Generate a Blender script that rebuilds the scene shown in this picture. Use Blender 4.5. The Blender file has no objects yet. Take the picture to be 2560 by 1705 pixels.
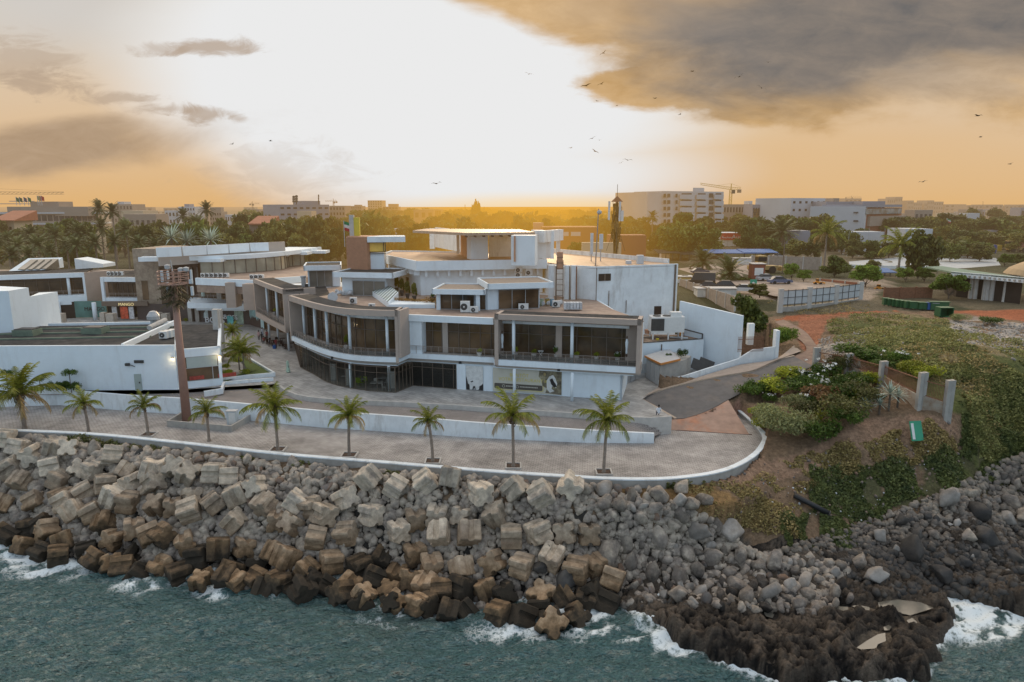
import bpy,bmesh,math,random
import numpy as np
from math import sin,cos,pi,radians,atan,atan2,sqrt,hypot
from mathutils import Vector,Matrix,noise
random.seed(7)
rng=np.random.default_rng(7)
scene=bpy.context.scene
COL=scene.collection
FL,CX,CY,HC=1707.0,1280.0,852.5,24.0
TH=atan(338.5/FL);ST,CT=sin(TH),cos(TH)
def ray(p):
 u=(p[0]-CX)/FL;v=(CY-p[1])/FL
 return (u,CT+v*ST,-ST+v*CT)
def at(p,z=0.0):
 r=ray(p);t=(z-HC)/r[2]
 return Vector((r[0]*t,r[1]*t,z))
def atY(p,Y):
 r=ray(p);t=Y/r[1]
 return Vector((r[0]*t,Y,HC+r[2]*t))
def proj(x,y,z):
 d=y*CT-(z-HC)*ST;up=y*ST+(z-HC)*CT
 return CX+FL*x/d,CY-FL*up/d
def Zm(ox,oy,s):return lambda x,y:(ox+x/s,oy+y/s)
O=Zm(0,0,1/1.0875)
A=Zm(0,440,3.3643);A2=Zm(0,720,3.3643);B=Zm(600,440,3.3643);C=Zm(620,660,3.3643)
D=Zm(1180,700,3.3643);E=Zm(1200,440,3.3643);F=Zm(1860,440,3.3643);G=Zm(1860,760,3.3643)
K=Zm(380,640,5.8875);Hh=Zm(1660,1060,2.431)
SEA=-10.0
def thing(name,label,cat,loc=(0,0,0),group=None,rz=0):
 o=bpy.data.objects.new(name,None);o.empty_display_size=.3
 COL.objects.link(o);o.location=loc;o.rotation_euler=(0,0,rz)
 o['label']=label;o['category']=cat
 if group:o['group']=group
 return o
def tag(o,label=None,cat=None,group=None,kind=None):
 if label:o['label']=label
 if cat:o['category']=cat
 if group:o['group']=group
 if kind:o['kind']=kind
 return o
def new_obj(name,me,parent=None,loc=None,rot=None,scale=None):
 o=bpy.data.objects.new(name,me);COL.objects.link(o)
 if parent:o.parent=parent
 if loc is not None:o.location=loc
 if rot is not None:o.rotation_euler=rot
 if scale is not None:o.scale=scale
 return o
def copy_tree(o,parent=None):
 c=o.copy();COL.objects.link(c)
 if parent:c.parent=parent
 for ch in o.children:copy_tree(ch,c)
 return c
def np_mesh(name,V,Fc,mat=None,smooth=False):
 """V (n,3), Fc (m,k) fixed size faces"""
 me=bpy.data.meshes.new(name)
 V=np.asarray(V,dtype=np.float32);Fc=np.asarray(Fc,dtype=np.int32)
 me.vertices.add(len(V));me.vertices.foreach_set('co',V.ravel())
 k=Fc.shape[1]
 me.loops.add(Fc.size);me.loops.foreach_set('vertex_index',Fc.ravel())
 me.polygons.add(len(Fc));me.polygons.foreach_set('loop_start',np.arange(len(Fc),dtype=np.int32)*k)
 me.polygons.foreach_set('loop_total',np.full(len(Fc),k,dtype=np.int32))
 me.update(calc_edges=True)
 if smooth:me.polygons.foreach_set('use_smooth',np.ones(len(Fc),dtype=bool))
 if mat:
  for m in (mat if isinstance(mat,(list,tuple)) else [mat]):me.materials.append(m)
 return me
class MB:
 def __init__(s):s.v=[];s.f=[];s.m=[];s.cm=0
 def face(s,pts):
  n=len(s.v);s.v+=[tuple(p) for p in pts];s.f.append(tuple(range(n,n+len(pts))));s.m.append(s.cm);return s
 def prism(s,poly,z0,z1,top=None):
  """poly xy list; z0/z1 floats or lists per vertex"""
  P=[Vector((p[0],p[1])) for p in poly]
  ar=sum(P[i].x*P[(i+1) % len(P)].y-P[(i+1) % len(P)].x*P[i].y for i in range(len(P)))
  Z0=z0 if isinstance(z0,(list,tuple)) else [z0]*len(P)
  Z1=z1 if isinstance(z1,(list,tuple)) else [z1]*len(P)
  idx=list(range(len(P)))
  if ar<0:idx.reverse()
  n=len(s.v);k=len(P)
  s.v+=[(P[i].x,P[i].y,Z0[i]) for i in idx];s.v+=[(P[i].x,P[i].y,Z1[i]) for i in idx]
  s.f.append(tuple(range(n+k-1,n-1,-1)));s.f.append(tuple(range(n+k,n+2*k)))
  for i in range(k):j=(i+1) % k;s.f.append((n+i,n+j,n+k+j,n+k+i))
  s.m+=[s.cm,s.cm if top is None else top]+[s.cm]*k
  return s
 def box(s,c,d,rz=0,R=None):
  c=Vector(c);hx,hy,hz=d[0]/2,d[1]/2,d[2]/2
  M=R if R is not None else Matrix.Rotation(rz,3,'Z')
  n=len(s.v)
  for z in (-hz,hz):
   for x,y in ((-hx,-hy),(hx,-hy),(hx,hy),(-hx,hy)):s.v.append(tuple(c+M@Vector((x,y,z))))
  for q in ((3,2,1,0),(4,5,6,7),(0,1,5,4),(1,2,6,5),(2,3,7,6),(3,0,4,7)):
   s.f.append(tuple(n+i for i in q));s.m.append(s.cm)
  return s
 def wall(s,a,b,z0,z1,th=.25,off=0.0):
  """vertical slab between xy points a,b; off shifts to the left of a->b"""
  a=Vector((a[0],a[1]));b=Vector((b[0],b[1]));d=(b-a).normalized();nrm=Vector((-d.y,d.x))
  o=nrm*off;h=nrm*th/2
  return s.prism([a+o-h,b+o-h,b+o+h,a+o+h],z0,z1)
 def bar(s,p,q,r=.05,n=6,r2=None):
  p=Vector(p);q=Vector(q);d=q-p
  if d.length<1e-6:return s
  d.normalize();a=d.orthogonal().normalized();b=d.cross(a);r2=r if r2 is None else r2
  i0=len(s.v)
  for c,rr in ((p,r),(q,r2)):
   for k in range(n):an=2*pi*k/n;s.v.append(tuple(c+(a*cos(an)+b*sin(an))*rr))
  for k in range(n):j=(k+1) % n;s.f.append((i0+k,i0+j,i0+n+j,i0+n+k));s.m.append(s.cm)
  s.f.append(tuple(range(i0+n-1,i0-1,-1)));s.f.append(tuple(range(i0+n,i0+2*n)));s.m+=[s.cm]*2
  return s
 def lathe(s,c,prof,n=16):
  """prof list of (r,z)"""
  c=Vector(c);i0=len(s.v)
  for r,z in prof:
   for k in range(n):an=2*pi*k/n;s.v.append((c.x+r*cos(an),c.y+r*sin(an),c.z+z))
  for j in range(len(prof)-1):
   for k in range(n):
    k2=(k+1) % n;s.f.append((i0+j*n+k,i0+j*n+k2,i0+(j+1)*n+k2,i0+(j+1)*n+k));s.m.append(s.cm)
  s.f.append(tuple(range(i0+n-1,i0-1,-1)));m=len(prof)-1
  s.f.append(tuple(range(i0+m*n,i0+m*n+n)));s.m+=[s.cm]*2
  return s
 def build(s,name,mat,parent=None,smooth=False,bevel=0,loc=None):
  me=bpy.data.meshes.new(name);me.from_pydata(s.v,[],s.f)
  for m in (mat if isinstance(mat,(list,tuple)) else [mat]):me.materials.append(m)
  for p,i in zip(me.polygons,s.m):p.material_index=i;p.use_smooth=smooth
  me.update()
  o=new_obj(name,me,parent,loc)
  if bevel:
   b=o.modifiers.new('bevel','BEVEL');b.width=bevel;b.segments=1;b.limit_method='ANGLE'
  if parent and parent.location.length>0 and loc is None:o.location=-Vector(parent.location)
  return o
def offset(poly,d):
 """offset open polyline to its left by d"""
 P=[Vector((p[0],p[1])) for p in poly];out=[]
 for i in range(len(P)):
  a=P[max(i-1,0)];b=P[min(i+1,len(P)-1)]
  if 0<i<len(P)-1:
   d1=(P[i]-a).normalized();d2=(b-P[i]).normalized();t=(d1+d2).normalized();k=1/max(.5,t.dot(d1))
  else:t=(b-a).normalized();k=1
  out.append(P[i]+Vector((-t.y,t.x))*d*k)
 return out
def strip_poly(poly,d0,d1):return offset(poly,d0)+offset(poly,d1)[::-1]
def band(mb,poly,z0,z1,d0,d1):
 """solid band following polyline, one quad prism per segment merged as strips"""
 a=offset(poly,d0);b=offset(poly,d1)
 for i in range(len(a)-1):mb.prism([a[i],a[i+1],b[i+1],b[i]],z0,z1)
def catmull(pts,n):
 P=[Vector(p) for p in pts];out=[]
 for i in range(len(P)-1):
  p0=P[max(i-1,0)];p1=P[i];p2=P[i+1];p3=P[min(i+2,len(P)-1)]
  for k in range(n):
   t=k/n;out.append(.5*((2*p1)+(-p0+p2)*t+(2*p0-5*p1+4*p2-p3)*t*t+(-p0+3*p1-3*p2+p3)*t**3))
 out.append(P[-1]);return out
def along(poly,step):
 """points each step along polyline -> list of (pt, tangent)"""
 P=[Vector(p) for p in poly];out=[];carry=0
 for i in range(len(P)-1):
  L=(P[i+1]-P[i]).length
  if L<1e-9:continue
  t=carry
  while t<L:out.append((P[i]+(P[i+1]-P[i])*(t/L),(P[i+1]-P[i])/L));t+=step
  carry=t-L
 return out
def nd(nt,t,**kw):
 n=nt.nodes.new(t)
 for k,v in kw.items():setattr(n,k,v)
 return n
def painted_haze_group():  # distance haze painted into surface materials as emission, no air volume
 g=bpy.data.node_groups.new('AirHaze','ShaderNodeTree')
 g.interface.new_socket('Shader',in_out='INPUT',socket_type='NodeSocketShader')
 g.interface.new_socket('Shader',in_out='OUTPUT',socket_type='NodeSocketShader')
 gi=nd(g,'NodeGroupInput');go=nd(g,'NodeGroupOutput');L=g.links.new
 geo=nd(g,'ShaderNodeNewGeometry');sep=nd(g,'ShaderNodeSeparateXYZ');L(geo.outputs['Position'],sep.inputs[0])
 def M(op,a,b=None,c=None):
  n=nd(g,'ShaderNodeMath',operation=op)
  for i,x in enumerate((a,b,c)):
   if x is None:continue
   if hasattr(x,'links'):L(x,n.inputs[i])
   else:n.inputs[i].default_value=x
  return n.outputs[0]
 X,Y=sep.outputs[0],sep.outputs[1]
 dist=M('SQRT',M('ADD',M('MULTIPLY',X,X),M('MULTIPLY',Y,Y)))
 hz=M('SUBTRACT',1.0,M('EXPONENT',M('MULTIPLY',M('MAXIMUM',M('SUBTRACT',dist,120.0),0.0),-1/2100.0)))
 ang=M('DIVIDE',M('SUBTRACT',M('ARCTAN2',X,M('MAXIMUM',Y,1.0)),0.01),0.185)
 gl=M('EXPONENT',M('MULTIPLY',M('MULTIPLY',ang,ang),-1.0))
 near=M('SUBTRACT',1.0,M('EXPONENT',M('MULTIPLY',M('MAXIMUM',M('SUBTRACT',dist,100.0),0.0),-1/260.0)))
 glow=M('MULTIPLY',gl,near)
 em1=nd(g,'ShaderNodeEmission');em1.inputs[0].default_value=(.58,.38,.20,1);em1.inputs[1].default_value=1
 em2=nd(g,'ShaderNodeEmission');em2.inputs[0].default_value=(.86,.43,.05,1);em2.inputs[1].default_value=1  # golden sun glare, painted on surfaces around the sun bearing
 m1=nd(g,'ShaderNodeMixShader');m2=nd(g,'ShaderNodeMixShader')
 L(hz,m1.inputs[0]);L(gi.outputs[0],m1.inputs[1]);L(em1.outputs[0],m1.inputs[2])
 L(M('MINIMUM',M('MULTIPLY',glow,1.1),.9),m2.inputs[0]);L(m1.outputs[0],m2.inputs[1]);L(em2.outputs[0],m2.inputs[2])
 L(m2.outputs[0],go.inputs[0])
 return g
PAINTED_HAZE=painted_haze_group()
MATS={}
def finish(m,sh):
 nt=m.node_tree;out=nd(nt,'ShaderNodeOutputMaterial');g=nd(nt,'ShaderNodeGroup');g.node_tree=PAINTED_HAZE
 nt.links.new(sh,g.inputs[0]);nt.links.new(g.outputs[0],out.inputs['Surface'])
def mat(name,col,rough=.8,var=.15,scale=1.5,bump=0.0,bscale=None,col2=None,thr=None,metal=0,spec=None,island=0.0,dirt=None,zdirt=None,alpha=None):
 """procedural surface: base colour with noise variation; optional second colour by noise; optional fine bump; dirt streaks"""
 if name in MATS:return MATS[name]
 m=bpy.data.materials.new(name);m.use_nodes=True;nt=m.node_tree;nt.nodes.clear();L=nt.links.new
 b=nd(nt,'ShaderNodeBsdfPrincipled');b.inputs['Roughness'].default_value=rough;b.inputs['Metallic'].default_value=metal
 if spec is not None:b.inputs['Specular IOR Level'].default_value=spec
 geo=nd(nt,'ShaderNodeNewGeometry')
 n1=nd(nt,'ShaderNodeTexNoise');n1.inputs['Scale'].default_value=scale;n1.inputs['Detail'].default_value=5;n1.inputs['Roughness'].default_value=.65
 L(geo.outputs['Position'],n1.inputs['Vector'])
 mr=nd(nt,'ShaderNodeMapRange');mr.inputs[1].default_value=.3;mr.inputs[2].default_value=.7
 mr.inputs[3].default_value=1-var;mr.inputs[4].default_value=1+var;L(n1.outputs[0],mr.inputs[0])
 src=None
 if col2:
  n2=nd(nt,'ShaderNodeTexNoise');n2.inputs['Scale'].default_value=scale*.35;n2.inputs['Detail'].default_value=6;n2.inputs['Roughness'].default_value=.7
  L(geo.outputs['Position'],n2.inputs['Vector'])
  r=nd(nt,'ShaderNodeMapRange');t=thr if thr else .5
  r.inputs[1].default_value=t-.08;r.inputs[2].default_value=t+.08;L(n2.outputs[0],r.inputs[0])
  mx=nd(nt,'ShaderNodeMix',data_type='RGBA');mx.inputs[6].default_value=(*col,1);mx.inputs[7].default_value=(*col2,1)
  L(r.outputs[0],mx.inputs[0]);src=mx.outputs[2]
 if zdirt:
  sp=nd(nt,'ShaderNodeSeparateXYZ');L(geo.outputs['Position'],sp.inputs[0])
  ad=nd(nt,'ShaderNodeMath',operation='MULTIPLY_ADD');L(n1.outputs[0],ad.inputs[0]);ad.inputs[1].default_value=zdirt[3]
  rz_=nd(nt,'ShaderNodeObjectInfo');rm_=nd(nt,'ShaderNodeMath',operation='MULTIPLY_ADD');L(rz_.outputs['Random'],rm_.inputs[0]);rm_.inputs[1].default_value=3.0;L(sp.outputs[2],rm_.inputs[2]);L(rm_.outputs[0],ad.inputs[2])
  r=nd(nt,'ShaderNodeMapRange');r.inputs[1].default_value=zdirt[1];r.inputs[2].default_value=zdirt[2];r.inputs[3].default_value=1;r.inputs[4].default_value=0
  L(ad.outputs[0],r.inputs[0])
  mx=nd(nt,'ShaderNodeMix',data_type='RGBA');mx.inputs[7].default_value=(*zdirt[0],1)
  if src:L(src,mx.inputs[6])
  else:mx.inputs[6].default_value=(*col,1)
  L(r.outputs[0],mx.inputs[0]);src=mx.outputs[2]
  if len(zdirt)>4:
   r=nd(nt,'ShaderNodeMapRange');r.inputs[1].default_value=zdirt[5];r.inputs[2].default_value=zdirt[6];r.inputs[3].default_value=1;r.inputs[4].default_value=0
   L(ad.outputs[0],r.inputs[0])
   mx=nd(nt,'ShaderNodeMix',data_type='RGBA');mx.inputs[7].default_value=(*zdirt[4],1)
   L(src,mx.inputs[6]);L(r.outputs[0],mx.inputs[0]);src=mx.outputs[2]
 if dirt:
  mp=nd(nt,'ShaderNodeMapping');mp.inputs['Scale'].default_value=(.7,.7,.16);L(geo.outputs['Position'],mp.inputs[0])
  n3=nd(nt,'ShaderNodeTexNoise');n3.inputs['Scale'].default_value=1.0;n3.inputs['Detail'].default_value=7;n3.inputs['Roughness'].default_value=.7;L(mp.outputs[0],n3.inputs['Vector'])
  r=nd(nt,'ShaderNodeMapRange');r.inputs[1].default_value=.52;r.inputs[2].default_value=.85;r.inputs[4].default_value=dirt[1];L(n3.outputs[0],r.inputs[0])
  mx=nd(nt,'ShaderNodeMix',data_type='RGBA');mx.inputs[7].default_value=(*dirt[0],1)
  if src:L(src,mx.inputs[6])
  else:mx.inputs[6].default_value=(*col,1)
  L(r.outputs[0],mx.inputs[0]);src=mx.outputs[2]
 mul=nd(nt,'ShaderNodeVectorMath',operation='SCALE')
 if src:L(src,mul.inputs[0])
 else:mul.inputs[0].default_value=col
 fac=mr.outputs[0]
 if island:
  oi=nd(nt,'ShaderNodeObjectInfo');ma=nd(nt,'ShaderNodeMath',operation='MULTIPLY_ADD')
  L(oi.outputs['Random'],ma.inputs[0]);ma.inputs[1].default_value=2*island;ma.inputs[2].default_value=1-island
  mm=nd(nt,'ShaderNodeMath',operation='MULTIPLY');L(ma.outputs[0],mm.inputs[0]);L(fac,mm.inputs[1]);fac=mm.outputs[0]
 L(fac,mul.inputs['Scale']);L(mul.outputs[0],b.inputs['Base Color'])
 if bump:
  n4=nd(nt,'ShaderNodeTexNoise');n4.inputs['Scale'].default_value=bscale or scale*6;n4.inputs['Detail'].default_value=4;L(geo.outputs['Position'],n4.inputs['Vector'])
  bp=nd(nt,'ShaderNodeBump');bp.inputs['Strength'].default_value=bump;bp.inputs['Distance'].default_value=.1
  L(n4.outputs[0],bp.inputs['Height']);L(bp.outputs[0],b.inputs['Normal'])
 finish(m,b.outputs[0]);MATS[name]=m
 return m
def leafmat(name,c1,c2,scale=.6,trans=.25,rnd=.35):
 c1=tuple(v*1.5 for v in c1);c2=tuple(min(v*1.6,.7) for v in c2)
 m=bpy.data.materials.new(name);m.use_nodes=True;nt=m.node_tree;nt.nodes.clear();L=nt.links.new
 geo=nd(nt,'ShaderNodeNewGeometry');oi=nd(nt,'ShaderNodeObjectInfo')
 n1=nd(nt,'ShaderNodeTexNoise');n1.inputs['Scale'].default_value=scale;n1.inputs['Detail'].default_value=4;n1.inputs['Roughness'].default_value=.8
 L(geo.outputs['Position'],n1.inputs['Vector'])
 mr=nd(nt,'ShaderNodeMapRange');mr.inputs[1].default_value=.32;mr.inputs[2].default_value=.68;L(n1.outputs[0],mr.inputs[0])
 mx=nd(nt,'ShaderNodeMix',data_type='RGBA');mx.inputs[6].default_value=(*c1,1);mx.inputs[7].default_value=(*c2,1);L(mr.outputs[0],mx.inputs[0])
 ma=nd(nt,'ShaderNodeMath',operation='MULTIPLY_ADD');L(geo.outputs['Random Per Island'],ma.inputs[0]);ma.inputs[1].default_value=.8;ma.inputs[2].default_value=.6
 mb=nd(nt,'ShaderNodeMath',operation='MULTIPLY_ADD');L(oi.outputs['Random'],mb.inputs[0]);mb.inputs[1].default_value=2*rnd;mb.inputs[2].default_value=1-rnd
 mm=nd(nt,'ShaderNodeMath',operation='MULTIPLY');L(ma.outputs[0],mm.inputs[0]);L(mb.outputs[0],mm.inputs[1])
 mul=nd(nt,'ShaderNodeVectorMath',operation='SCALE');L(mx.outputs[2],mul.inputs[0]);L(mm.outputs[0],mul.inputs['Scale'])
 b=nd(nt,'ShaderNodeBsdfPrincipled');b.inputs['Roughness'].default_value=.6;b.inputs['Specular IOR Level'].default_value=.25;L(mul.outputs[0],b.inputs['Base Color'])
 t=nd(nt,'ShaderNodeBsdfTranslucent');L(mul.outputs[0],t.inputs[0])
 ms=nd(nt,'ShaderNodeMixShader');ms.inputs[0].default_value=trans;L(b.outputs[0],ms.inputs[1]);L(t.outputs[0],ms.inputs[2])
 finish(m,ms.outputs[0]);MATS[name]=m
 return m
def glassmat(name,col,clear=0.0,rough=.06,var=.5,scale=.25):
 """dark tinted glazing; clear = part seen through"""
 m=bpy.data.materials.new(name);m.use_nodes=True;nt=m.node_tree;nt.nodes.clear();L=nt.links.new
 geo=nd(nt,'ShaderNodeNewGeometry');n1=nd(nt,'ShaderNodeTexNoise');n1.inputs['Scale'].default_value=scale;n1.inputs['Detail'].default_value=4
 L(geo.outputs['Position'],n1.inputs['Vector'])
 mr=nd(nt,'ShaderNodeMapRange');mr.inputs[1].default_value=.35;mr.inputs[2].default_value=.65;mr.inputs[3].default_value=1-var;mr.inputs[4].default_value=1+var;L(n1.outputs[0],mr.inputs[0])
 mul=nd(nt,'ShaderNodeVectorMath',operation='SCALE');mul.inputs[0].default_value=col;L(mr.outputs[0],mul.inputs['Scale'])
 b=nd(nt,'ShaderNodeBsdfPrincipled');b.inputs['Roughness'].default_value=rough;b.inputs['IOR'].default_value=1.5;L(mul.outputs[0],b.inputs['Base Color'])
 sh=b.outputs[0]
 if clear:
  t=nd(nt,'ShaderNodeBsdfTransparent');t.inputs[0].default_value=(.82,.82,.8,1)
  ms=nd(nt,'ShaderNodeMixShader');ms.inputs[0].default_value=clear;L(sh,ms.inputs[1]);L(t.outputs[0],ms.inputs[2]);sh=ms.outputs[0]
 finish(m,sh);MATS[name]=m
 return m
def emat(name,col,s):
 m=bpy.data.materials.new(name);m.use_nodes=True;nt=m.node_tree;nt.nodes.clear()
 e=nd(nt,'ShaderNodeEmission');e.inputs[0].default_value=(*col,1);e.inputs[1].default_value=s
 finish(m,e.outputs[0]);MATS[name]=m;return m
GR=(.28,.24,.2)
WHITE=mat('white_paint',(.74,.82,.88),.7,.04,.5,dirt=(GR,.28))
WHITE2=mat('white_paint_weathered',(.75,.80,.83),.8,.09,.7,dirt=((.25,.21,.17),.8))
TAUPE=mat('taupe_render',(.43,.355,.305),.8,.06,.8,dirt=((.2,.17,.15),.2))
TAUPE2=mat('taupe_soffit',(.42,.37,.33),.8,.05,.8)
STONE=mat('stone_cladding',(.27,.21,.16),.75,.2,2.2,col2=(.36,.29,.22))
BRICK=mat('brown_slat_cladding',(.50,.27,.17),.7,.1,2)
DKROOF=mat('dark_roof_felt',(.05,.05,.05),.95,.25,1.3,spec=.08,col2=(.075,.072,.07))
GRNROOF=mat('green_edge_felt',(.16,.2,.15),.9,.2,1.3)
DECK=mat('roof_tiles',(.36,.27,.21),.75,.2,1.0,col2=(.28,.2,.16))
DECK2=mat('roof_gravel',(.30,.24,.19),.9,.2,2)
WOOD=mat('dark_wood',(.10,.055,.035),.6,.25,1.5)
BRONZE=mat('bronze_frame',(.16,.12,.09),.5,.1,2)
RAILM=mat('railing_steel',(.34,.29,.26),.4,.1,2,metal=.4)
CONC=mat('concrete',(.38,.36,.33),.9,.14,1.3,bump=.2,dirt=((.16,.14,.12),.6))
CONC2=mat('concrete_pale',(.5,.48,.45),.9,.12,1.3,bump=.2,dirt=((.2,.17,.14),.5))
RUST=mat('rusty_iron',(.22,.10,.055),.9,.3,3)
METAL=mat('grey_metal',(.42,.43,.44),.5,.1,2)
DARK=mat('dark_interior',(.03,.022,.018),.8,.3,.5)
DKM=mat('dark_metal',(.06,.055,.05),.6,.2,3)
BLACKP=mat('black_plastic',(.02,.02,.022),.5,.1,3)
ACW=mat('aircon_white',(.7,.7,.68),.5,.06,3)
GLASS_UP=glassmat('bronze_glazing',(.12,.075,.042),.0,.07)
GLASS_GR=glassmat('shop_glazing',(.03,.03,.03),.85,.05)
GLASS_GY=glassmat('grey_glazing',(.20,.19,.165),.0,.12,.25)
GLASS_TL=glassmat('teal_glazing',(.10,.19,.18),.0,.1,.3)
GLASS_SH=glassmat('beige_glazing',(.36,.34,.27),.0,.15,.25)
# ================================================================ TERRAIN
ctrl=[]
def cp(m,*pts):
 for x,y,z in pts:ctrl.append(tuple(at(m(x,y),z)))
cp(O,(-60,996,-2.3),(0,1000,-2.3),(200,1011,-2.3),(400,1031,-2.3),(640,1060,-2.3),(860,1077,-2.35),(1100,1096,-2.35),(1300,1108,-2.3),(1450,1113,-2.2),(1600,1105,-2.15),(1700,1082,-2.0),(1775,1045,-1.7))
cp(O,(0,1090,-5.4),(300,1150,-6),(600,1190,-6),(900,1210,-6),(1200,1240,-6.2),(1400,1230,-6.2))
cp(O,(0,1225,-10.0),(120,1265,-10.2),(330,1310,-10.2),(600,1345,-10.2),(900,1370,-10.2),(1250,1400,-10.2),(1400,1370,-9.6))
cp(O,(-200,1190,-10.2),(-200,1060,-5.4),(-200,990,-2.9))
cp(O,(0,1330,-14),(300,1400,-14),(600,1430,-14),(900,1450,-14),(1250,1500,-14),(1450,1520,-13.5),(1650,1600,-13.5),(2100,1620,-13.5),(2300,1560,-13.5),(1000,1700,-16),(0,1700,-16),(2350,1750,-16),(3000,1700,-16),(-500,1400,-14),(2270,1430,-12),(2400,1470,-12.5),(2700,1400,-12.5))
cp(G,(500,400,3),(450,150,4.2),(300,430,2.2),(600,560,2.3),(870,570,2.5),(1120,690,2.2),(1450,860,1.8),(1690,950,1.4),(300,900,-.1),(700,800,1.0),(0,830,-.5),(350,640,.9),(600,1150,-.8),(1100,1000,.7),(1500,1040,.7),(900,1180,-.5),(200,1300,-1.9),(600,1380,-2.4),(1400,1250,-1.7),(1800,1250,-2.2),(2300,1150,-2),
   (900,240,4.6),(1500,140,5.6),(1700,300,5.9),(1250,300,5.5),(2200,250,5.4),(1900,600,4.2),(2300,700,3.4),(2000,900,1.6),(1150,440,4.3),(1500,560,4.2),(2700,300,5.4),(2700,900,3),(1800,760,2.6),(1300,700,3.2))
cp(F,(1400,1150,5.3),(2200,1180,5.3),(600,1170,4.7),(900,900,5.7),(2300,1090,5.6),(1800,1000,5.7),(350,1150,4.6),(100,900,5.5),(1500,800,6),(2300,700,6),(200,700,6),(1000,1130,5.2),(2700,1000,5.6),(2700,700,6))
cp(Hh,(900,440,-4.6),(1100,300,-3.3),(1500,350,-4),(1300,550,-6.2),(1800,470,-5.3),(2188,330,-4.3),(700,560,-5),(500,420,-3.9),(300,520,-4.6),(600,760,-7.4),(1000,800,-7.8),(1500,720,-7.6),(2100,720,-7.9),(1300,900,-8.7),(1900,900,-9.1),(2188,960,-9.6),(300,900,-8.6),(80,640,-5.6),(2600,700,-8),(2600,330,-4.3),(2700,1000,-10.5),(2188,1130,-11.5),(1850,1100,-11),(900,980,-9.4),(300,1150,-10),(1400,1150,-10.2))
ctrl=np.array(ctrl)
def tps_fit(P,reg=0.5):
 X=P[:,:2]/50.;n=len(X);d2=((X[:,None]-X[None])**2).sum(-1)
 Kk=np.where(d2>0,d2*np.log(d2+1e-12),0)/2+np.eye(n)*reg*1e-3
 Q=np.hstack([np.ones((n,1)),X]);M=np.block([[Kk,Q],[Q.T,np.zeros((3,3))]])
 s=np.linalg.solve(M,np.concatenate([P[:,2],np.zeros(3)]));return X,s
TX,TS=tps_fit(ctrl)
def tps(x,y):
 x=np.asarray(x,float).ravel()/50.;y=np.asarray(y,float).ravel()/50.;out=np.zeros(len(x))
 for i0 in range(0,len(x),20000):
  a=x[i0:i0+20000];b=y[i0:i0+20000]
  d2=(a[:,None]-TX[None,:,0])**2+(b[:,None]-TX[None,:,1])**2
  Kk=np.where(d2>0,d2*np.log(d2+1e-12),0)/2
  out[i0:i0+20000]=Kk@TS[:-3]+TS[-3]+TS[-2]*a+TS[-1]*b
 return out
def inside(x,y,poly):
 x=np.asarray(x,float);y=np.asarray(y,float);r=np.zeros(x.shape,bool);n=len(poly);j=n-1
 for i in range(n):
  xi,yi=poly[i][0],poly[i][1];xj,yj=poly[j][0],poly[j][1]
  if yi!=yj:r ^= ((yi>y)!=(yj>y)) & (x<(xj-xi)*(y-yi)/(yj-yi)+xi)
  j=i
 return r
def segdist(x,y,poly,closed=True):
 x=np.asarray(x,float);y=np.asarray(y,float);d=np.full(x.shape,1e9);n=len(poly)
 for i in range(n if closed else n-1):
  ax,ay=poly[i][0],poly[i][1];bx,by=poly[(i+1) % n][0],poly[(i+1) % n][1]
  L2=(bx-ax)**2+(by-ay)**2+1e-9;t=np.clip(((x-ax)*(bx-ax)+(y-ay)*(by-ay))/L2,0,1)
  d=np.minimum(d,np.hypot(x-ax-t*(bx-ax),y-ay-t*(by-ay)))
 return d
def fbm(x,y,s,seed=0,octv=4):
 """cheap value noise, vectorised"""
 x=np.asarray(x,float)*s;y=np.asarray(y,float)*s;out=0;amp=1;tot=0
 for o in range(octv):
  xi=np.floor(x).astype(np.int64);yi=np.floor(y).astype(np.int64);fx=x-xi;fy=y-yi
  def h(a,b):
   n=(a*374761393+b*668265263+(seed+o)*974634777) & 0xffffffff
   n=((n ^ (n >> 13))*1274126177) & 0xffffffff;return ((n ^ (n >> 16)) & 0xffff)/65535.
  fx=fx*fx*(3-2*fx);fy=fy*fy*(3-2*fy)
  v=(h(xi,yi)*(1-fx)+h(xi+1,yi)*fx)*(1-fy)+(h(xi,yi+1)*(1-fx)+h(xi+1,yi+1)*fx)*fy
  out=out+v*amp;tot+=amp;amp *= .5;x=x*2.03+17.1;y=y*2.03+9.7
 return out/tot
def sstep(a,b,x):t=np.clip((x-a)/(b-a),0,1);return t*t*(3-2*t)
ZW=-1.45
wall_px=[(-260,975),(-60,984),(0,988),(200,997),(400,1016),(640,1043),(860,1061),(1100,1081),(1300,1095),(1420,1101),(1520,1101),(1600,1094),(1660,1083),(1705,1066),(1742,1042),(1760,1018),(1763,1003),(1752,985),(1733,966),(1710,947),(1693,934),(1680,925)]
WALL=[Vector((p.x,p.y)) for p in catmull([at(O(x,y),ZW) for x,y in wall_px],4)]
low_wall=[at(D(1575,893),0),at(D(1790,850),.3),at(D(2000,780),.9),at(D(2240,708),1.5),at(D(2355,700),1.9),at(G(270,460),2.2),at(G(290,235),3.0)]
roadL=[at(D(1710,1168),-1.3),at(D(1430,997),-.4),at(D(1600,925),0),at(D(1850,860),.5),at(D(2355,765),1.7),at(G(250,480),2.2)]
HARD=[p for p in WALL if True]+[at(D(2050,1130),-1.2),at(D(1710,1168),-1.3),at(D(1575,905),0)]+low_wall[1:]+[Vector((44,118)),Vector((30,128)),Vector((20,150)),Vector((-140,165)),Vector((-160,80))]
HARDp=[(p.x,p.y) for p in HARD]
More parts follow.
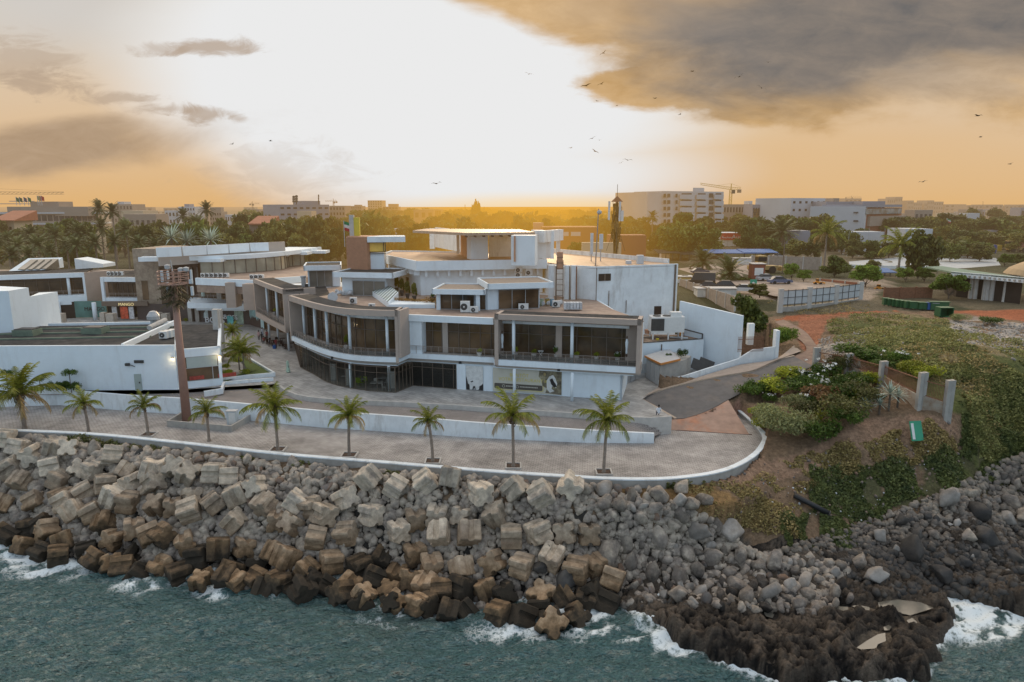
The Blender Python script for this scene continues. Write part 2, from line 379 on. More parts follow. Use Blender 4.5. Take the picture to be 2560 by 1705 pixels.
shelf_px=[(1395,1370),(1420,1395),(1500,1440),(1560,1475),(1650,1512),(1740,1530),(1830,1552),(1960,1558),(2060,1552),(2120,1548),(2150,1505),(2165,1480),(2200,1440),(2205,1415),(2165,1380),(2120,1350),(2000,1320),(1800,1330),(1600,1340)]
SHELF=[(p.x,p.y) for p in [at(O(x,y),-9.6) for x,y in shelf_px]]
shelf2_px=[(2100,1330),(2180,1345),(2230,1375),(2290,1390),(2354,1395),(2500,1400),(2500,1270),(2200,1270)]
SHELF2=[(p.x,p.y) for p in [at(O(x,y),-9.6) for x,y in shelf2_px]]
POOLS=[[at(m(x,y),-9.0) for x,y in pp] for m,pp in (
 (Hh,[(1300,1075),(1420,1058),(1560,1075),(1640,1110),(1500,1155),(1380,1130),(1310,1110)]),
 (Hh,[(975,1105),(1020,1098),(1120,1103),(1118,1130),(1050,1133),(985,1125)]),
 (Hh,[(1170,1350),(1230,1310),(1300,1270),(1345,1260),(1350,1310),(1300,1330),(1290,1355),(1200,1362)]),
 (Hh,[(1335,1225),(1365,1212),(1385,1225),(1370,1245),(1340,1245)]),
 (Hh,[(1475,1185),(1510,1170),(1540,1195),(1530,1220),(1490,1205)]),
 (Hh,[(605,1135),(640,1122),(670,1150),(660,1172),(620,1160)]),
 (Hh,[(1140,1098),(1180,1092),(1250,1105),(1250,1125),(1190,1118)]))]
def height(x,y):
 x=np.asarray(x,float).ravel();y=np.asarray(y,float).ravel()
 h=tps(x,y)
 far=1.0+5.0*sstep(-.2,.25,x/np.maximum(y,1))
 h=np.where(y<30,-16,h)
 t=sstep(128,165,y+.0*x);h=h*(1-t)+far*t
 h=np.where((x<35) & (y>120),np.where(t>0.02,np.minimum(h,far),h),h)
 h=np.clip(h,-16,8)
 for S,zt in ((SHELF,-9.0),(SHELF2,-9.2)):
  sd=segdist(x,y,S)*np.where(inside(x,y,S),1,-1)+(fbm(x,y,.45,3)-.5)*3.0
  top=zt+(fbm(x,y,.3,5)-.5)*1.6+np.abs(fbm(x,y,.8,8)-.5)*2.6-.3-.2*sstep(2.5,0,sd)
  for P in POOLS:
   pd=segdist(x,y,P)*np.where(inside(x,y,P),-1,1);top=np.where(pd<.8,np.minimum(top,zt-.35+pd*.7),top)
  k=sstep(-1.2,.5,sd);h=np.where(sd>-1.2,np.maximum(h,-14+(top+14)*k),h)
 rough=(fbm(x,y,.5,11)-.5)*.9+(fbm(x,y,1.6,12)-.5)*.35
 px,py=proj(x,y,h)
 soft=sstep(0,1,(x-10)/20)*sstep(48,56,y)
 h=h+rough*np.where(y>130,.25,np.where((x>22),.9,.5))
 hard=inside(x,y,HARDp)
 hard |= (x<15) & (y>90) & (y<150) & (x>-160)
 dw=segdist(x,y,[(p.x,p.y) for p in WALL[::2]],False);h=np.where((dw<3) & (x<31.5),np.maximum(h,-2.12-.5*dw),h)
 h=np.where(hard,-3.2,h)
 return h
road_left=[at(D(1712,1168),-1.35),at(D(1560,1080),-.9),at(D(1435,997),-.35),at(D(1600,925),.1),at(D(1850,862),.6),at(D(2100,812),1.1),at(D(2355,768),1.75),at(G(280,475),2.3),at(G(420,440),2.65)]
road_right=[at(D(1790,1162),-1.3),at(D(1930,1120),-1.0),at(D(2045,1068),-.6),at(D(2150,1008),-.1),at(D(2355,905),.9),at(G(110,680),1.1),at(G(330,600),1.7),at(G(480,560),2.1),at(G(580,520),2.45)]
track_l=[at(G(420,440),2.65),at(G(520,390),2.95),at(G(500,330),3.3),at(G(400,250),3.7),at(G(260,150),4.3)]
track_r=[at(G(580,520),2.45),at(G(640,420),2.95),at(G(590,320),3.4),at(G(500,220),3.9),at(G(330,130),4.4)]
ROADS=[road_left+road_right[::-1],track_l+track_r[::-1]]
RZ=np.array([(p.x,p.y,p.z) for p in road_left+road_right+track_l+track_r])
def road_flat(x,y,h):
 """press the terrain down under the road sheets"""
 for R in ROADS:
  Rp=[(p.x,p.y) for p in R];d=segdist(x,y,Rp)*np.where(inside(x,y,Rp),-1,1)
  m=d<1.5
  if m.any():
   w=1/((x[m][:,None]-RZ[None,:,0])**2+(y[m][:,None]-RZ[None,:,1])**2+.5)**2
   zr=(w*RZ[None,:,2]).sum(1)/w.sum(1);k=sstep(1.5,.0,d[m]);h[m]=h[m]*(1-k)+np.minimum(zr-.14,99)*k
 return h
xs=np.concatenate([np.array([-9000,-5000,-2500,-1200,-600,-350,-220,-160,-120]),np.arange(-90,75,.45),np.arange(75,140,2.0),np.array([160,220,350,600,1200,2500,5000,9000])])
ys=np.concatenate([np.array([20,30,36]),np.arange(38,112,.42),np.arange(112,150,1.2),np.arange(150,400,8),np.array([450,550,700,1000,1500,2500,4000,7000,12000])])
XX,YY=np.meshgrid(xs,ys);xf,yf=XX.ravel(),YY.ravel()
hf=road_flat(xf,yf,height(xf,yf))
HG=hf.reshape(len(ys),len(xs))
def hq(x,y):
 x=np.atleast_1d(np.asarray(x,float));y=np.atleast_1d(np.asarray(y,float))
 i=np.clip(np.searchsorted(xs,x)-1,0,len(xs)-2);j=np.clip(np.searchsorted(ys,y)-1,0,len(ys)-2)
 fx=np.clip((x-xs[i])/(xs[i+1]-xs[i]),0,1);fy=np.clip((y-ys[j])/(ys[j+1]-ys[j]),0,1)
 return (HG[j,i]*(1-fx)+HG[j,i+1]*fx)*(1-fy)+(HG[j+1,i]*(1-fx)+HG[j+1,i+1]*fx)*fy
def hit(px,py,lift=0.0,zmin=-99.0):
 """where sight lines of photo pixels first meet the ground"""
 px=np.atleast_1d(np.asarray(px,float));py=np.atleast_1d(np.asarray(py,float));u=(px-CX)/FL;v=(CY-py)/FL;ry=CT+v*ST;rz=-ST+v*CT
 best=np.full(len(px),np.nan);zp=None;gp=None
 for z in np.arange(9,-15.01,-.3):
  t=(z-HC)/rz;g=z-np.maximum(hq(u*t,ry*t)+lift,zmin);g=np.where(ry*t>140,1,g)
  if gp is not None:
   k=np.isnan(best) & (g<=0);best[k]=z+.3*np.clip(-g[k]/np.maximum(gp[k]-g[k],1e-6),0,1)
  gp=g
 best=np.where(np.isnan(best),-12,best);t=(best-HC)/rz
 return u*t,ry*t,best
nx,ny=len(xs),len(ys)
ii=np.arange(nx*ny).reshape(ny,nx)
quads=np.stack([ii[:-1,:-1],ii[:-1,1:],ii[1:,1:],ii[1:,:-1]],-1).reshape(-1,4)
PX,PY=proj(xf,yf,hf);ox,oy=PX/1.0875,PY/1.0875
jx=(fbm(xf,yf,.25,21)-.5)*60;jy=(fbm(xf,yf,.25,22)-.5)*40
def zone(pts,j=1.0):return inside(ox+jx*j,oy+jy*j,pts)
colr=np.zeros((len(xf),4));colr[:,3]=1
dirt=np.array([.20,.135,.085]);colr[:,:3]=dirt
def paint(mask,c,f=1.0):colr[mask,:3]=colr[mask,:3]*(1-f)+np.array(c)*f
rockz=yf<75
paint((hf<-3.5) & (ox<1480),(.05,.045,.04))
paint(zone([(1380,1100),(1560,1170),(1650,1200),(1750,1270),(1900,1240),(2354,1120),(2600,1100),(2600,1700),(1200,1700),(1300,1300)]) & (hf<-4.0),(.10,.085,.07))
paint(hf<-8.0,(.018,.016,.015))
sh=inside(xf,yf,SHELF) | inside(xf,yf,SHELF2);paint(sh,(.05,.042,.035));paint(sh & (fbm(xf,yf,.5,31)>.55),(.12,.095,.07))
green=(.10,.11,.035)
paint(zone([(1900,735),(2000,720),(2110,728),(2354,775),(2600,800),(2600,1130),(2354,1120),(2200,1130),(2195,960),(1960,830)]),green)
paint(zone([(1900,735),(2000,720),(2110,728),(2354,775),(2600,800),(2600,1130),(2354,1120),(2200,1130),(2195,960),(1960,830)]) & (fbm(xf,yf,.35,41)>.55),(.21,.17,.09))
paint(zone([(2180,730),(2354,745),(2600,760),(2600,830),(2354,815),(2230,790)]) & (fbm(xf,yf,.5,42)>.45),(.36,.33,.3))
paint(zone([(1880,790),(1990,775),(1960,800),(1940,830),(1900,830)],.6),(.42,.38,.34),.8)
paint(inside(ox+jx*.2,oy+jy*.2,[(1780,735),(1840,738),(1960,722),(2140,712),(2354,738),(2600,760),(2600,715),(2354,710),(2200,690),(2050,686),(1960,702),(1850,716)]),(.36,.12,.055))
paint(inside(ox+jx*.15,oy+jy*.15,[(1840,722),(1960,722),(1900,745),(1880,790),(1860,820),(1840,800),(1830,760)]),(.34,.13,.07),.8)
paint(zone([(1720,1010),(1760,1060),(1850,1040),(2000,960),(2180,955),(2200,1000),(1950,1040),(1850,1090),(1700,1120),(1600,1110)],.4),(.30,.19,.125))
paint(zone([(1380,1105),(1600,1105),(1700,1150),(1760,1200),(1700,1220),(1560,1150),(1400,1130)],.6),(.26,.16,.07))
paint(zone([(1880,1100),(2060,1060),(2200,1040),(2354,1000),(2600,1000),(2600,1080),(2354,1130),(2150,1150),(2020,1180),(1850,1180),(1880,1130)],.6) & (fbm(xf,yf,.5,51)>.42),(.10,.095,.045))
paint(inside(ox+jx*.2,oy+jy*.2,[(1500,975),(1560,960),(1700,920),(1740,960),(1755,1000),(1740,1010),(1560,985)]),(.36,.21,.15))
bgm=yf>122;paint(bgm,(.05,.055,.025));paint(bgm & (fbm(xf,yf,.03,61)>.58),(.13,.11,.07))
paint(bgm & inside(ox,oy,[(1680,640),(2060,640),(2000,690),(1780,690),(1600,680),(1580,640)]),(.30,.24,.19))
mf=fbm(xf,yf,1.3,71)*.5+.75;colr[:,:3] *= mf[:,None]
def vcol_mat(name,rough=.95,bump=.5,noise_scale=2.5):
 m=bpy.data.materials.new(name);m.use_nodes=True;nt=m.node_tree;nt.nodes.clear();L=nt.links.new
 a=nd(nt,'ShaderNodeAttribute',attribute_name='zone');geo=nd(nt,'ShaderNodeNewGeometry')
 n=nd(nt,'ShaderNodeTexNoise');n.inputs['Scale'].default_value=noise_scale;n.inputs['Detail'].default_value=9;n.inputs['Roughness'].default_value=.75;L(geo.outputs['Position'],n.inputs['Vector'])
 mr=nd(nt,'ShaderNodeMapRange');mr.inputs[1].default_value=.3;mr.inputs[2].default_value=.7;mr.inputs[3].default_value=.45;mr.inputs[4].default_value=1.6;L(n.outputs[0],mr.inputs[0])
 s=nd(nt,'ShaderNodeVectorMath',operation='SCALE');L(a.outputs[0],s.inputs[0]);L(mr.outputs[0],s.inputs['Scale'])
 b=nd(nt,'ShaderNodeBsdfPrincipled');b.inputs['Roughness'].default_value=rough;b.inputs['Specular IOR Level'].default_value=.25;L(s.outputs[0],b.inputs['Base Color'])
 bp=nd(nt,'ShaderNodeBump');bp.inputs['Strength'].default_value=bump;bp.inputs['Distance'].default_value=.4;L(n.outputs[0],bp.inputs['Height']);L(bp.outputs[0],b.inputs['Normal'])
 finish(m,b.outputs[0]);return m
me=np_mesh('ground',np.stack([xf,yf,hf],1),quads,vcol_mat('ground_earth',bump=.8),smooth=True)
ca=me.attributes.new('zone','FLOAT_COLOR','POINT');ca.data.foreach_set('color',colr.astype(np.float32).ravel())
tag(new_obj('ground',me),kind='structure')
PW=mat('tide_pool_water',(.13,.12,.10),.12,.05,1,spec=.8)
mb=MB()
for P in POOLS:mb.face([Vector((p.x,p.y,-9.12)) for p in P] if sum(P[i].x*P[(i+1) % len(P)].y-P[(i+1) % len(P)].x*P[i].y for i in range(len(P)))>0 else [Vector((p.x,p.y,-9.12)) for p in P[::-1]])
tag(mb.build('tide_pool_water',PW),kind='structure')
ASPH=mat('asphalt',(.14,.13,.125),.9,.16,.8,bump=.15,bscale=20,col2=(.19,.16,.14),thr=.6)
TRACK=mat('dusty_track',(.26,.18,.135),.95,.2,1.0,bump=.3,col2=(.20,.13,.10))
def ribbon(name,Lp,Rp,m,n=6,lift=0.0,cross=4):
 a=catmull(Lp,n);b=catmull(Rp,n);V=[];Q=[]
 for i in range(len(a)):
  for k in range(cross+1):p=a[i].lerp(b[i],k/cross);V.append((p.x,p.y,p.z+lift))
 w=cross+1
 for i in range(len(a)-1):
  for k in range(cross):Q.append((i*w+k,(i*w)+k+1,(i+1)*w+k+1,(i+1)*w+k))
 me=np_mesh(name,V,Q,m,smooth=True);bm=bmesh.new();bm.from_mesh(me);bmesh.ops.recalc_face_normals(bm,faces=bm.faces)
 if sum(f.normal.z for f in bm.faces)<0:bmesh.ops.reverse_faces(bm,faces=bm.faces)
 bm.to_mesh(me);bm.free()
 return tag(new_obj(name,me),kind='structure')
ribbon('road',road_left,road_right,ASPH)
ribbon('dirt_track',track_l,track_r,TRACK)
mb=MB();rl=catmull(road_left,6)
for i in range(len(rl)-1):
 a,b=rl[i],rl[i+1];d=Vector((b.x-a.x,b.y-a.y)).normalized();n_=Vector((-d.y,d.x))*.18
 mb.prism([(a.x-n_.x,a.y-n_.y),(b.x-n_.x,b.y-n_.y),(b.x+n_.x,b.y+n_.y),(a.x+n_.x,a.y+n_.y)],[a.z-.4,b.z-.4,b.z-.4,a.z-.4],[a.z+.13,b.z+.13,b.z+.13,a.z+.13])
tag(mb.build('road_kerb',mat('kerb_stone',(.45,.36,.28),.9,.15,1.5)),kind='structure')
ribbon('dusty_forecourt',[at(D(x,y),-1.975) for x,y in ((1540,1275),(1640,1265),(1760,1262),(1950,1275),(2150,1288),(2330,1298))],[at(D(x,y),z) for x,y,z in ((1600,1175,-1.5),(1712,1171,-1.38),(1790,1164,-1.33),(1930,1122,-1.03),(2048,1070,-.63),(2155,1008,-.12))],mat('red_dust',(.38,.25,.19),.95,.2,.8,bump=.2,col2=(.42,.20,.12),thr=.58),cross=6)
def pavemat(name,c1,c2,bw,bh,mortar=.02,rot=0.0,var=.2,rough=.85):
 m=bpy.data.materials.new(name);m.use_nodes=True;nt=m.node_tree;nt.nodes.clear();L=nt.links.new
 geo=nd(nt,'ShaderNodeNewGeometry');mp=nd(nt,'ShaderNodeMapping');mp.inputs['Rotation'].default_value=(0,0,rot);L(geo.outputs['Position'],mp.inputs[0])
 br=nd(nt,'ShaderNodeTexBrick');br.inputs['Scale'].default_value=1;br.inputs['Brick Width'].default_value=bw;br.inputs['Row Height'].default_value=bh;br.inputs['Mortar Size'].default_value=mortar
 br.inputs['Color1'].default_value=(*c1,1);br.inputs['Color2'].default_value=(*c2,1);br.inputs['Mortar'].default_value=(c1[0]*.5,c1[1]*.5,c1[2]*.5,1);L(mp.outputs[0],br.inputs[0])
 n=nd(nt,'ShaderNodeTexNoise');n.inputs['Scale'].default_value=.35;n.inputs['Detail'].default_value=9;n.inputs['Roughness'].default_value=.72;L(geo.outputs['Position'],n.inputs['Vector'])
 mr=nd(nt,'ShaderNodeMapRange');mr.inputs[1].default_value=.3;mr.inputs[2].default_value=.7;mr.inputs[3].default_value=1-var;mr.inputs[4].default_value=1+var;L(n.outputs[0],mr.inputs[0])
 s=nd(nt,'ShaderNodeVectorMath',operation='SCALE');L(br.outputs[0],s.inputs[0]);L(mr.outputs[0],s.inputs['Scale'])
 b=nd(nt,'ShaderNodeBsdfPrincipled');b.inputs['Roughness'].default_value=rough;b.inputs['Specular IOR Level'].default_value=.3;L(s.outputs[0],b.inputs['Base Color'])
 bp=nd(nt,'ShaderNodeBump');bp.inputs['Strength'].default_value=.4;bp.inputs['Distance'].default_value=.05;L(br.outputs[1],bp.inputs['Height']);bp.invert=True;L(bp.outputs[0],b.inputs['Normal'])
 finish(m,b.outputs[0]);return m
PROM=pavemat('promenade_pavers',(.42,.39,.365),(.35,.32,.30),.5,.25,.03,.12,.42)
PLAZA=pavemat('plaza_slabs',(.43,.415,.395),(.32,.31,.295),1.2,.6,.02,.78,.3)
LANE=pavemat('lane_pavers',(.35,.31,.285),(.29,.26,.24),.4,.2,.03,.2,.2)
def face_up(name,pts,m,kind='structure',thick=.0):
 mb=MB();ar=sum(pts[i].x*pts[(i+1) % len(pts)].y-pts[(i+1) % len(pts)].x*pts[i].y for i in range(len(pts)))
 mb.face(pts if ar>0 else pts[::-1]);o=mb.build(name,m)
 bm=bmesh.new();bm.from_mesh(o.data);bmesh.ops.triangulate(bm,faces=bm.faces);bm.to_mesh(o.data);bm.free()
 return tag(o,kind=kind)
ZP=-2.0
prom_in=[at(p,ZP) for p in [A2(-900,975),A2(0,1000),A2(500,985),A2(800,1005),A2(1150,1035),A2(1500,1060),C(0,1310),C(300,1345),C(620,1375),C(1340,1420),D(0,1322),D(900,1365),D(1530,1372)]]
wallp=[Vector((p.x,p.y,ZP)) for p in offset(WALL,.25)]
face_up('promenade',wallp[:-4]+[at(D(2140,1040),ZP),at(D(1750,1160),ZP),at(D(1560,1260),ZP)]+prom_in[::-1]+[Vector((-160,90,ZP))],PROM)
mb=MB();mb.wall(at(D(1710,1262),ZP),at(D(2355,1300),ZP),ZP-.2,ZP+.02,.35);tag(mb.build('drain_channel',mat('rusty_grating',(.09,.05,.04),.8,.3,4)),'rusty drain grating across the end of the grey promenade','drain')
sw=thing('sea_wall','long low concrete sea wall with white painted top between promenade and rocks','wall')
mb=MB();band(mb,WALL,-4.2,ZW-.12,-.02,.42);mb.build('wall_body',CONC,sw)
mb=MB();band(mb,WALL,ZW-.12,ZW,-.08,.50);mb.build('coping',WHITE2,sw)
rw_top=[(at(A2(-900,975),ZP),.25),(at(A2(0,1000),ZP),.2),(at(A2(500,985),ZP),.15),(at(A2(800,1010),ZP),.12),(at(A2(1150,1040),ZP),.1),(at(A2(1540,1062),ZP),.1),(at(A2(1800,1120),ZP),.1),(at(C(0,1315),ZP),.1),(at(C(300,1345),ZP),.1),(at(C(620,1375),ZP),.06),(at(C(1340,1422),ZP),-.02),(at(D(0,1325),ZP),-.18),(at(D(900,1368),ZP),-.5),(at(D(1530,1374),ZP),-.85)]
rw_top[6]=(at(A2(1800,1085),ZP),.1)
rt=thing('retaining_wall','white painted retaining wall along the inner edge of the promenade','wall')
mb=MB();RWP=[Vector((p.x,p.y)) for p,z in rw_top];o1=offset(RWP,.35)
for i in range(len(RWP)-1):
 mb.prism([RWP[i],RWP[i+1],o1[i+1],o1[i]],ZP-.5,[rw_top[i][1],rw_top[i+1][1],rw_top[i+1][1],rw_top[i][1]])
mb.build('wall_body',WHITE2,rt)
plaza_edge=[at(p,0) for p in [A2(2355,805),C(235,1010),C(300,1060),C(400,1102),C(520,1125),C(700,1142),C(1000,1155),C(1300,1168),C(1700,1190),C(2000,1212),D(400,1095),D(900,1130),D(1250,1155),D(1500,1165),D(1600,1160),D(1680,1152)]]
lane_far=[(p.x,p.y) for p in plaza_edge]
def lane_z(x):
 return float(np.interp(x,[-60,-20,0,10,18,24],[-.45,-.5,-.65,-1.1,-1.75,-1.99]))
V=[];Q=[];n=30
inner=along([Vector((p.x,p.y,0)) for p in [at(A2(-900,860),0),at(A2(0,868),0),at(A2(900,868),0),at(A2(1500,855),0),at(A2(1900,830),0)]+plaza_edge],1.5)
innerp=[p for p,t in inner]
outp=[p for p,t in along([Vector((q.x,q.y,0)) for q in RWP]+[at(D(1540,1300),-1.98).xy.to_3d(),at(D(1700,1260),-1.98).xy.to_3d()],1.5)]
for i in range(61):
 a=innerp[int(i*(len(innerp)-1)/60)];b=outp[int(i*(len(outp)-1)/60)]
 za=float(np.interp(a.x,[-60,14,17,24],[-.5,-.5,-.8,-1.6]));zb=float(np.interp(b.x,[-60,-5,6,14,16,18],[-.45,-.5,-.95,-1.3,-1.7,-1.99]))
 for k in range(5):p=a.lerp(b,k/4);V.append((p.x,p.y,max(za+(zb-za)*k/4,ZP+.01)))
for i in range(60):
 for k in range(4):Q.append((i*5+k+1,i*5+k,(i+1)*5+k,(i+1)*5+k+1))
me=np_mesh('lane',V,Q,LANE);bm=bmesh.new();bm.from_mesh(me);bmesh.ops.recalc_face_normals(bm,faces=bm.faces)
if sum(f.normal.z for f in bm.faces)<0:bmesh.ops.reverse_faces(bm,faces=bm.faces)
bm.to_mesh(me);bm.free();tag(new_obj('lane',me),kind='structure')
pz=plaza_edge+[at(D(1435,1000),0),at(D(1575,905),0),at(D(1850,830),0),Vector((36,99,0)),Vector((30,140,0)),Vector((-150,160,0)),Vector((-150,90,0)),at(A2(0,868),0),at(A2(1500,855),0)]
face_up('plaza',pz,PLAZA)
mb=MB();pe=[Vector((p.x,p.y)) for p in plaza_edge];band(mb,pe,-2.3,.10,-.02,.3)
tag(mb.build('plaza_kerb',CONC2),kind='structure')
fw_in=[Vector((p.x,p.y,p.z)) for p in [at(D(1575,900),.12),at(D(1790,855),.4),at(D(2000,790),.95),at(D(2240,718),1.6),at(D(2355,700),1.95),at(G(270,462),2.35),at(G(420,350),3.0)]]
fw_out=[at(D(1435,990),-.05),at(D(1600,920),.2),at(D(1850,857),.7),at(D(2100,808),1.2),at(D(2355,763),1.88),at(G(260,480),2.42),at(G(480,400),2.95)]
ribbon('footpath',fw_in,fw_out,mat('footpath_concrete',(.38,.31,.26),.9,.15,1.2,bump=.2),lift=.06,cross=2)
lw=thing('ramp_wall','low white wall rising with the ramp beside the asphalt road','wall')
mb=MB();tops=[.35,.9,1.6,2.9,3.4,4.0];bots=[at(D(1575,893),.1),at(D(1790,850),.4),at(D(2000,785),.95),at(D(2240,712),1.6),at(D(2355,696),1.95),at(G(265,455),2.35)]
tops=[b.z+h for b,h in zip(bots,(.75,.75,.8,.85,1.9,1.7))]
bp=[Vector((b.x,b.y)) for b in bots];bo=offset(bp,.3)
for i in range(len(bp)-1):mb.prism([bp[i],bp[i+1],bo[i+1],bo[i]],[bots[i].z-1,bots[i+1].z-1,bots[i+1].z-1,bots[i].z-1],[tops[i],tops[i+1],tops[i+1],tops[i]])
mb.build('wall_body',WHITE2,lw)
# ================================================================ SEA
gx=np.concatenate([np.array([-2500,-1200,-500,-250,-140,-95]),np.arange(-70,74,.33),np.array([95,140,250,500,1200,2500])])
gy=np.concatenate([np.array([-2500,-1000,-400,-150,-40,0,15]),np.arange(26,70,.30),np.array([75,80])])
GX,GY=np.meshgrid(gx,gy);wx,wy=GX.ravel(),GY.ravel()
def waves(x,y):
 z=np.zeros_like(x);r=np.random.default_rng(3)
 wd=fbm(x,y,.05,90)*2.2
 for i in range(38):
  wl=1.0*1.125**i*(.9+.2*r.random());th=radians(-62)+r.normal()*.42;k=2*pi/wl
  ph=k*(x*cos(th)+y*sin(th))+r.random()*6.28+wd*(4/ max(wl,2))
  s=np.sin(ph);am=.042*min(wl,4)**.5;z+=am*(1-np.abs(s))*1.15 if i % 2 else am*s
 return z
wz=waves(wx,wy);wz-=wz.mean()
terr=hq(wx,wy);depth=SEA-terr
damp=np.where((np.abs(wx)>72) | (wy<26),.0,1.0);wz *= damp
shore=np.exp(-np.clip(depth,0,9)/1.5)*(depth>-1.5)
wpx,wpy=proj(wx,wy,np.full_like(wx,SEA));wox,woy=wpx/1.0875,wpy/1.0875
fn=fbm(wx+2*fbm(wx,wy,.4,77),wy+2*fbm(wx,wy,.4,78),.8,75,5);lines=1-np.abs(fbm(wx+3*fbm(wx,wy,.3,81),wy+3*fbm(wx,wy,.3,82),.55,79,4)-.5)*9
foam=np.clip(shore*1.0+fn*1.5-1.35,0,.8)+np.clip(lines,0,1)*np.clip(shore*2.2-.15,0,1)*.8
def blob(cx,cy,rx,ry,s,pw=1.4):
 d=np.exp(-(((wox-cx)/rx)**2+((woy-cy)/ry)**2));return s*d*np.clip((fn-.38)*4+np.clip(lines,0,1)*.6,0,1.3)
for b in ((60,1262,110,30,1.6),(120,1300,90,30,.9),(2240,1400,90,42,2.2),(2200,1370,60,25,2.2),(2330,1395,60,28,2.),(2260,1450,90,30,.8),(1330,1425,60,25,1.3),(1250,1455,160,26,.9),(1450,1475,90,20,1.2),(1560,1490,60,22,1.4),(1000,1395,60,18,1.5),(520,1360,70,18,1.1),(1940,1552,40,16,2.4),(2010,1545,60,18,1.6),(1780,1530,60,20,1.3),(330,1350,80,16,.9)):
 foam+=blob(*b)
foam=np.clip(foam,0,1)
shallow=np.clip(np.exp(-np.clip(depth,0,12)/2.2),0,1)
nx2,ny2=len(gx),len(gy);ii=np.arange(nx2*ny2).reshape(ny2,nx2)
q2=np.stack([ii[:-1,:-1],ii[:-1,1:],ii[1:,1:],ii[1:,:-1]],-1).reshape(-1,4)
m=bpy.data.materials.new('sea_water');m.use_nodes=True;nt=m.node_tree;nt.nodes.clear();L=nt.links.new
at_=nd(nt,'ShaderNodeAttribute',attribute_name='foam');sp=nd(nt,'ShaderNodeSeparateColor');L(at_.outputs[0],sp.inputs[0])
geo=nd(nt,'ShaderNodeNewGeometry');mp=nd(nt,'ShaderNodeMapping');mp.inputs['Rotation'].default_value=(0,0,radians(-25));mp.inputs['Scale'].default_value=(.55,1.25,1);L(geo.outputs['Position'],mp.inputs[0])
n=nd(nt,'ShaderNodeTexNoise');n.inputs['Scale'].default_value=1.0;n.inputs['Detail'].default_value=7;n.inputs['Roughness'].default_value=.62;L(mp.outputs[0],n.inputs['Vector'])
n2=nd(nt,'ShaderNodeTexNoise');n2.inputs['Scale'].default_value=.12;n2.inputs['Detail'].default_value=3;L(geo.outputs['Position'],n2.inputs['Vector'])
cmx=nd(nt,'ShaderNodeMix',data_type='RGBA');cmx.inputs[6].default_value=(.05,.165,.185,1);cmx.inputs[7].default_value=(.09,.215,.21,1);L(n2.outputs[0],cmx.inputs[0])
cm2=nd(nt,'ShaderNodeMix',data_type='RGBA');cm2.inputs[7].default_value=(.19,.20,.15,1);L(cmx.outputs[2],cm2.inputs[6])
ms_=nd(nt,'ShaderNodeMath',operation='MULTIPLY');L(sp.outputs[1],ms_.inputs[0]);ms_.inputs[1].default_value=.7;L(ms_.outputs[0],cm2.inputs[0])
b=nd(nt,'ShaderNodeBsdfPrincipled');b.inputs['Roughness'].default_value=.16;b.inputs['IOR'].default_value=1.5;b.inputs['Specular IOR Level'].default_value=1.0;L(cm2.outputs[2],b.inputs['Base Color'])
nf=nd(nt,'ShaderNodeTexNoise');nf.inputs['Scale'].default_value=3.2;nf.inputs['Detail'].default_value=3;L(mp.outputs[0],nf.inputs['Vector'])
bf=nd(nt,'ShaderNodeBump');bf.inputs['Strength'].default_value=1.0;bf.inputs['Distance'].default_value=.55;L(nf.outputs[0],bf.inputs['Height'])
bp_=nd(nt,'ShaderNodeBump');L(bf.outputs[0],bp_.inputs['Normal']);bp_.inputs['Strength'].default_value=1.0;bp_.inputs['Distance'].default_value=2.4;L(n.outputs[0],bp_.inputs['Height']);L(bp_.outputs[0],b.inputs['Normal'])
fo=nd(nt,'ShaderNodeBsdfDiffuse');fo.inputs[0].default_value=(.72,.78,.8,1)
n3=nd(nt,'ShaderNodeTexNoise');n3.inputs['Scale'].default_value=1.5;n3.inputs['Detail'].default_value=6;n3.inputs['Roughness'].default_value=.75;L(geo.outputs['Position'],n3.inputs['Vector'])
def mth(op,a,b):
 n_=nd(nt,'ShaderNodeMath',operation=op)
 for i_,x_ in enumerate((a,b)):
  if hasattr(x_,'links'):L(x_,n_.inputs[i_])
  else:n_.inputs[i_].default_value=x_
 return n_.outputs[0]
rid=mth('SUBTRACT',1.0,mth('MULTIPLY',mth('ABSOLUTE',mth('SUBTRACT',n3.outputs[0],.5),0),7.0))
mr2=nd(nt,'ShaderNodeMapRange');mr2.inputs[1].default_value=1.05;mr2.inputs[2].default_value=2.0;L(mth('ADD',mth('MULTIPLY',sp.outputs[0],1.5),mth('MAXIMUM',rid,-.2)),mr2.inputs[0])
mx=nd(nt,'ShaderNodeMixShader');L(mr2.outputs[0],mx.inputs[0]);L(b.outputs[0],mx.inputs[1]);L(fo.outputs[0],mx.inputs[2])
finish(m,mx.outputs[0])
me=np_mesh('sea',np.stack([wx,wy,wz+SEA+foam*.12*damp],1),q2,m,smooth=True)
ca=me.attributes.new('foam','FLOAT_COLOR','POINT');ca.data.foreach_set('color',np.stack([foam,shallow,foam*0,foam*0+1],1).astype(np.float32).ravel())
tag(new_obj('sea',me),kind='structure')
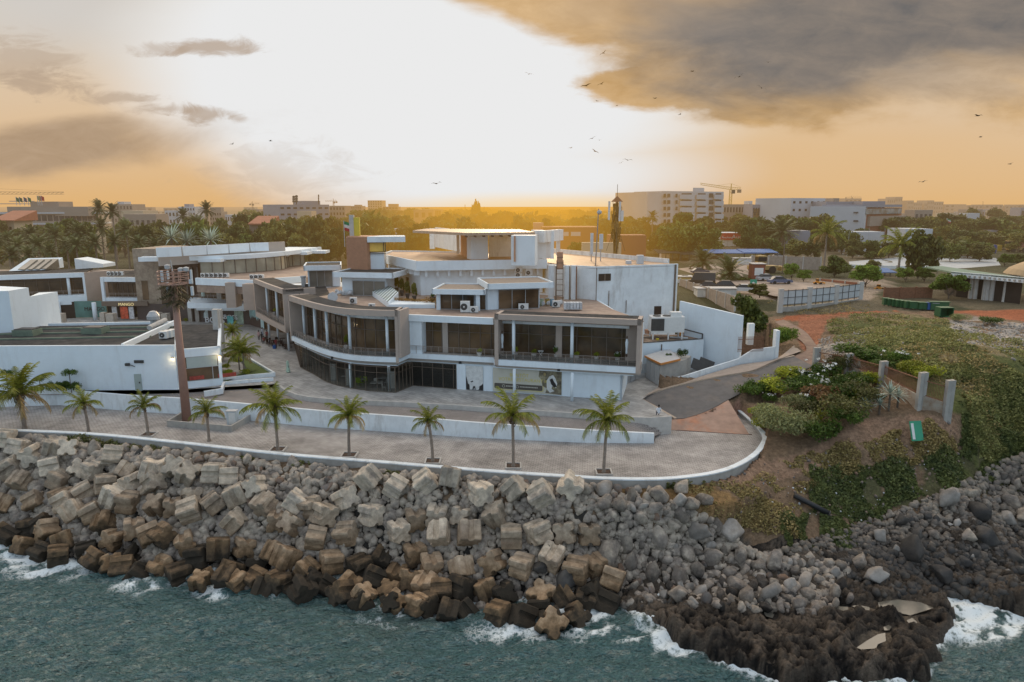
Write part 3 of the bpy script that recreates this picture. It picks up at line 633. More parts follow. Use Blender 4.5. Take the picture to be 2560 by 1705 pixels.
# ================================================================ ARMOUR BLOCKS AND BOULDERS
BLK=mat('armour_concrete',(.50,.425,.335),.95,.34,1.6,bump=.45,bscale=9,col2=(.30,.26,.22),thr=.56,island=.25,zdirt=((.25,.155,.08),-5.2,-.8,2.2,(.045,.034,.022),-6.6,-4.5))
ROCKG=mat('boulder_grey',(.20,.17,.145),.9,.4,1.6,bump=.9,bscale=6,col2=(.30,.255,.205),island=.35,zdirt=((.075,.06,.05),-7.4,-3.8,1.8,(.02,.018,.016),-8.4,-6.4))
ROCKR=mat('boulder_rusty',(.19,.12,.08),.9,.3,1.3,bump=.4,bscale=7,col2=(.14,.125,.115),island=.25)
ROCKP=mat('boulder_pale',(.34,.31,.28),.9,.2,1.3,bump=.4,bscale=7,col2=(.25,.22,.19),island=.25)
ROCKD=mat('boulder_dark',(.05,.045,.042),.75,.3,1.3,bump=.4,bscale=7,col2=(.08,.07,.06),island=.3)
LAVA=mat('lava_black',(.045,.038,.032),.6,.4,1.6,bump=.9,bscale=6,col2=(.10,.08,.06),thr=.55)
def antifer_mesh(seed):
 r=random.Random(seed);pts=[]
 S=.5;g=.15;dd=.17
 corners=[(S,-S),(S,S),(-S,S),(-S,-S)]
 for k in range(4):
  a=Vector(corners[k]);b=Vector(corners[(k+1) % 4]);d=(b-a).normalized();nrm=Vector((-d.y,d.x));ch=.06
  pts.append(a+d*ch)
  m_=(a+b)/2;pts.append(m_-d*(g+.03))
  for q in range(6):an=pi*q/5;pts.append(m_-d*cos(an)*g+nrm*sin(an)*dd*.85)
  pts.append(m_+d*(g+.03));pts.append(b-d*ch)
 bm=bmesh.new();rings=[]
 for z,s in ((-.5,.93),(-.46,1.0),(0,.985),(.44,.96),(.49,.90)):
  rings.append([bm.verts.new((p.x*s+r.uniform(-.006,.006),p.y*s+r.uniform(-.006,.006),z+r.uniform(-.006,.006))) for p in pts])
 n=len(pts)
 for i in range(4):
  for k in range(n):j=(k+1) % n;bm.faces.new((rings[i][k],rings[i][j],rings[i+1][j],rings[i+1][k]))
 bm.faces.new(rings[0][::-1]);bm.faces.new(rings[4]);bmesh.ops.recalc_face_normals(bm,faces=bm.faces)
 if r.random()<.5:
  c=Vector((r.choice((-.5,.5)),r.choice((-.5,.5)),r.choice((-.5,.5))))
  for v in bm.verts:
   dv=(v.co-c).length
   if dv<.3:v.co-=c.normalized()*(.3-dv)*.55
 me=bpy.data.meshes.new('armour_block');bm.to_mesh(me);bm.free();me.materials.append(BLK);return me
AM=[antifer_mesh(i) for i in range(8)]
def rock_mesh(seed,sub=3,rough=.22,m=None,flat=.75):
 bm=bmesh.new();bmesh.ops.create_icosphere(bm,subdivisions=sub,radius=.5);r=random.Random(seed);o=Vector((r.uniform(0,50),)*3)
 cuts=[(Vector((r.gauss(0,1),r.gauss(0,1),r.gauss(0,1))).normalized(),r.uniform(.25,.40)) for _ in range(13)]
 for v in bm.verts:
  d=v.co.normalized();k=.5*(1+rough*noise.noise(d*1.6+o)*1.6+rough*.3*noise.noise(d*5+o))
  p=d*k
  for n_,c_ in cuts:
   t=p.dot(n_)
   if t>c_:p-=n_*(t-c_)*.85
  v.co=Vector((p.x,p.y*.85,p.z*flat))
 me=bpy.data.meshes.new('boulder');bm.to_mesh(me);bm.free()
 for p in me.polygons:p.use_smooth=True
 if m:me.materials.append(m)
 return me
RK={k:[rock_mesh(100*j+i,3 if i<5 else 2,.3,m,.7+.1*(i % 3)) for i in range(7)] for j,(k,m) in enumerate((('g',ROCKG),('r',ROCKR),('p',ROCKP),('d',ROCKD)))}
def rand_rot():return (random.uniform(0,6.28),random.uniform(0,6.28),random.uniform(0,6.28))
blk_zone=[(-120,1000),(-120,1230),(0,1235),(120,1275),(330,1320),(600,1362),(900,1385),(1180,1420),(1320,1440),(1345,1400),(1420,1390),(1450,1330),(1400,1280),(1370,1220),(1350,1150),(1310,1120),(1220,1100),(1000,1082),(930,1080),(850,1100),(740,1140),(640,1150),(560,1100),(480,1080),(400,1075),(300,1050),(210,1045),(100,1020),(0,1005)]
placed=[]
def near(x,y,d,arr):
 for (a,b) in arr:
  if (a-x)**2+(b-y)**2<d*d:return True
 return False
cand=[]
u_=np.random.default_rng(12)
for _ in range(60000):
 ox_,oy_=u_.uniform(-120,1460),u_.uniform(1000,1440)
 if not inside(np.array([ox_]),np.array([oy_]),blk_zone)[0]:continue
 cand.append((ox_,oy_))
 if len(cand)>5200:break
ts=np.array([[*at(O(a,b),-6).xy] for a,b in cand])
ca_=np.array([O(a,b) for a,b in cand]);hx_,hy_,zz=hit(ca_[:,0],ca_[:,1],1.0,-9.6);P=np.stack([hx_,hy_],1)
blocks=[]
for (x,y),z in zip(P,zz):
 if near(x,y,1.7,placed):continue
 if segdist(np.array([x]),np.array([y]),WALL,False)[0]<1.5:continue
 placed.append((x,y));blocks.append((x,y,z))
blocks.sort(key=lambda b:-b[1])
BG='grooved concrete armour blocks of the breakwater'
for k,(x,y,z) in enumerate(blocks):
 s=random.uniform(1.72,2.0);zz_=float(max(hq(x,y)[0],-10.8))+s*.50+random.uniform(-.15,.65)
 o=new_obj('armour_block',AM[k % 8],None,(x,y,zz_),rand_rot(),(s,s*random.uniform(.96,1.04),s))
 if y>63:lab,gr='pale dry grooved concrete armour block high on the breakwater below the sea wall','pale upper armour blocks'
 elif zz_>-8.3:lab,gr='brownish grooved concrete armour block halfway down the breakwater slope','brownish middle armour blocks'
 else:lab,gr='dark wet grooved concrete armour block at the waterline of the breakwater','wet waterline armour blocks'
 tag(o,lab,'armour block',gr)
for i,(a,b,s) in enumerate(((1245,1385,2.0),(1268,1450,2.1),(1360,1380,2.1),(640,1350,1.9),(720,1352,1.9),(545,1347,1.6),(460,1345,1.5),(835,1380,1.7),(900,1395,1.4),(960,1400,1.6),(1030,1415,1.6))):
 p=at(O(a,b),-9.8);o=new_obj('armour_block',AM[i % 8],None,(p.x,p.y,-9.7+s*.2),rand_rot(),(s,s,s))
 tag(o,'dark concrete armour block standing half sunk in the surf off the breakwater','armour block','armour blocks standing in the surf')
def on_slope(a,b,lift=0.3,zmin=-9.9):
 q=O(a,b);x,y,z=hit([q[0]],[q[1]],lift,zmin);return Vector((x[0],y[0],z[0]))
rocks_done=[];BN=0;stuffV=[];stuffF=[]
def put_rock(a,b,px,kind,lab,grp,sink=.3):
 """px = size in overview pixels"""
 global BN
 p=on_slope(a,b);dist=(Vector((0,0,HC))-p).length;s=px*1.0875*dist/FL
 for (q,r) in rocks_done:
  if (q-p).length<(r+s)*.34:return False
 if segdist(np.array([p.x]),np.array([p.y]),WALL,False)[0]<.2+s*.45:return False
 rocks_done.append((p,s))
 z=max(float(hq(p.x,p.y)[0]),-10.5)+s*.5*(1-sink)
 o=new_obj('boulder',random.choice(RK[kind]),None,(p.x,p.y,z),rand_rot(),(s*random.uniform(.95,1.3),s*random.uniform(.85,1.1),s))
 tag(o,lab,'boulder',grp);BN+=1
 return True
LB=dict(c=('rounded grey boulder in the pile at the foot of the earth cliff','rounded boulders below the earth cliff'),
          u=('small dark or rusty boulder packed between sea wall and armour blocks','small boulders under the sea wall'),
          s=('wet dark boulder on the rocky shore right of the pile','dark boulders on the right shore'),
          f=('pale loose rock lying in the weedy field','loose rocks in the field'))
big=[(1520,1150,52,'g'),(1560,1195,52,'g'),(1475,1195,45,'g'),(1510,1240,60,'g'),(1400,1285,78,'g'),(1440,1245,60,'g'),(1600,1235,66,'p'),(1680,1225,66,'p'),(1580,1280,45,'g'),(1640,1295,50,'g'),(1560,1330,48,'g'),(1610,1368,40,'p'),(1690,1355,52,'g'),(1500,1330,52,'g'),(1560,1375,50,'g'),(1770,1370,52,'p'),(1800,1400,58,'g'),(1850,1345,48,'p'),(2010,1335,50,'p'),(2100,1285,68,'d'),(2160,1330,46,'d'),(2185,1355,50,'d'),(1300,1350,66,'d'),(1340,1135,56,'g'),(1390,1160,44,'g'),(1570,1130,44,'g'),(1620,1165,44,'g'),(2180,1160,55,'p'),(1975,1300,40,'g'),(1450,1300,50,'g'),(1700,1290,45,'g'),(1240,1310,44,'d'),(1180,1310,40,'d'),(1255,1270,44,'d')]
for a,b,px,k in big:put_rock(a,b,px,k,*LB['s' if a>1900 else 'c'])
def scatter(n,poly,smin,smax,kinds,key,tries=30):
 xs_=[p[0] for p in poly];ys_=[p[1] for p in poly];c=0
 for _ in range(n*tries):
  if c>=n:break
  a,b=random.uniform(min(xs_),max(xs_)),random.uniform(min(ys_),max(ys_))
  if not inside(np.array([a]),np.array([b]),poly)[0]:continue
  if put_rock(a,b,smin+(smax-smin)*random.random()**2,random.choice(kinds),*LB[key]):c+=1
PILE=[(1370,1120),(1430,1115),(1560,1150),(1640,1190),(1720,1270),(1800,1290),(1930,1300),(1960,1390),(1800,1400),(1650,1400),(1480,1370),(1400,1360),(1450,1290),(1390,1200)]
scatter(180,PILE,24,50,'gggggpr','c')
scatter(18,[(430,1068),(560,1085),(700,1110),(640,1160),(560,1150),(430,1110)],20,40,'grg','u')
scatter(46,[(190,1035),(330,1048),(500,1062),(700,1078),(900,1098),(860,1118),(740,1140),(640,1150),(520,1130),(420,1085),(230,1060)],15,32,'ggrd','u')
scatter(14,[(1000,1095),(1320,1115),(1370,1140),(1100,1120)],16,34,'gr','u')
scatter(56,[(1900,1290),(2000,1230),(2150,1160),(2290,1080),(2354,1060),(2400,1250),(2354,1330),(2250,1340),(2150,1310),(1960,1330)],14,42,'gdddp','s')
scatter(9,[(1960,760),(2300,760),(2354,850),(2200,860),(1950,850)],5,12,'p','f')
print('BLOCKS',len(blocks),'BOULDERS',BN)
def mass(name,n,poly,smin,smax,kind,m,lift=.0):
 base=[RK['g'][5],RK['g'][6]];bv=[]
 for me_ in base:
  v=np.array([x.co for x in me_.vertices]);f=np.array([p.vertices for p in me_.polygons]);bv.append((v,f))
 bm=bmesh.new();bmesh.ops.create_icosphere(bm,subdivisions=1,radius=.5);v=np.array([x.co for x in bm.verts]);f=np.array([[q.index for q in p.verts] for p in bm.faces]);bm.free()
 r=np.random.default_rng(int(poly[0][0])+n);xs_=[p[0] for p in poly];ys_=[p[1] for p in poly]
 a=r.uniform(min(xs_),max(xs_),n*4);b=r.uniform(min(ys_),max(ys_),n*4);k=inside(a,b,poly);a,b=a[k][:n],b[k][:n];n=len(a)
 x_,y_,z=hit(a*1.0875,b*1.0875,0,-10.2);P=np.stack([x_,y_],1)
 V=[];Fc=[]
 for i in range(n):
  d=hypot(P[i,0],P[i,1],) if False else sqrt(P[i,0]**2+P[i,1]**2+(HC-z[i])**2);s=(smin+(smax-smin)*r.random()**2)*1.0875*d/FL
  q=v*(1+.35*(r.random((len(v),1))-.5));R=np.linalg.qr(r.normal(size=(3,3)))[0]
  q=(q*np.array([1.2,1,.8]))@R.T*s+np.array([P[i,0],P[i,1],z[i]+s*.2+lift]);Fc.append(f+len(v)*i);V.append(q)
 me_=np_mesh(name,np.concatenate(V),np.concatenate(Fc),m);o=new_obj(name,me_);return o
tag(mass('stone_rubble',8500,[(-60,1000),(0,1005),(400,1040),(860,1086),(1300,1116),(1450,1120),(1620,1190),(1720,1270),(1960,1300),(1900,1420),(1480,1390),(1300,1430),(900,1385),(600,1362),(330,1322),(0,1240),(-60,1220)],8,27,'g',ROCKG),'grey stones and rubble filling the gaps between blocks and boulders','rubble',kind='stuff')
tag(mass('shore_shingle',3800,[(1700,1290),(1900,1230),(2050,1180),(2200,1120),(2300,1060),(2420,1040),(2420,1340),(2250,1340),(2150,1330),(1960,1340),(1850,1330)],4,17,'g',ROCKG),'dark and pale stones littering the right hand shore','shingle',kind='stuff')
tag(mass('wet_stones',1400,[(1850,1300),(2100,1250),(2354,1260),(2420,1360),(2250,1380),(2000,1370),(1700,1400),(1450,1400)],6,22,'d',ROCKD),'black wet stones along the edge of the lava shelf','wet stones',kind='stuff')
tag(mass('field_gravel',900,[(1880,780),(2000,760),(1980,830),(1900,830)],1.5,5,'p',ROCKP),'pale gravel spread beside the dirt track','gravel',kind='stuff')
tag(mass('field_rubble',1100,[(2190,735),(2354,745),(2500,770),(2450,820),(2300,800),(2200,790)],1.5,6,'p',ROCKP),'pale broken rubble strewn in the weedy field','rubble',kind='stuff')
lit=mat('litter_pale',(.55,.56,.56),.8,.3,5,col2=(.15,.25,.42),thr=.62)
tag(mass('slope_stones',420,[(1600,1115),(1780,1060),(2000,1020),(2190,965),(2230,1100),(2050,1190),(1900,1240),(1740,1230),(1680,1170)],1.5,8,'p',ROCKR),'small brown stones scattered over the bare earth slope','stones',kind='stuff')
tag(mass('litter',110,[(1700,1080),(1900,1120),(2100,1020),(2250,1000),(2200,1150),(2000,1240),(1880,1200),(1750,1150)],1.5,5,'p',lit,.03),'scraps of white and blue litter strewn down the earth cliff','litter',kind='stuff')
# ================================================================ CENTRAL BUILDING
YEL=mat('yellow_paint',(.62,.50,.06),.6,.05,2)
LIME=mat('lime_plastic',(.42,.60,.03),.5,.05,2)
def clump(cx,cy,cz,r,n,size,rr,flat=1.0,shell=.55):
 """leaf quads in a lumpy volume -> (V,F)"""
 d=rr.normal(size=(n,3));d /= np.linalg.norm(d,axis=1)[:,None]
 rad=r*(shell+(1-shell)*rr.random(n))[:,None];c=d*rad*np.array([1,1,flat])+np.array([cx,cy,cz])
 a=rr.normal(size=(n,3))+d*.6;a /= np.linalg.norm(a,axis=1)[:,None];t=np.cross(a,rr.normal(size=(n,3)));t /= np.linalg.norm(t,axis=1)[:,None];b=np.cross(a,t)
 s=size*(.6+.8*rr.random(n))[:,None]
 V=np.stack([c-t*s,c+b*s*.55,c+t*s,c-b*s*.55],1).reshape(-1,3)
 return V,np.arange(n*4).reshape(-1,4)
def merge(parts):
 V=[];Fc=[];o=0
 for v,f in parts:V.append(v);Fc.append(f+o);o+=len(v)
 return np.concatenate(V),np.concatenate(Fc)
def glazing(parent,poly,z0,z1,step,trans=(),gm=None,fm=None,fr=.06,ends=True,name='glazing',thick=.05):
 """sheet of glass along an open polyline (outside on the right of travel) + its frame as sub-part"""
 gm=gm or GLASS_UP;fm=fm or BRONZE
 mb=MB();band(mb,poly,z0,z1,0,thick);g=mb.build(name,gm,parent)
 fb=MB();pts=along([Vector((p[0],p[1],0)) for p in poly],step)
 pl=[(p,t) for p,t in pts];e=Vector((poly[-1][0],poly[-1][1],0));pl.append((e,pl[-1][1]))
 for p,t in pl:
  fb.box((p.x+t.y*.05,p.y-t.x*.05,(z0+z1)/2),(fr*1.3,fr*2,z1-z0-.02),atan2(t.y,t.x))
 for z in list(trans)+[z0+fr/2,z1-fr/2]:band(fb,poly,z-fr/2,z+fr/2,-.13,-.005)
 fb.build('window_frame',fm,g);return g
def railing(parent,poly,z,h=1.05,step=1.1,n=4,m=None,name='railing',fill=False):
 m=m or RAILM;mb=MB()
 for p,t in along([Vector((q[0],q[1],z)) for q in poly],step):mb.bar(p,p+Vector((0,0,h)),.035,4)
 for i in range(len(poly)-1):
  a=Vector((poly[i][0],poly[i][1],z));b=Vector((poly[i+1][0],poly[i+1][1],z))
  for k in range(n):zz=Vector((0,0,h-k*.16)) if k else Vector((0,0,h));mb.bar(a+zz,b+zz,.035 if k==0 else .018,4)
 o=mb.build(name,m,parent)
 if fill:
  f=MB();band(f,poly,z+.12,z+h-.3,0,.02);f.build('railing_glass',RGLASS,o)
 return o
RGLASS=glassmat('railing_infill',(.16,.15,.14),.55,.2)
def column(parent,p,z0,z1,r=.2,m=None):
 mb=MB();mb.lathe((p[0],p[1],0),[(r,z0),(r,z1)],14);o=mb.build('column',m or WHITE,parent)
 for f in o.data.polygons:f.use_smooth=len(f.vertices)==4
 return o
def text(parent,s,size,loc,rz,m,tilt=pi/2,name='lettering',ext=.02,sx=1.0,align='LEFT'):
 cu=bpy.data.curves.new(name,'FONT');cu.body=s;cu.size=size;cu.extrude=ext;cu.align_x=align;cu.materials.append(m)
 tmp=bpy.data.objects.new('tmp',cu);COL.objects.link(tmp);dg=bpy.context.evaluated_depsgraph_get()
 me=bpy.data.meshes.new_from_object(tmp.evaluated_get(dg));bpy.data.objects.remove(tmp);bpy.data.curves.remove(cu)
 o=new_obj(name,me,parent,loc,(tilt,0,rz),(sx,1,1))
 if parent and parent.location.length:o.location=Vector(loc)-parent.location
 return o
ZS,ZB,ZR,ZT,ZD=3.4,4.6,10.0,10.8,9.6
mall=thing('shopping_building','large white and taupe two-storey waterfront building with curved balcony front and rooftop halls','building')
cv=[at(C(x,y),ZB).xy for x,y in ((358,603),(450,645),(560,692),(700,737),(850,765),(1000,778),(1150,785),(1268,787))]
cv=[p.xy for p in catmull([p.to_3d() for p in cv],4)]
c_in=at(C(1352,752),ZB).xy;m_r=at(C(2068,790),ZB).xy;f2a=at(D(190,668),ZB).xy;f2b=at(D(1412,737),ZB).xy
dF2=(f2b-f2a).normalized();nF2=Vector((-dF2.y,dF2.x))
front=cv+[c_in,m_r,f2a,f2b]
mb=MB();band(mb,cv+[c_in,m_r],3.95,ZB,0,.5);band(mb,cv+[c_in,m_r],3.35,3.95,.55,1.0)
band(mb,[f2a-dF2*.1,f2b+dF2*.0],3.85,ZB-.02,0,.5);band(mb,[f2a,f2b-dF2*.8],3.35,3.85,.6,1.0)
mb.prism([f2b,f2b+nF2*5,f2b+nF2*5-dF2*.5,f2b-dF2*.5+nF2*.5],3.85,ZB-.02)
mb.build('balcony_slab',WHITE,mall)
mb=MB();band(mb,cv+[c_in,m_r],ZS+.1,ZB-.05,.5,4.5);band(mb,[f2a,f2b],ZS+.1,ZB-.07,.5,4.5);mb.build('balcony_floor',TAUPE2,mall)
g1=offset(cv,2.6);gm_a=c_in+Vector((.35,1.9));gm_b=m_r+Vector((.2,1.7));g2=[f2a+nF2*2.7+dF2*.4,f2b+nF2*2.7-dF2*.4]
fl=[at(B(120,1105),ZB).xy,at(B(240,1185),ZB).xy,at(B(378,1262),ZB).xy]
flr=[at(B(x,y),ZT).xy for x,y in ((120,888),(240,925),(365,962))]
fl=[(a+b)/2 for a,b in zip(fl,flr)]
dfl=(fl[-1]-fl[0]).normalized();nfl=Vector((-dfl.y,dfl.x))
body=[p for p in offset(cv,2.95)[1:]]+[gm_a+Vector((0,.3)),gm_b+Vector((0,.3)),g2[0]+nF2*.3,g2[1]+nF2*.3,f2b+nF2*5,Vector((14.5,96)),Vector((13.5,107)),Vector((6,130)),Vector((-20,135)),Vector((-46,128)),fl[0]+nfl*3.2,fl[-1]+nfl*3.4]
mb=MB();mb.cm=0;mb.prism(body,ZS+.3,ZD-.1,top=0);mb.build('upper_storey',WHITE,mall)
mb=MB();mb.prism(offset(cv,3.2)[2:]+[c_in+Vector((.8,.9)),m_r+Vector((0,.9)),f2a+nF2*1.2,f2b+nF2*1.2-dF2*.6,f2b+nF2*4.8,Vector((14.2,96)),Vector((13,106)),Vector((-20,130)),Vector((-33,122)),Vector((-34,112))],ZD-.1,ZD);mb.build('roof_deck',DECK,mall)
mb=MB();mb.prism([fl[0]+nfl*2.9,fl[-1]+nfl*3,Vector((-33.2,106)),Vector((-30,112)),Vector((-34,124)),Vector((-46,127.5))],ZD-.08,ZD+.03);mb.build('felt_roof',DKROOF,mall)
def frame_bay(poly,z0,zr,zt,depth,cap=True,th=.38,sl=True,sr=True,ext=3.0,fb=.0):
 fr=thing
 mb=MB();band(mb,poly,zr,zt,-.02,th)
 a,b=Vector(poly[0]),Vector(poly[-1])
 d0=(Vector(poly[1])-a).normalized();n0=Vector((-d0.y,d0.x));d1=(b-Vector(poly[-2])).normalized();n1=Vector((-d1.y,d1.x))
 if sl:mb.prism([a-n0*.02,a-n0*.02+d0*th,a+n0*ext+d0*th,a+n0*ext],z0-.75,zt)
 if sr:mb.prism([b-n1*.02,b+n1*ext,b+n1*ext-d1*th,b-n1*.02-d1*th],z0-.75,zt)
 mb.build('portal_frame',TAUPE,mall)
 mb=MB();band(mb,poly,zr+.35,zt-.03,th+.01,depth);o=mb.build('canopy_roof',DKROOF,mall)
 mb=MB();band(mb,poly,zr+.02,zr+.34,th+.01,depth-.3);mb.build('soffit',TAUPE2,o)
frame_bay(cv,ZB,ZR,ZT,3.3,ext=3.1)
glazing(mall,g1,ZB,ZR+.1,1.62,(ZB+3.1,))
mb=MB();band(mb,offset(cv,2.2),ZR-.75,ZR,0,.3);mb.build('header_beam',WHITE2,mall)
mb=MB();e=cv[-1];mb.prism([e+Vector((0,.05)),e+Vector((.35,-.05)),c_in+Vector((.2,.1)),c_in+Vector((-.2,.4))],ZB-.05,ZT-.01);mb.build('return_wall',TAUPE,mall)
for x,y in ((478,606),(572,655),(672,697),(862,742),(1177,770)):p=at(C(x,y),ZB);column(mall,p,ZB,ZR+.02)
railing(mall,offset(cv,.25),ZB,fill=True,step=1.0)
mb=MB();mb.wall(c_in+Vector((.15,.15)),m_r+Vector((0,.1)),9.0,9.85,.5);mb.wall(c_in+Vector((.15,.15)),gm_a,ZB,9.0,.4)
wl=at(C(1415,750),ZB).xy;dm=(gm_b-gm_a).normalized();mb.prism([c_in+Vector((.0,.3)),c_in+dm*1.9+Vector((0,.25)),gm_a+dm*1.9,gm_a],ZB,9.0)
mb.build('white_surround',WHITE,mall)
ga=gm_a+dm*1.6;glazing(mall,[ga,ga+dm*2.75],ZB,9.1,1.3,(ZB+2.9,));mb=MB();mb.wall(ga+dm*2.75,ga+dm*3.5,ZB,9.1,.5);mb.build('pier',TAUPE2,mall)
glazing(mall,[ga+dm*3.5,gm_b+dm*.2],ZB,9.1,1.5,(ZB+2.9,));railing(mall,[c_in+Vector((0,.2)),m_r+Vector((0,.25))],ZB,step=1.05)
frame_bay([f2a,f2b],ZB+.0,ZR-.2,ZT-.3,3.3,ext=3.2,th=.5)
gl=g2[0];glazing(mall,[gl,gl+dF2*7.1],ZB,ZR,1.75,(ZB+3.05,));mb=MB();mb.wall(gl+dF2*7.1,gl+dF2*7.9,ZB,ZR,.6);mb.build('pier',TAUPE,mall)
glazing(mall,[gl+dF2*7.9,g2[1]-dF2*1.6],ZB,ZR,1.9,(ZB+3.05,));mb=MB();mb.wall(g2[1]-dF2*1.6,g2[1],ZB,ZR,.5);mb.build('pier',TAUPE,mall)
mb=MB();mb.wall(g2[0]-nF2*.5,g2[1]-nF2*.5-dF2*1.2,ZR-1.0,ZR-.2,.3);mb.build('header_beam',WHITE2,mall)
for x,y in ((350,668),(838,692)):p=at(D(x,y),ZB);column(mall,p,ZB,ZR-.15,.21)
railing(mall,[f2a+nF2*.25+dF2*.4,f2b+nF2*.25-dF2*.4],ZB,step=1.1,fill=True)
gc=[at(C(x,y),0).xy for x,y in ((445,868),(500,900),(560,928),(650,985),(740,1018),(850,1042),(950,1058),(1050,1070),(1240,1082))]
gc=[p.xy for p in catmull([p.to_3d() for p in gc],3)];gk=at(C(1385,1022),0).xy;wb=at(C(1755,1052),0).xy;wr=at(D(1260,1010),0).xy
glazing(mall,gc,0.02,ZS,1.7,(2.6,),GLASS_GR,BRONZE,.035);glazing(mall,[gc[-1],gk],0.02,ZS,.85,(2.6,),GLASS_GR,BRONZE,.04)
glazing(mall,[gk,wb],.02,ZS,1.5,(2.7,),glassmat('storefront_glazing',(.04,.038,.035),.6,.05),BRONZE,.045)
mb=MB();mb.prism(gc+[gk,wb,wb+Vector((1,7)),gc[0]+Vector((9,6))],.004,.015);o=mb.build('shop_floor',mat('shop_floor',(.5,.46,.42),.5,.2,1),mall)
mb=MB();mb.wall(gc[0]+Vector((.3,.2)),gc[0]+Vector((9,6.4)),0,ZS+.2,.3);mb.wall(gc[0]+Vector((9,6.4)),wb+Vector((1,7.0)),0,ZS+.2,.3);mb.wall(wb+Vector((.3,.2)),wb+Vector((1,7)),0,ZS+.2,.3)
mb.build('shop_inner_wall',mat('shop_inner',(.42,.40,.37),.8,.5,.6),mall)
for x,y in ((868,1041),(1190,1071)):p=at(C(x,y),0);column(mall,p,0,ZS,.2)
dW=(wr-wb).normalized();nW=Vector((-dW.y,dW.x));pz0=at(C(1830,1060),0).xy;pz1=at(C(1982,1066),0).xy;bn0=at(C(2055,1072),0).xy;bn1=at(D(760,976),0).xy
s=lambda p:wb+dW*((p-wb).dot(dW))
mb=MB();mb.wall(wb,s(pz0),0,ZS+.05,.3,.15);mb.wall(s(pz1),s(bn0),0,ZS+.05,.3,.15);mb.wall(s(bn0),s(bn1),0,ZS+.05,.26,.17);mb.wall(s(bn1),wr,0,ZS+.05,.3,.15);mb.wall(wr-dW*.15,wr+nW*9-dW*.15,0,ZS+.6,.3)
mb.wall(s(pz0)+nW*.3,s(pz1)+nW*.3,0,ZS+.05,.2)
mb.build('ground_wall',WHITE,mall)
for x,y in ((356,980),(840,1018)):p=at(D(x,y),0);column(mall,p,0,ZS+.2,.19)
a0,a1=s(pz0),s(pz1);PW_=(a1-a0).length;az=atan2(dW.y,dW.x)
pos=thing('wall_poster','crumpled white and black poster in a wall opening left of the restaurant banner','poster',(a0.x,a0.y,0),rz=az)
def blobpoly(pts,y,th=.01):
 mb=MB();n=len(pts)
 v=[(p[0],y,p[1]) for p in pts];mb.face(v);return mb
def flat(parent,name,pts,y,m):
 mb=blobpoly(pts,y);o=mb.build(name,m,loc=(0,0,0));o.parent=parent;return o
PAPER=mat('poster_paper',(.66,.67,.66),.8,.16,2.5,bump=.6,bscale=5);INK=mat('poster_ink',(.035,.03,.028),.8,.2,3)
flat(pos,'sheet',[(.05,.08),(PW_-.05,.08),(PW_-.05,3.3),(.05,3.3)],-.02,PAPER)
flat(pos,'dark_print',[(.05,.08),(.05,1.9),(.18,1.5),(.3,.9),(.5,.75),(.55,.2),(.5,.08)],-.03,INK);flat(pos,'dark_print',[(.62,1.15),(.95,1.32),(1.05,1.2),(.8,1.05)],-.03,INK)
flat(pos,'dark_print',[(PW_-.05,.08),(PW_-.05,1.0),(PW_-.3,.75),(PW_-.55,.6),(PW_-.6,.2),(PW_-.75,.08)],-.03,INK);flat(pos,'dark_print',[(.9,.08),(1.0,.5),(1.15,.62),(1.3,.5),(1.35,.08),(1.25,.08),(1.15,.4),(1.05,.08)],-.03,INK)
b0,b1=s(bn0),s(bn1);BWd=(b1-b0).length
ban=thing('restaurant_banner','wide pale banner with yellow BIENTÔT VOTRE RESTAURANT ICI lettering on the ground floor wall','banner',(b0.x,b0.y,0),rz=az)
BPAP=mat('banner_sheet',(.56,.54,.46),.7,.08,.6);YT=mat('banner_yellow',(.62,.52,.12),.7,.05,2);DKB=mat('banner_dark',(.10,.085,.07),.7,.05,2)
flat(ban,'sheet',[(.1,.12),(BWd-.1,.12),(BWd-.1,3.25),(.1,3.25)],-.03,BPAP)
def ltext(parent,s_,size,x,z,y,m,sx=1.0,name='lettering'):
 o=text(None,s_,size,(0,0,0),0,m,ext=.004,sx=sx,name=name);o.parent=parent;o.location=(x,y,z);return o
ltext(ban,'BIENTÔT',.62,2.35,2.2,-.045,YT);ltext(ban,'VOTRE RESTAURANT ICI',.62,.85,1.6,-.045,YT)
flat(ban,'dark_strip',[(.3,.62),(.42,.5),(6.6,.5),(6.72,.62),(6.72,1.12),(6.6,1.22),(.42,1.22),(.3,1.12)],-.045,DKB);flat(ban,'yellow_edge',[(.6,.40),(6.7,.40),(6.85,.55),(6.85,1.2),(6.78,1.2),(6.78,.58),(6.66,.46),(.6,.46)],-.05,YT)
def ring(parent,cx,cz,r,y,m):
 mb=MB()
 for k in range(16):
  a,b=2*pi*k/16,2*pi*(k+1)/16;mb.face([(cx+r*cos(a),y,cz+r*sin(a)),(cx+r*cos(b),y,cz+r*sin(b)),(cx+r*.75*cos(b),y,cz+r*.75*sin(b)),(cx+r*.75*cos(a),y,cz+r*.75*sin(a))])
 o=mb.build('round_symbol',m,loc=(0,0,0));o.parent=parent
PT=mat('banner_pale_print',(.55,.53,.46),.7,.05,2)
ring(ban,1.55,.87,.2,-.06,PT);ring(ban,3.4,.87,.2,-.06,PT)
mb=MB()
for x0,x1 in ((1.9,2.9),(3.75,6.1)):
 x=x0
 while x<x1:mb.face([(x,-.06,.82),(x+.14,-.06,.82),(x+.14,-.06,.96),(x,-.06,.96)]);x+=.2
o=mb.build('small_print',PT,loc=(0,0,0));o.parent=ban
W_=BWd-.12
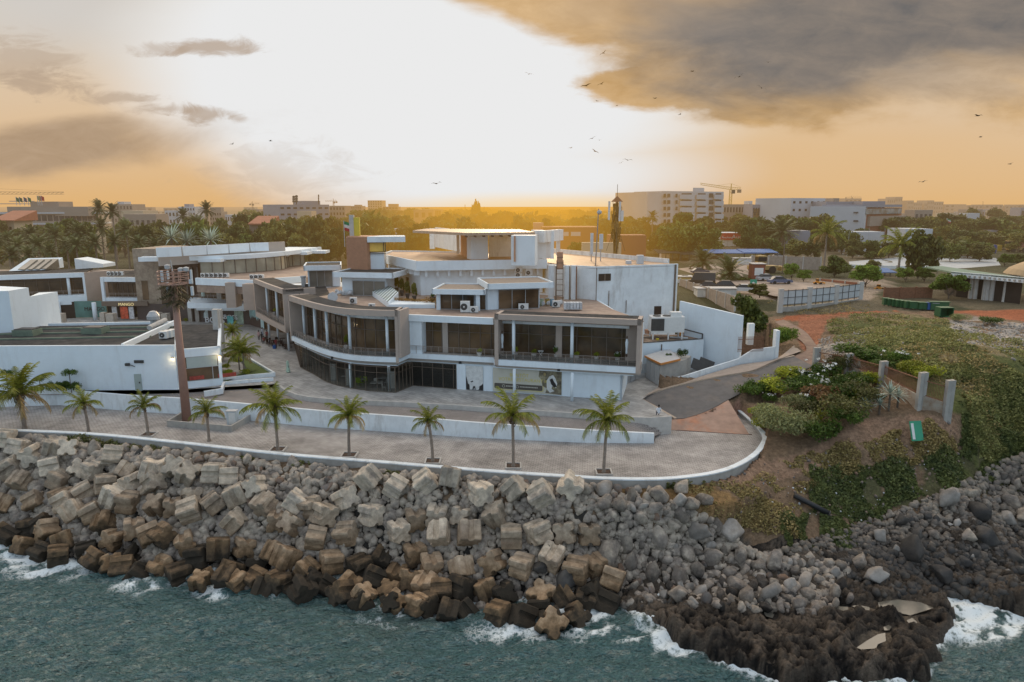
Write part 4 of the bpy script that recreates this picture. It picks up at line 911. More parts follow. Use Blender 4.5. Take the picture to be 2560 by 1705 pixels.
flat(ban,'picture',[(W_-2.9,3.2),(W_-3.0,2.4),(W_-2.6,2.0),(W_-2.5,1.2),(W_-1.9,.9),(W_-2.1,.3),(W_,.14),(W_,3.2)],-.04,mat('banner_picture',(.30,.27,.17),.7,.6,1.6,col2=(.12,.10,.07)))
flat(ban,'pale_figure',[(W_-1.95,1.9),(W_-1.6,2.5),(W_-1.1,2.75),(W_-.8,2.3),(W_-.55,1.6),(W_-.7,1.0),(W_-1.1,1.5),(W_-1.3,.9),(W_-.9,.6),(W_-1.5,.35),(W_-1.9,.8)],-.05,PAPER)
flat(ban,'dark_figure',[(W_-1.55,2.1),(W_-1.2,2.3),(W_-1.0,1.9),(W_-.75,1.55),(W_-.6,1.2),(W_-.95,1.1),(W_-1.35,1.5)],-.055,INK)
flat(ban,'face',[(W_-2.2+.17*cos(k*pi/5),2.75+.24*sin(k*pi/5)) for k in range(10)],-.056,mat('banner_skin',(.35,.27,.12),.8,.2,6))
fb_dep=3.0
frame_bay(fl,ZB,ZR,ZT,3.6,ext=3.3,th=.4)
glazing(mall,[p+nfl*2.6 for p in (fl[0],fl[-1])],ZB,ZR,1.7,(ZB+3.0,));mb=MB();band(mb,fl,3.7,ZB,0,.5);mb.build('balcony_slab',TAUPE,mall);mb=MB();band(mb,fl,3.9,ZB-.05,.5,3);mb.build('balcony_floor',TAUPE2,mall)
railing(mall,offset(fl,.22),ZB,step=.9,fill=True)
for x,y in ((237,1165),(320,1218)):p=at(B(x,y),ZB);column(mall,p,ZB,ZR,.2)
for x,y in ((250,1368),(324,1392),(413,1468)):p=at(B(x,y),0);column(mall,p,0,4.0,.2)
e0=fl[-1];e1=at(B(555,985),ZT-.8).xy
mb=MB();mb.prism([e0+nfl*3.3-dfl*.4,e0+nfl*3.3,e0+nfl*3.3+Vector((1.6,1.2)),e0+nfl*3.3+Vector((1.4,1.6))],ZS,ZT-.02);mb.build('return_wall',TAUPE,mall)
ga0=at(K(1450,1010),0).xy;ga1=at(K(1640,1075),0).xy;ga2=at(K(1960,1180),0).xy+Vector((.6,2));ga3=gc[0]
glazing(mall,[ga1,ga2,ga3],0,ZS+.5,1.5,(2.6,),GLASS_UP,BRONZE,.06)
mb=MB();mb.wall(ga0,ga1,0,ZS+.5,.2);ho=mb.build('hoarding',mat('dark_hoarding',(.09,.06,.05),.8,.2,1),mall)
mb=MB();dg_=(ga1-ga0);ng=Vector((dg_.y,-dg_.x)).normalized()
for k in range(9):
 t0=.04+.1*k;q=ga0+dg_*t0+ng*.13;q2=ga0+dg_*(t0+.075)+ng*.13
 mb.face([(q.x,q.y,2.0+.3*sin(k)),(q2.x,q2.y,1.2+.2*k % .9),(q2.x,q2.y,3.6),(q.x,q.y,3.7)])
mb.build('pale_print',mat('teal_print',(.38,.62,.62),.7,.2,2),ho)
mb=MB();q=ga0+dg_*.88+ng*.15;q2=ga0+dg_*1.12+ng*.15;mb.face([(q.x,q.y,.2),(q2.x,q2.y,.2),(q2.x,q2.y,3.6),(q.x,q.y,3.6)]);mb.build('pale_panel',mat('aqua_panel',(.50,.66,.66),.7,.1,1),ho)
# ================ rooftop volumes
def zat(p,Y):return atY(p,Y).z
def rect(a,b,depth):
 a=Vector((a[0],a[1]));b=Vector((b[0],b[1]));d=(b-a).normalized();n_=Vector((-d.y,d.x));return [a,b,b+n_*depth,a+n_*depth]
def pavilion(a,b,depth,z0,z1,ov,cth,gl=None,roofm=DKROOF,walls=WHITE,wname='pavilion_walls',ovs=None,gmat=None):
 R=rect(a,b,depth);d=(R[1]-R[0]).normalized();n_=Vector((-d.y,d.x));l,r=ovs or (ov,ov)
 mb=MB();mb.prism(R,z0,z1-cth+.02);w_=mb.build(wname,walls,mall)
 Q=[R[0]-n_*ov-d*l,R[1]-n_*ov+d*r,R[2]+d*r+n_*.3,R[3]-d*l+n_*.3]
 mb=MB();t=.22
 for i in range(4):mb.wall(Q[i],Q[(i+1) % 4],z1-cth,z1,t,t/2)
 mb.build('cornice',WHITE,w_)
 mb=MB();mb.prism([Q[0]+(d+n_)*.2,Q[1]+(-d+n_)*.2,Q[2]-(d+n_)*.2,Q[3]+(d-n_)*.2],z1-cth+.04,z1-.16);mb.build('flat_roof',roofm,w_)
 if gl:
  for g0,g1_,zz0,zz1 in gl:
   p0=R[0]+(R[1]-R[0])*g0-n_*.06;p1=R[0]+(R[1]-R[0])*g1_-n_*.06
   glazing(mall,[p0,p1],zz0,zz1,max(1.2,(p1-p0).length/3),(),gmat or GLASS_GY,METAL,.05)
 return R
a=at(B(575,932),ZD);b_=at(B(845,925),ZD);pavilion(a,b_,7,ZD,13.5,1.0,.9,[(.05,.76,ZD,12.5)],ovs=(.6,.3))
a=at(B(862,1000),ZD);b_=at(B(1232,1010),ZD);RB=pavilion(a,b_,7,ZD,zat(B(865,805),a.y-1),1.5,.85,[(.25,.98,ZD,12.0)],ovs=(.9,1.8))
a=at(B(1680,1118),ZD);b_=at(B(2075,1125),ZD);pavilion(a,b_,6,ZD,zat(B(1650,940),a.y),1.6,.72,[(.02,.74,ZD,12.0),(.80,.98,ZD,12.0)],roofm=DECK2,ovs=(.7,.0),gmat=GLASS_UP)
for x in (1665,1995):p=at(B(x,1120 if x<1800 else 1128),ZD);mb=MB();mb.box((p.x+.15,p.y-.55,(ZD+12)/2),(.55,.3,12-ZD));mb.build('pier',WHITE,mall)
a=at(E(62,1125),ZD);b_=at(E(500,1110),ZD);R4=pavilion(a,b_,7.5,ZD,zat(E(150,903),a.y-.3),.9,.8,[(.21,.98,ZD,12.4)],roofm=DECK2,ovs=(.1,1.9),gmat=GLASS_UP)
tY=117.;t0=atY(B(905,790),tY);t1=atY(B(1077,790),tY-1.2);ztw=zat(B(905,507),tY)
mb=MB();TR=rect(t0,t1,4.5);TR[3]=TR[3]+Vector((-.9,0));mb.prism(TR,ZD,ztw);tw=mb.build('stair_tower',BRICK,mall)
mb=MB()
for k in range(34):
 z=ZD+1.5+k*(ztw-ZD-1.6)/34
 for i in (0,3):mb.wall(TR[i],TR[(i+1) % 4],z,z+.09,.08,-.04)
mb.build('cladding_slats',BRICK,tw)
q0=atY(B(1068,505),tY-1.4);q1=atY(B(1390,507),tY-.2);mb=MB();mb.prism(rect(q0,q1,5),ztw-.95,ztw-.02);mb.build('canopy_slab',WHITE,mall)
glz=rect(atY(B(1078,640),tY-.4),atY(B(1225,640),tY),4);glazing(mall,glz[:2],zat(B(1078,640),tY),ztw-.95,2.6,(ztw-2.6,ztw-2.9),glassmat('gold_glazing',(.75,.48,.10),0,.15,.35),DKM,.08)  # gold sky reflection painted into the glass colour
q0=atY(B(1078,735),tY-.3);q1=atY(B(1215,735),tY);mb=MB();mb.prism(rect(q0,q1,5),ZD,zat(B(1078,645),tY-.3));mb.build('tower_annex',WHITE,mall)
pp=atY(B(958,500),tY+2);zt2=zat(B(958,328),tY+2);mb=MB();mb.box((pp.x-.25,pp.y,(ztw+zt2)/2-.3),(.75,.9,zt2-ztw+.6));py=mb.build('pylon',CONC2,mall)
mb=MB();mb.box((pp.x+.6,pp.y,(ztw+zt2)/2-.5),(.95,.7,zt2-ztw+.2));mb.build('yellow_panel',YEL,py)
ZH=15.3;h0=at(B(1480,716),ZH).xy;hl=at(B(1185,655),ZH).xy;hr=at(B(2330,704),ZH).xy;dh=(hr-h0).normalized();hr=h0+dh*21.5;nh=Vector((-dh.y,dh.x));dl=(hl-h0).normalized();hb=hr+nh*17
hall=[h0,hr,hb,hl+nh*10+dh*2,hl]
mb=MB();mb.prism([h0+dh*1.2+dl*1.6+nh*0,hr-dh*.4+nh*1.5,hb,hl+nh*10+dh*3,hl+dh*1.2],ZD,ZH-1.5);mb.build('hall_walls',WHITE,mall)
mb=MB()
for i in range(5):mb.wall(hall[i],hall[(i+1) % 5],ZH-1.55,ZH,.35,.17)
mb.prism(hall,ZH-1.5,ZH-.5);cn=mb.build('cornice',WHITE,mall)
mb=MB();inn=[h0+dh*.5+dl*.5,hr-dh*.5+nh*.4,hb-dh*.5-nh*.5,hl+nh*9.5+dh*2.3,hl+dh*.6-dl*.5];mb.prism(inn,ZH-.5,ZH-.2);mb.build('roof_terrace',mat('terrace_tiles',(.42,.27,.17),.6,.2,1.2,col2=(.3,.19,.12)),cn)
mb=MB();w0=h0+dh*1.2+dl*1.6;
for k in range(11):
 q=h0+dh*(1.6+k*1.85)+nh*1.1;mb.box((q.x,q.y+.1,ZH-2.05),(.42,.9,1.1),atan2(dh.y,dh.x))
for k in range(7):
 q=h0+dl*(1.5+k*2.2)+dh*.6;mb.box((q.x,q.y,ZH-1.95),(.9,.4,.9),atan2(dh.y,dh.x))
mb.build('brackets',WHITE,mall)
Yp=114.
def wbox(name,p0,p1,depth,ztop,zbot,m,parent=mall):
 mb=MB();mb.prism(rect(p0,p1,depth),zbot,ztop);return mb.build(name,m,parent)
pa=at(B(1590,610),ZH).xy;
w1=at(B(1945,702),ZH-.2);w1b=at(B(2088,698),ZH-.2);ztp=zat(B(1945,490),w1.y);wbox('penthouse_block',w1,w1b,2.5,ztp,ZH-.3,WHITE)
w2=at(B(2090,692),ZH-.2);wbox('penthouse_wall',Vector((w2.x,w2.y+3.2)),Vector((w2.x+6.2,w2.y+4.6)),.4,ztp,ZH-.3,WHITE2)
w3=at(E(262,735),ZH-.3);w3b=at(E(460,738),ZH-.3);wbox('penthouse_block',w3,Vector((w3b.x,w3b.y)),3,ztp+.1,ZH-.6,WHITE)
mb=MB()
for x in (292,435):p=atY(E(x,735),w3.y-.3);mb.box((p.x,p.y+.1,(ZH+ztp)/2),(.28,.35,ztp-ZH))
mb.build('brown_jambs',BRICK,mall)
lw0=at(B(1600,608),ZH-.2);mb=MB()
lw1=Vector((w1.x-1.0,w1.y+3.5));
mb.wall(Vector((lw0.x,lw0.y)),Vector((lw0.x+1.0,lw0.y-.3)),ZH-.3,ztp,.5);mb.wall(Vector((lw0.x+.6,lw0.y+6)),Vector((w1.x+2,w1.y+8)),ZH-.3,ztp,.4)
p=at(B(1835,662),ZH-.2);mb.box((p.x,p.y,(ZH+ztp)/2),(.5,.5,ztp-ZH));mb.build('penthouse_wall',WHITE2,mall)
mb=MB();mb.wall(Vector((p.x+.5,p.y+1.5)),Vector((w1.x-.1,w1.y+1.4)),ZH-.3,ztp,.3);mb.build('brown_door_panel',BRICK,mall)
c0=atY(B(1452,458),Yp+7);c1=atY(E(462,482),Yp-.5);zc=ztp+.45
c0=Vector((c0.x,c0.y));c1=Vector((c1.x,c1.y));cf=at(B(1900,478),zc).xy
mb=MB();mb.prism([c0,cf,c1,c1+nh*13,c0+nh*9+dh*3],ztp+.02,zc);mb.build('canopy_roof',mat('warm_canopy',(.45,.33,.24),.6,.15,1),mall)
mb=MB()
for k in range(9):q=cf.lerp(c1,k/8);mb.box((q.x,q.y+.6,ztp-.12),(.25,1.6,.28),atan2(dh.y,dh.x))
mb.build('rafter_ends',WOOD,mall)
r0=at(E(463,700),ZH-.2);r1=at(E(583,690),ZH-.2);zrt=zat(E(530,448),r0.y)
wbox('portal_box',r0,Vector((r0.x+1.9,r0.y+.4)),3,ztp+.6,ZH-.4,WHITE)
q0=at(E(530,700),ZH);q1=at(E(672,668),ZH);zq=zat(E(680,448),q1.y)
mb=MB();mb.box((q1.x-.35,q1.y,(ZH+zq)/2),(.7,.6,zq-ZH));mb.wall(Vector((q0.x-.3,q0.y+1)),Vector((q1.x+.1,q1.y)),zq-1.9,zq,1.0);mb.box((q0.x+1.6,q0.y+1.2,(ZH+zq)/2),(.5,.5,zq-ZH));mb.wall(Vector((q0.x,q0.y+4)),Vector((q0.x+1.5,q0.y+4.3)),ZH-.2,zq,.3)
mb.build('white_portal',WHITE2,mall)
# ================ tall service block
ZV=14.8;s0=at(E(980,762),ZV).xy;s1=at(E(1668,738),ZV).xy;s2=at(E(815,752),ZV).xy;dS=(s1-s0).normalized();nS=Vector((-dS.y,dS.x))
sb=[s0,s1,s1+nS*2+Vector((0,2)),Vector((8,143)),Vector((3,138)),hr+nh*3,hr+nh*.5,s2+Vector((-1.5,.8)),s2]
mb=MB();mb.prism(sb,0,ZV-.35);mb.build('service_block',WHITE2,mall)
mb=MB();mb.prism([s0+nS*.3,s1+nS*.3-dS*.3,s1+nS*1.8+Vector((-.3,2)),Vector((7.6,142)),Vector((3.4,137)),hr+nh*3.2,s2+Vector((.2,.8))],ZV-.34,ZV-.2);mb.build('roof_terrace',MATS['terrace_tiles'],mall)
mb=MB();mb.wall(s0,s1,ZV-.3,ZV,.3,.16);mb.wall(s2,s0,ZV-.3,ZV,.3,.16);mb.wall(s1+nS*2+Vector((0,2)),Vector((8,143)),ZV-.3,ZV+.5,.3);mb.wall(Vector((8,143)),Vector((3,138)),ZV-.3,ZV+.5,.3);mb.build('parapet',WHITE2,mall)
mb=MB();dv=(s2-hr).normalized()
for xx,w_,dpt in ((600,45,1.0),(735,50,1.0),(790,45,.9)):
 p=atY(E(xx,780),s2.y-1.2+(790-xx)*.004);zt_=zat(E(xx,752),p.y);mb.box((p.x,p.y+.3,(zt_+ZD)/2),(w_/3.364*p.y/FL,dpt,zt_-ZD))
mb.build('pilaster',WHITE2,mall)
mb=MB();p=atY(E(672,780),s2.y-1.3);zt_=zat(E(672,690),p.y);mb.box((p.x,p.y+.4,(ZV+zt_)/2+.2),(.9,.7,zt_-ZV+1.4));mb.build('flue',BRICK,mall)
mb=MB()
for k in range(8):mb.box((p.x,p.y,ZD+.6+k*.85),(.95,.06,.08))
for e_ in (-.5,.5):mb.box((p.x+e_,p.y,ZD+3),(.09,.1,6.2))
mb.build('service_ladder',BRONZE,mall)
for xx,m_ in ((755,BRONZE),(812,RUST),(640,BRONZE)):
 p=atY(E(xx,800),s2.y-1.7);mb=MB();mb.bar((p.x,p.y,ZD),(p.x,p.y,ZV),.09,6);mb.build('pipe',m_,mall)
def wallpt(px,a=s0,d=dS,n_=nS,off=.08):
 u=(px-CX)/FL;best=None
 for i in range(400):
  q=a+d*(i*.1-3);r=ray((px,850));e=abs(q.x-u*(q.y*CT+(0)*ST)*1.0)
  if best is None or e<best[0]:best=(e,q)
 return best[1]-n_*off
def on_wall(p,a,d,n_,off=.1):
 r=ray(p);
 nn=n_;t=(a.x*nn.x+a.y*nn.y-0)/(r[0]*nn.x+r[1]*nn.y);return Vector((r[0]*t-n_.x*off,r[1]*t-n_.y*off,HC+r[2]*t))
for x,y0,y1 in ((980,770,1140),(1082,965,1140),(1228,1045,1150),(1643,745,1250)):
 a_,b_=on_wall(E(x,y0),s0,dS,nS),on_wall(E(x,y1),s0,dS,nS);b_.x=a_.x;b_.y=a_.y;mb=MB();mb.bar(a_,b_,.055 if x<1600 else .16,6);mb.build('pipe',BRONZE,mall)
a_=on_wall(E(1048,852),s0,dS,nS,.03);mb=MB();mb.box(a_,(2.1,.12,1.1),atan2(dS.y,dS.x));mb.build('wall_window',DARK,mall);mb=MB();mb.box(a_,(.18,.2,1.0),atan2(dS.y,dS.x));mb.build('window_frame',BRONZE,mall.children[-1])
ZL=4.4;l0=at(D(1412,537),ZL).xy;l1=at(D(1950,500),ZL).xy;dL=(l1-l0).normalized();nL=Vector((-dL.y,dL.x))
rwa,rwb=Vector((25.8,104.2)),at(D(2247,705),1.5).xy
mb=MB();mb.prism([l0-dL*3,l1,l1+nL*4.5-dL*1,l0+nL*9-dL*3],0,ZL);lb=mb.build('low_block',WHITE,mall)
mb=MB();mb.prism([l0-dL*2.7+nL*.3,l1+nL*.3-dL*.3,l1+nL*4.2-dL*1.2,l0+nL*9-dL*3],ZL-.02,ZL+.03);mb.build('stained_roof',mat('stained_roof',(.15,.10,.07),.9,.5,1.2,col2=(.32,.22,.15)),lb)
mb=MB();q=on_wall(D(1593,540),l0,dL,nL);mb.bar(q,(q.x,q.y,1.4),.08,6);mb.build('pipe',BRONZE,mall)
mb=MB();dR=(rwb-rwa).normalized();nR=Vector((-dR.y,dR.x));mb.prism([rwa,rwb,rwb+nR*.4,rwa+nR*.4],0,[9.6,8.55,8.55,9.6]);mb.build('raking_wall',WHITE,mall)
mb=MB();ra,rb=on_wall(D(1740,398),rwa,dR,nR,.3),on_wall(D(1948,452),rwa,dR,nR,.3);mb.bar(ra,rb,.1,5);mb.bar(rb,(rb.x,rb.y,ZL),.1,5);mb.bar((ra.x,ra.y,ZL),ra,.08,5);q=l1.lerp(l0,.02);mb.bar((q.x,q.y,ZL+.12),(l0.x,l0.y,ZL+.12),.09,5);mb.build('pipe_rail',DKM,mall)
a_=h0+dh*1.2+dl*1.6;dhl=(hl+dh*1.2-a_).normalized();nhl=Vector((dhl.y,-dhl.x))
q=on_wall(B(1409,878),a_,dhl,nhl,-.05);mb=MB();mb.box(q,(.15,1.3,1.1),atan2(dhl.y,dhl.x)+pi/2);mb.build('vent_louvre',DKM,mall)
for nm,pt,lab in (('l',D(260,510),'slim white figure ornament on the left inner wall of the right balcony'),('r',D(1302,555),'slim white figure ornament on the right inner wall of the right balcony')):
 q=on_wall(pt,f2a+nF2*1.2,dF2,nF2,.0) if nm=='l' else on_wall(pt,f2a+nF2*1.5,dF2,nF2,0)
 if nm=='l':q.x=(f2a+nF2*1.5+dF2*.62).x
 t_=thing('wall_ornament',lab,'ornament',q)
 mb=MB();mb.lathe((0,0,0),[(.03,-1.05),(.12,-.9),(.1,-.5),(.16,-.1),(.2,.45),(.13,.8),(.07,.9)],8);o=mb.build('body',WHITE,loc=(0,0,0));o.parent=t_
 mb=MB();mb.lathe((0,0,0),[(.03,.9),(.09,1.0),(.09,1.15),(.03,1.3)],8);mb.lathe((0,0,0),[(.03,-1.4),(.12,-1.3),(.13,-1.05),(.05,-1.0)],8);o=mb.build('dark_ends',WOOD,loc=(0,0,0));o.parent=t_
fl_proto=None
for i,(m_,x,y) in enumerate(((C,503,700),(C,712,785),(C,1212,830),(C,1785,828),(D,728,752))):
 p=at(m_(x,y),3.6);t_=thing('floodlight',['small dark floodlight under the far left end of the curved slab','small dark floodlight under the curved slab above the glazed shop','small dark floodlight at the corner of the curved slab','small dark floodlight under the slab above the crumpled poster','small dark floodlight under the slab above the restaurant banner'][i],'floodlight',(p.x,p.y-.1,3.6),'floodlights under the balcony slab')
 mb=MB();mb.box((0,-.1,0),(.36,.2,.26),R=Matrix.Rotation(.5,3,'X'));o=mb.build('lamp_body',DKM,loc=(0,0,0));o.parent=t_
 mb=MB();mb.box((0,.06,.12),(.06,.3,.3));o=mb.build('bracket',DKM,loc=(0,0,0));o.parent=t_
# ================================================================ LEFT MALL WING, ENTRANCE HALL, ANNEX
lm=thing('shop_wing','white and grey two-storey shop wing with a stone entrance block left of the tall mast','building')
def fascia_bay(parent,pa,pb,z0,z1,zt,step,setb=2.0,frame=WHITE,col_at=(),depth=9,trans=None,rail=True,body=TAUPE):
 a,b=Vector(pa),Vector(pb);d=(b-a).normalized();n_=Vector((-d.y,d.x))
 mb=MB();mb.prism([a+n_*(setb+.1),b+n_*(setb+.1),b+n_*depth,a+n_*depth],z0-.4,zt-.3);mb.build('upper_storey',body,parent)
 mb=MB();mb.wall(a,b,z1,zt,.5,.25);mb.prism([a,b,b+n_*(setb+.3),a+n_*(setb+.3)],z0-.9,z0);mb.build('balcony_surround',frame,parent)
 mb=MB();mb.prism([a+n_*.5,b+n_*.5,b+n_*depth,a+n_*depth],zt-.28,zt-.06);mb.build('flat_roof',DKROOF,parent)
 glazing(parent,[a+n_*setb,b+n_*setb],z0,z1+.2,step,(z0+3,) if trans is None else trans)
 for f in col_at:p=a.lerp(b,f)+n_*.4;column(parent,p,z0,z1,.3)
 if rail:railing(parent,[a+n_*.2,b+n_*.2],z0,step=1.4,n=3)
zL=9.8;a1=at(A(705,812),zL).xy;a0=at(A(0,835),zL).xy;a0=a1+(a0-a1)*1.5
fascia_bay(lm,a0,a1,ZB+.4,zL-1.0,zL,2.2,2.4,WHITE,(.86,),12)
dA=(a1-a0).normalized();nA_=Vector((-dA.y,dA.x))
mb=MB();mb.prism([a1,a1+Vector((2.6,5)),a1+Vector((1.6,5.4)),a1-dA*.35],ZS,zL-.01);mb.build('grey_end_wall',TAUPE,lm)
mb=MB();q=a1-dA*.4;mb.prism([q-nA_*.06,q+dA*.42-nA_*.06,q+dA*.42+nA_*.3,q+nA_*.3],ZS,zL);mb.prism([a1-dA*13-nA_*.03,a1-nA_*.03,a1+nA_*.3,a1-dA*13+nA_*.3],ZS-.4,ZB+.35);mb.build('white_edge',WHITE,lm)
b0_=at(A(845,850),9.0).xy;b1_=at(A(1148,852),9.0).xy;fascia_bay(lm,b0_,b1_,ZB-.1,8.0,9.0,1.1,2.2,WHITE,(),10)
mb=MB();q=b0_;mb.wall(q,q+Vector((.6,0)),ZS-.2,9.0,.5);mb.build('white_edge',WHITE,lm)
gs0=at(A2(430,262),0).xy;gs1=at(A2(640,252),0).xy;gs2=at(A2(905,250),0).xy;gs3=at(A2(1165,245),0).xy
TEAL=glassmat('teal_shopfront',(.10,.22,.20),0,.15,.3)
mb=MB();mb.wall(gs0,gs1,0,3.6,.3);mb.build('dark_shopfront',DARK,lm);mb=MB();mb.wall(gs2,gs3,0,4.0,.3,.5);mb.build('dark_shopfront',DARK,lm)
mb=MB();mb.wall(gs1,gs2,.1,3.7,.25);sf=mb.build('shopfront',TEAL,lm);azm=atan2((gs2-gs1).y,(gs2-gs1).x)
q=gs1.lerp(gs2,.30)+Vector((.05,-.2));text(sf,'MANGO',1.15,(q.x,q.y,1.6),azm,MATS.get('ink') or INK)
q=at(A2(1000,248),0).xy.lerp(gs3,0)+Vector((0,-.6));GOLD=emat('lit_letters',(1,.82,.42),.75)
q=atY(A(1000,1090),143);text(lm,'MANGO',.85,(q.x,q.y-.2,q.z),azm,GOLD)
mb=MB();mb.box((q.x+1,q.y+.6,q.z+.35),(9.5,.5,1.0),azm);mb.build('sign_board',BRONZE,lm)
for i,(xx,c) in enumerate(((990,(.6,.6,.6)),(1070,(.65,.12,.06)),(1130,(.6,.6,.62)))):
 q=atY(A2(xx,220),145);mb=MB();mb.box((q.x,q.y-1,1.6),(1.0 if i!=1 else 1.6,.2,2.6));mb.build('shop_display',mat('display_%d' % i,c,.7,.4,2),lm)
for x,y in ((505,200),(805,270)):p=at(A2(x,y if y>230 else 262),0);column(lm,p,0,3.8,.42)
S0=at(A2(1165,262),0).xy;S1=at(A2(1420,262),0).xy;ys_=S0.y
zS=zat(A(1125,612),ys_);mb=MB();Sx0=atY(A(1140,900),ys_).x;Sx1=atY(A(1345,900),ys_).x
mb.prism([(Sx0,ys_),(Sx1,ys_),(Sx1+1.2,ys_+12),(Sx0+1,ys_+12)],3.3,zS);sb_=mb.build('stone_block',STONE,lm)
mb=MB();mb.prism([(Sx0+1,ys_+.3),(Sx1-.2,ys_+.3),(Sx1,ys_+10),(Sx0+1,ys_+10)],0,3.3);mb.build('ground_wall',TEAL,lm)
q=atY(A2(1200,215),ys_);text(lm,'MANGO',1.0,(q.x,ys_+.1,q.z-.2),0,GOLD)
p0,p1=atY(A(1188,880),ys_-.03),atY(A(1255,1040),ys_-.03);mb=MB();mb.box(((p0.x+p1.x)/2,ys_-.02,(p0.z+p1.z)/2),(p1.x-p0.x,.12,p0.z-p1.z));mb.build('slit_window',GLASS_UP,sb_)
E1=atY(A(1690,900),ys_+2).x;mb=MB();mb.prism([(Sx1,ys_+3),(E1,ys_+1.5),(E1,ys_+6),(Sx1,ys_+8)],0,zS-2.2);mb.build('entrance_recess',WOOD,lm)
mb=MB()
for k in range(6):x=Sx1+.8+k*(E1-Sx1-1)/5;mb.box((x,ys_+2.6-k*.25,5.5),(.35,.3,11))
mb.build('timber_fins',BRONZE,lm)
zc1=13.6;k0=at(A(1160,684),zc1).xy;k1=at(A(1900,668),zc1).xy;k2=at(A(2355,640),zc1).xy;k3=at(B(685,596),zc1).xy;kl=[p.xy for p in catmull([p.to_3d() for p in (k0,k1,k2,k3)],5)]
mb=MB();band(mb,kl,zc1-.9,zc1,0,.5);band(mb,kl,zc1-.35,zc1-.1,.5,9);mb.build('canopy',WHITE,lm)
mb=MB();pk=[at(A(1310,605),15.6).xy,at(A(2260,560),15.6).xy,at(B(365,548),15.6).xy]
for (x0,y0,x1,y1) in ((1312,603,1520,595),(1535,593,1728,584),(1738,583,1913,574),(1925,573,2090,564),(2100,563,2255,558)):
 p0=at(A(x0,y0),15.8);p1=at(A(x1,y1),15.8);mb.wall(p0,p1,13.9,15.8,.4)
mb.build('parapet_panels',WHITE,lm)
mb=MB();p0=at(A(1312,600),15.8);p1=at(B(365,548),15.8);mb.wall(Vector((p0.x,p0.y+.5)),Vector((p1.x,p1.y+.5)),12,15.7,.5);mb.build('rear_wall',TAUPE2,lm)
hg=[at(A(1690,832),ZD).xy,at(A(2050,815),ZD).xy,at(A(2355,790),ZD).xy,at(B(430,760),ZD).xy,at(B(545,752),ZD).xy];hg=[p.xy for p in catmull([p.to_3d() for p in hg],4)]
glazing(lm,hg,ZD,12.7,2.3,(),GLASS_SH,BRONZE,.1)
for (m_,x0,y0,x1,y1) in ((A,1665,722,1855,722),(A,1872,705,2060,703),(A,2068,690,2250,688),(A,2262,676,2390,674),(B,240,676,405,674),(B,410,662,565,662),(B,570,650,720,650)):
 p0=at(m_(x0,y0),12.4);p1=at(m_(x1,y1),12.4);mb=MB();mb.prism(rect(p0,p1,4),12.35,13.0);mb.build('canopy_fin',WHITE,lm)
tr=[at(A(1650,875),ZD).xy,at(A(2140,895),ZD).xy,at(A(2200,880),ZD).xy];te=at(B(550,855),ZD).xy
mb=MB();mb.prism([tr[0],tr[1],tr[2],te,te+Vector((1,22)),hg[-1]+Vector((1,3)),hg[0]+Vector((0,4))],7.2,ZD-.02);mb.build('roof_terrace',DECK,lm)
mb=MB();mb.wall(tr[0],tr[1],8.7,ZD+.45,.5);mb.wall(tr[1],tr[2],8.7,ZD+.45,.5);mb.wall(tr[2],te,8.7,ZD+.35,.5);mb.build('parapet',WHITE,lm)
P1=at(A(1890,895),ZD-.1).xy;P2=at(A(2035,912),ZD-.1).xy;m0=at(K(650,640),ZB).xy;m1=at(K(1085,655),ZB).xy;m2=at(K(1345,665),ZB).xy
glazing(lm,[m0+Vector((0,2.5)),m1+Vector((0,2.5)),m2+Vector((0,2.2))],ZB,8.7,2.4,(ZB+2.7,));railing(lm,[m0,m1],ZB,step=1.4,n=3)
sl0=at(K(515,690),ZB).xy;sl1=at(K(1345,700),ZB).xy;mb=MB();mb.prism([sl0,sl1,sl1+Vector((0,4)),m0+Vector((-3,4))],3.5,ZB);mb.prism([sl0+Vector((1.5,.6)),sl1+Vector((0,.6)),sl1+Vector((0,3)),sl0+Vector((1,3))],3.0,3.5);mb.build('balcony_slab',WHITE,lm)
for (xa,ya,xb,yb) in ((1070,395,1230,765),(1325,415,1505,800)):
 p=at(K(xa,ya),ZD-.1);Yq=p.y;p0=atY(K(xa,ya),Yq);p1=atY(K(xb,yb),Yq);mb=MB();mb.prism([(p0.x,Yq),(p1.x,Yq+.4),(p1.x,Yq+3.2),(p0.x+.2,Yq+2.8)],max(p1.z,2.9),p0.z);mb.build('taupe_panel',TAUPE,lm)
p=atY(K(975,370),m1.y+2);mb=MB();mb.box((p.x,p.y,6.8),(.9,.6,4.6));mb.build('pier',CONC2,lm)
bz0=at(K(560,960),0).xy;bz1=at(K(1100,985),0).xy;bz2=at(K(1450,1008),0).xy
mb=MB();mb.wall(bz0+Vector((-12,2)),bz0,0,3.5,.3);mb.wall(bz0,bz1,0,3.5,.3);mb.wall(bz1,bz2,0,3.5,.3);bs=mb.build('dark_shopfront',mat('shop_brown',(.075,.055,.05),.6,.2,.6),lm)
az1=atan2((bz1-bz0).y,(bz1-bz0).x);az2=atan2((bz2-bz1).y,(bz2-bz1).x)
LET=mat('white_lettering',(.78,.80,.82),.6,.03,2)
q=atY(K(778,975),(bz0.lerp(bz1,.42)).y-.35);text(bs,'BOSS',1.75,(q.x,q.y,q.z),az1,LET,ext=.06,sx=1.2)
q=atY(K(1055,925),bz1.y-.3);text(bs,'BOSS',1.3,(q.x,q.y,q.z),az2,LET,ext=.06,sx=1.2)
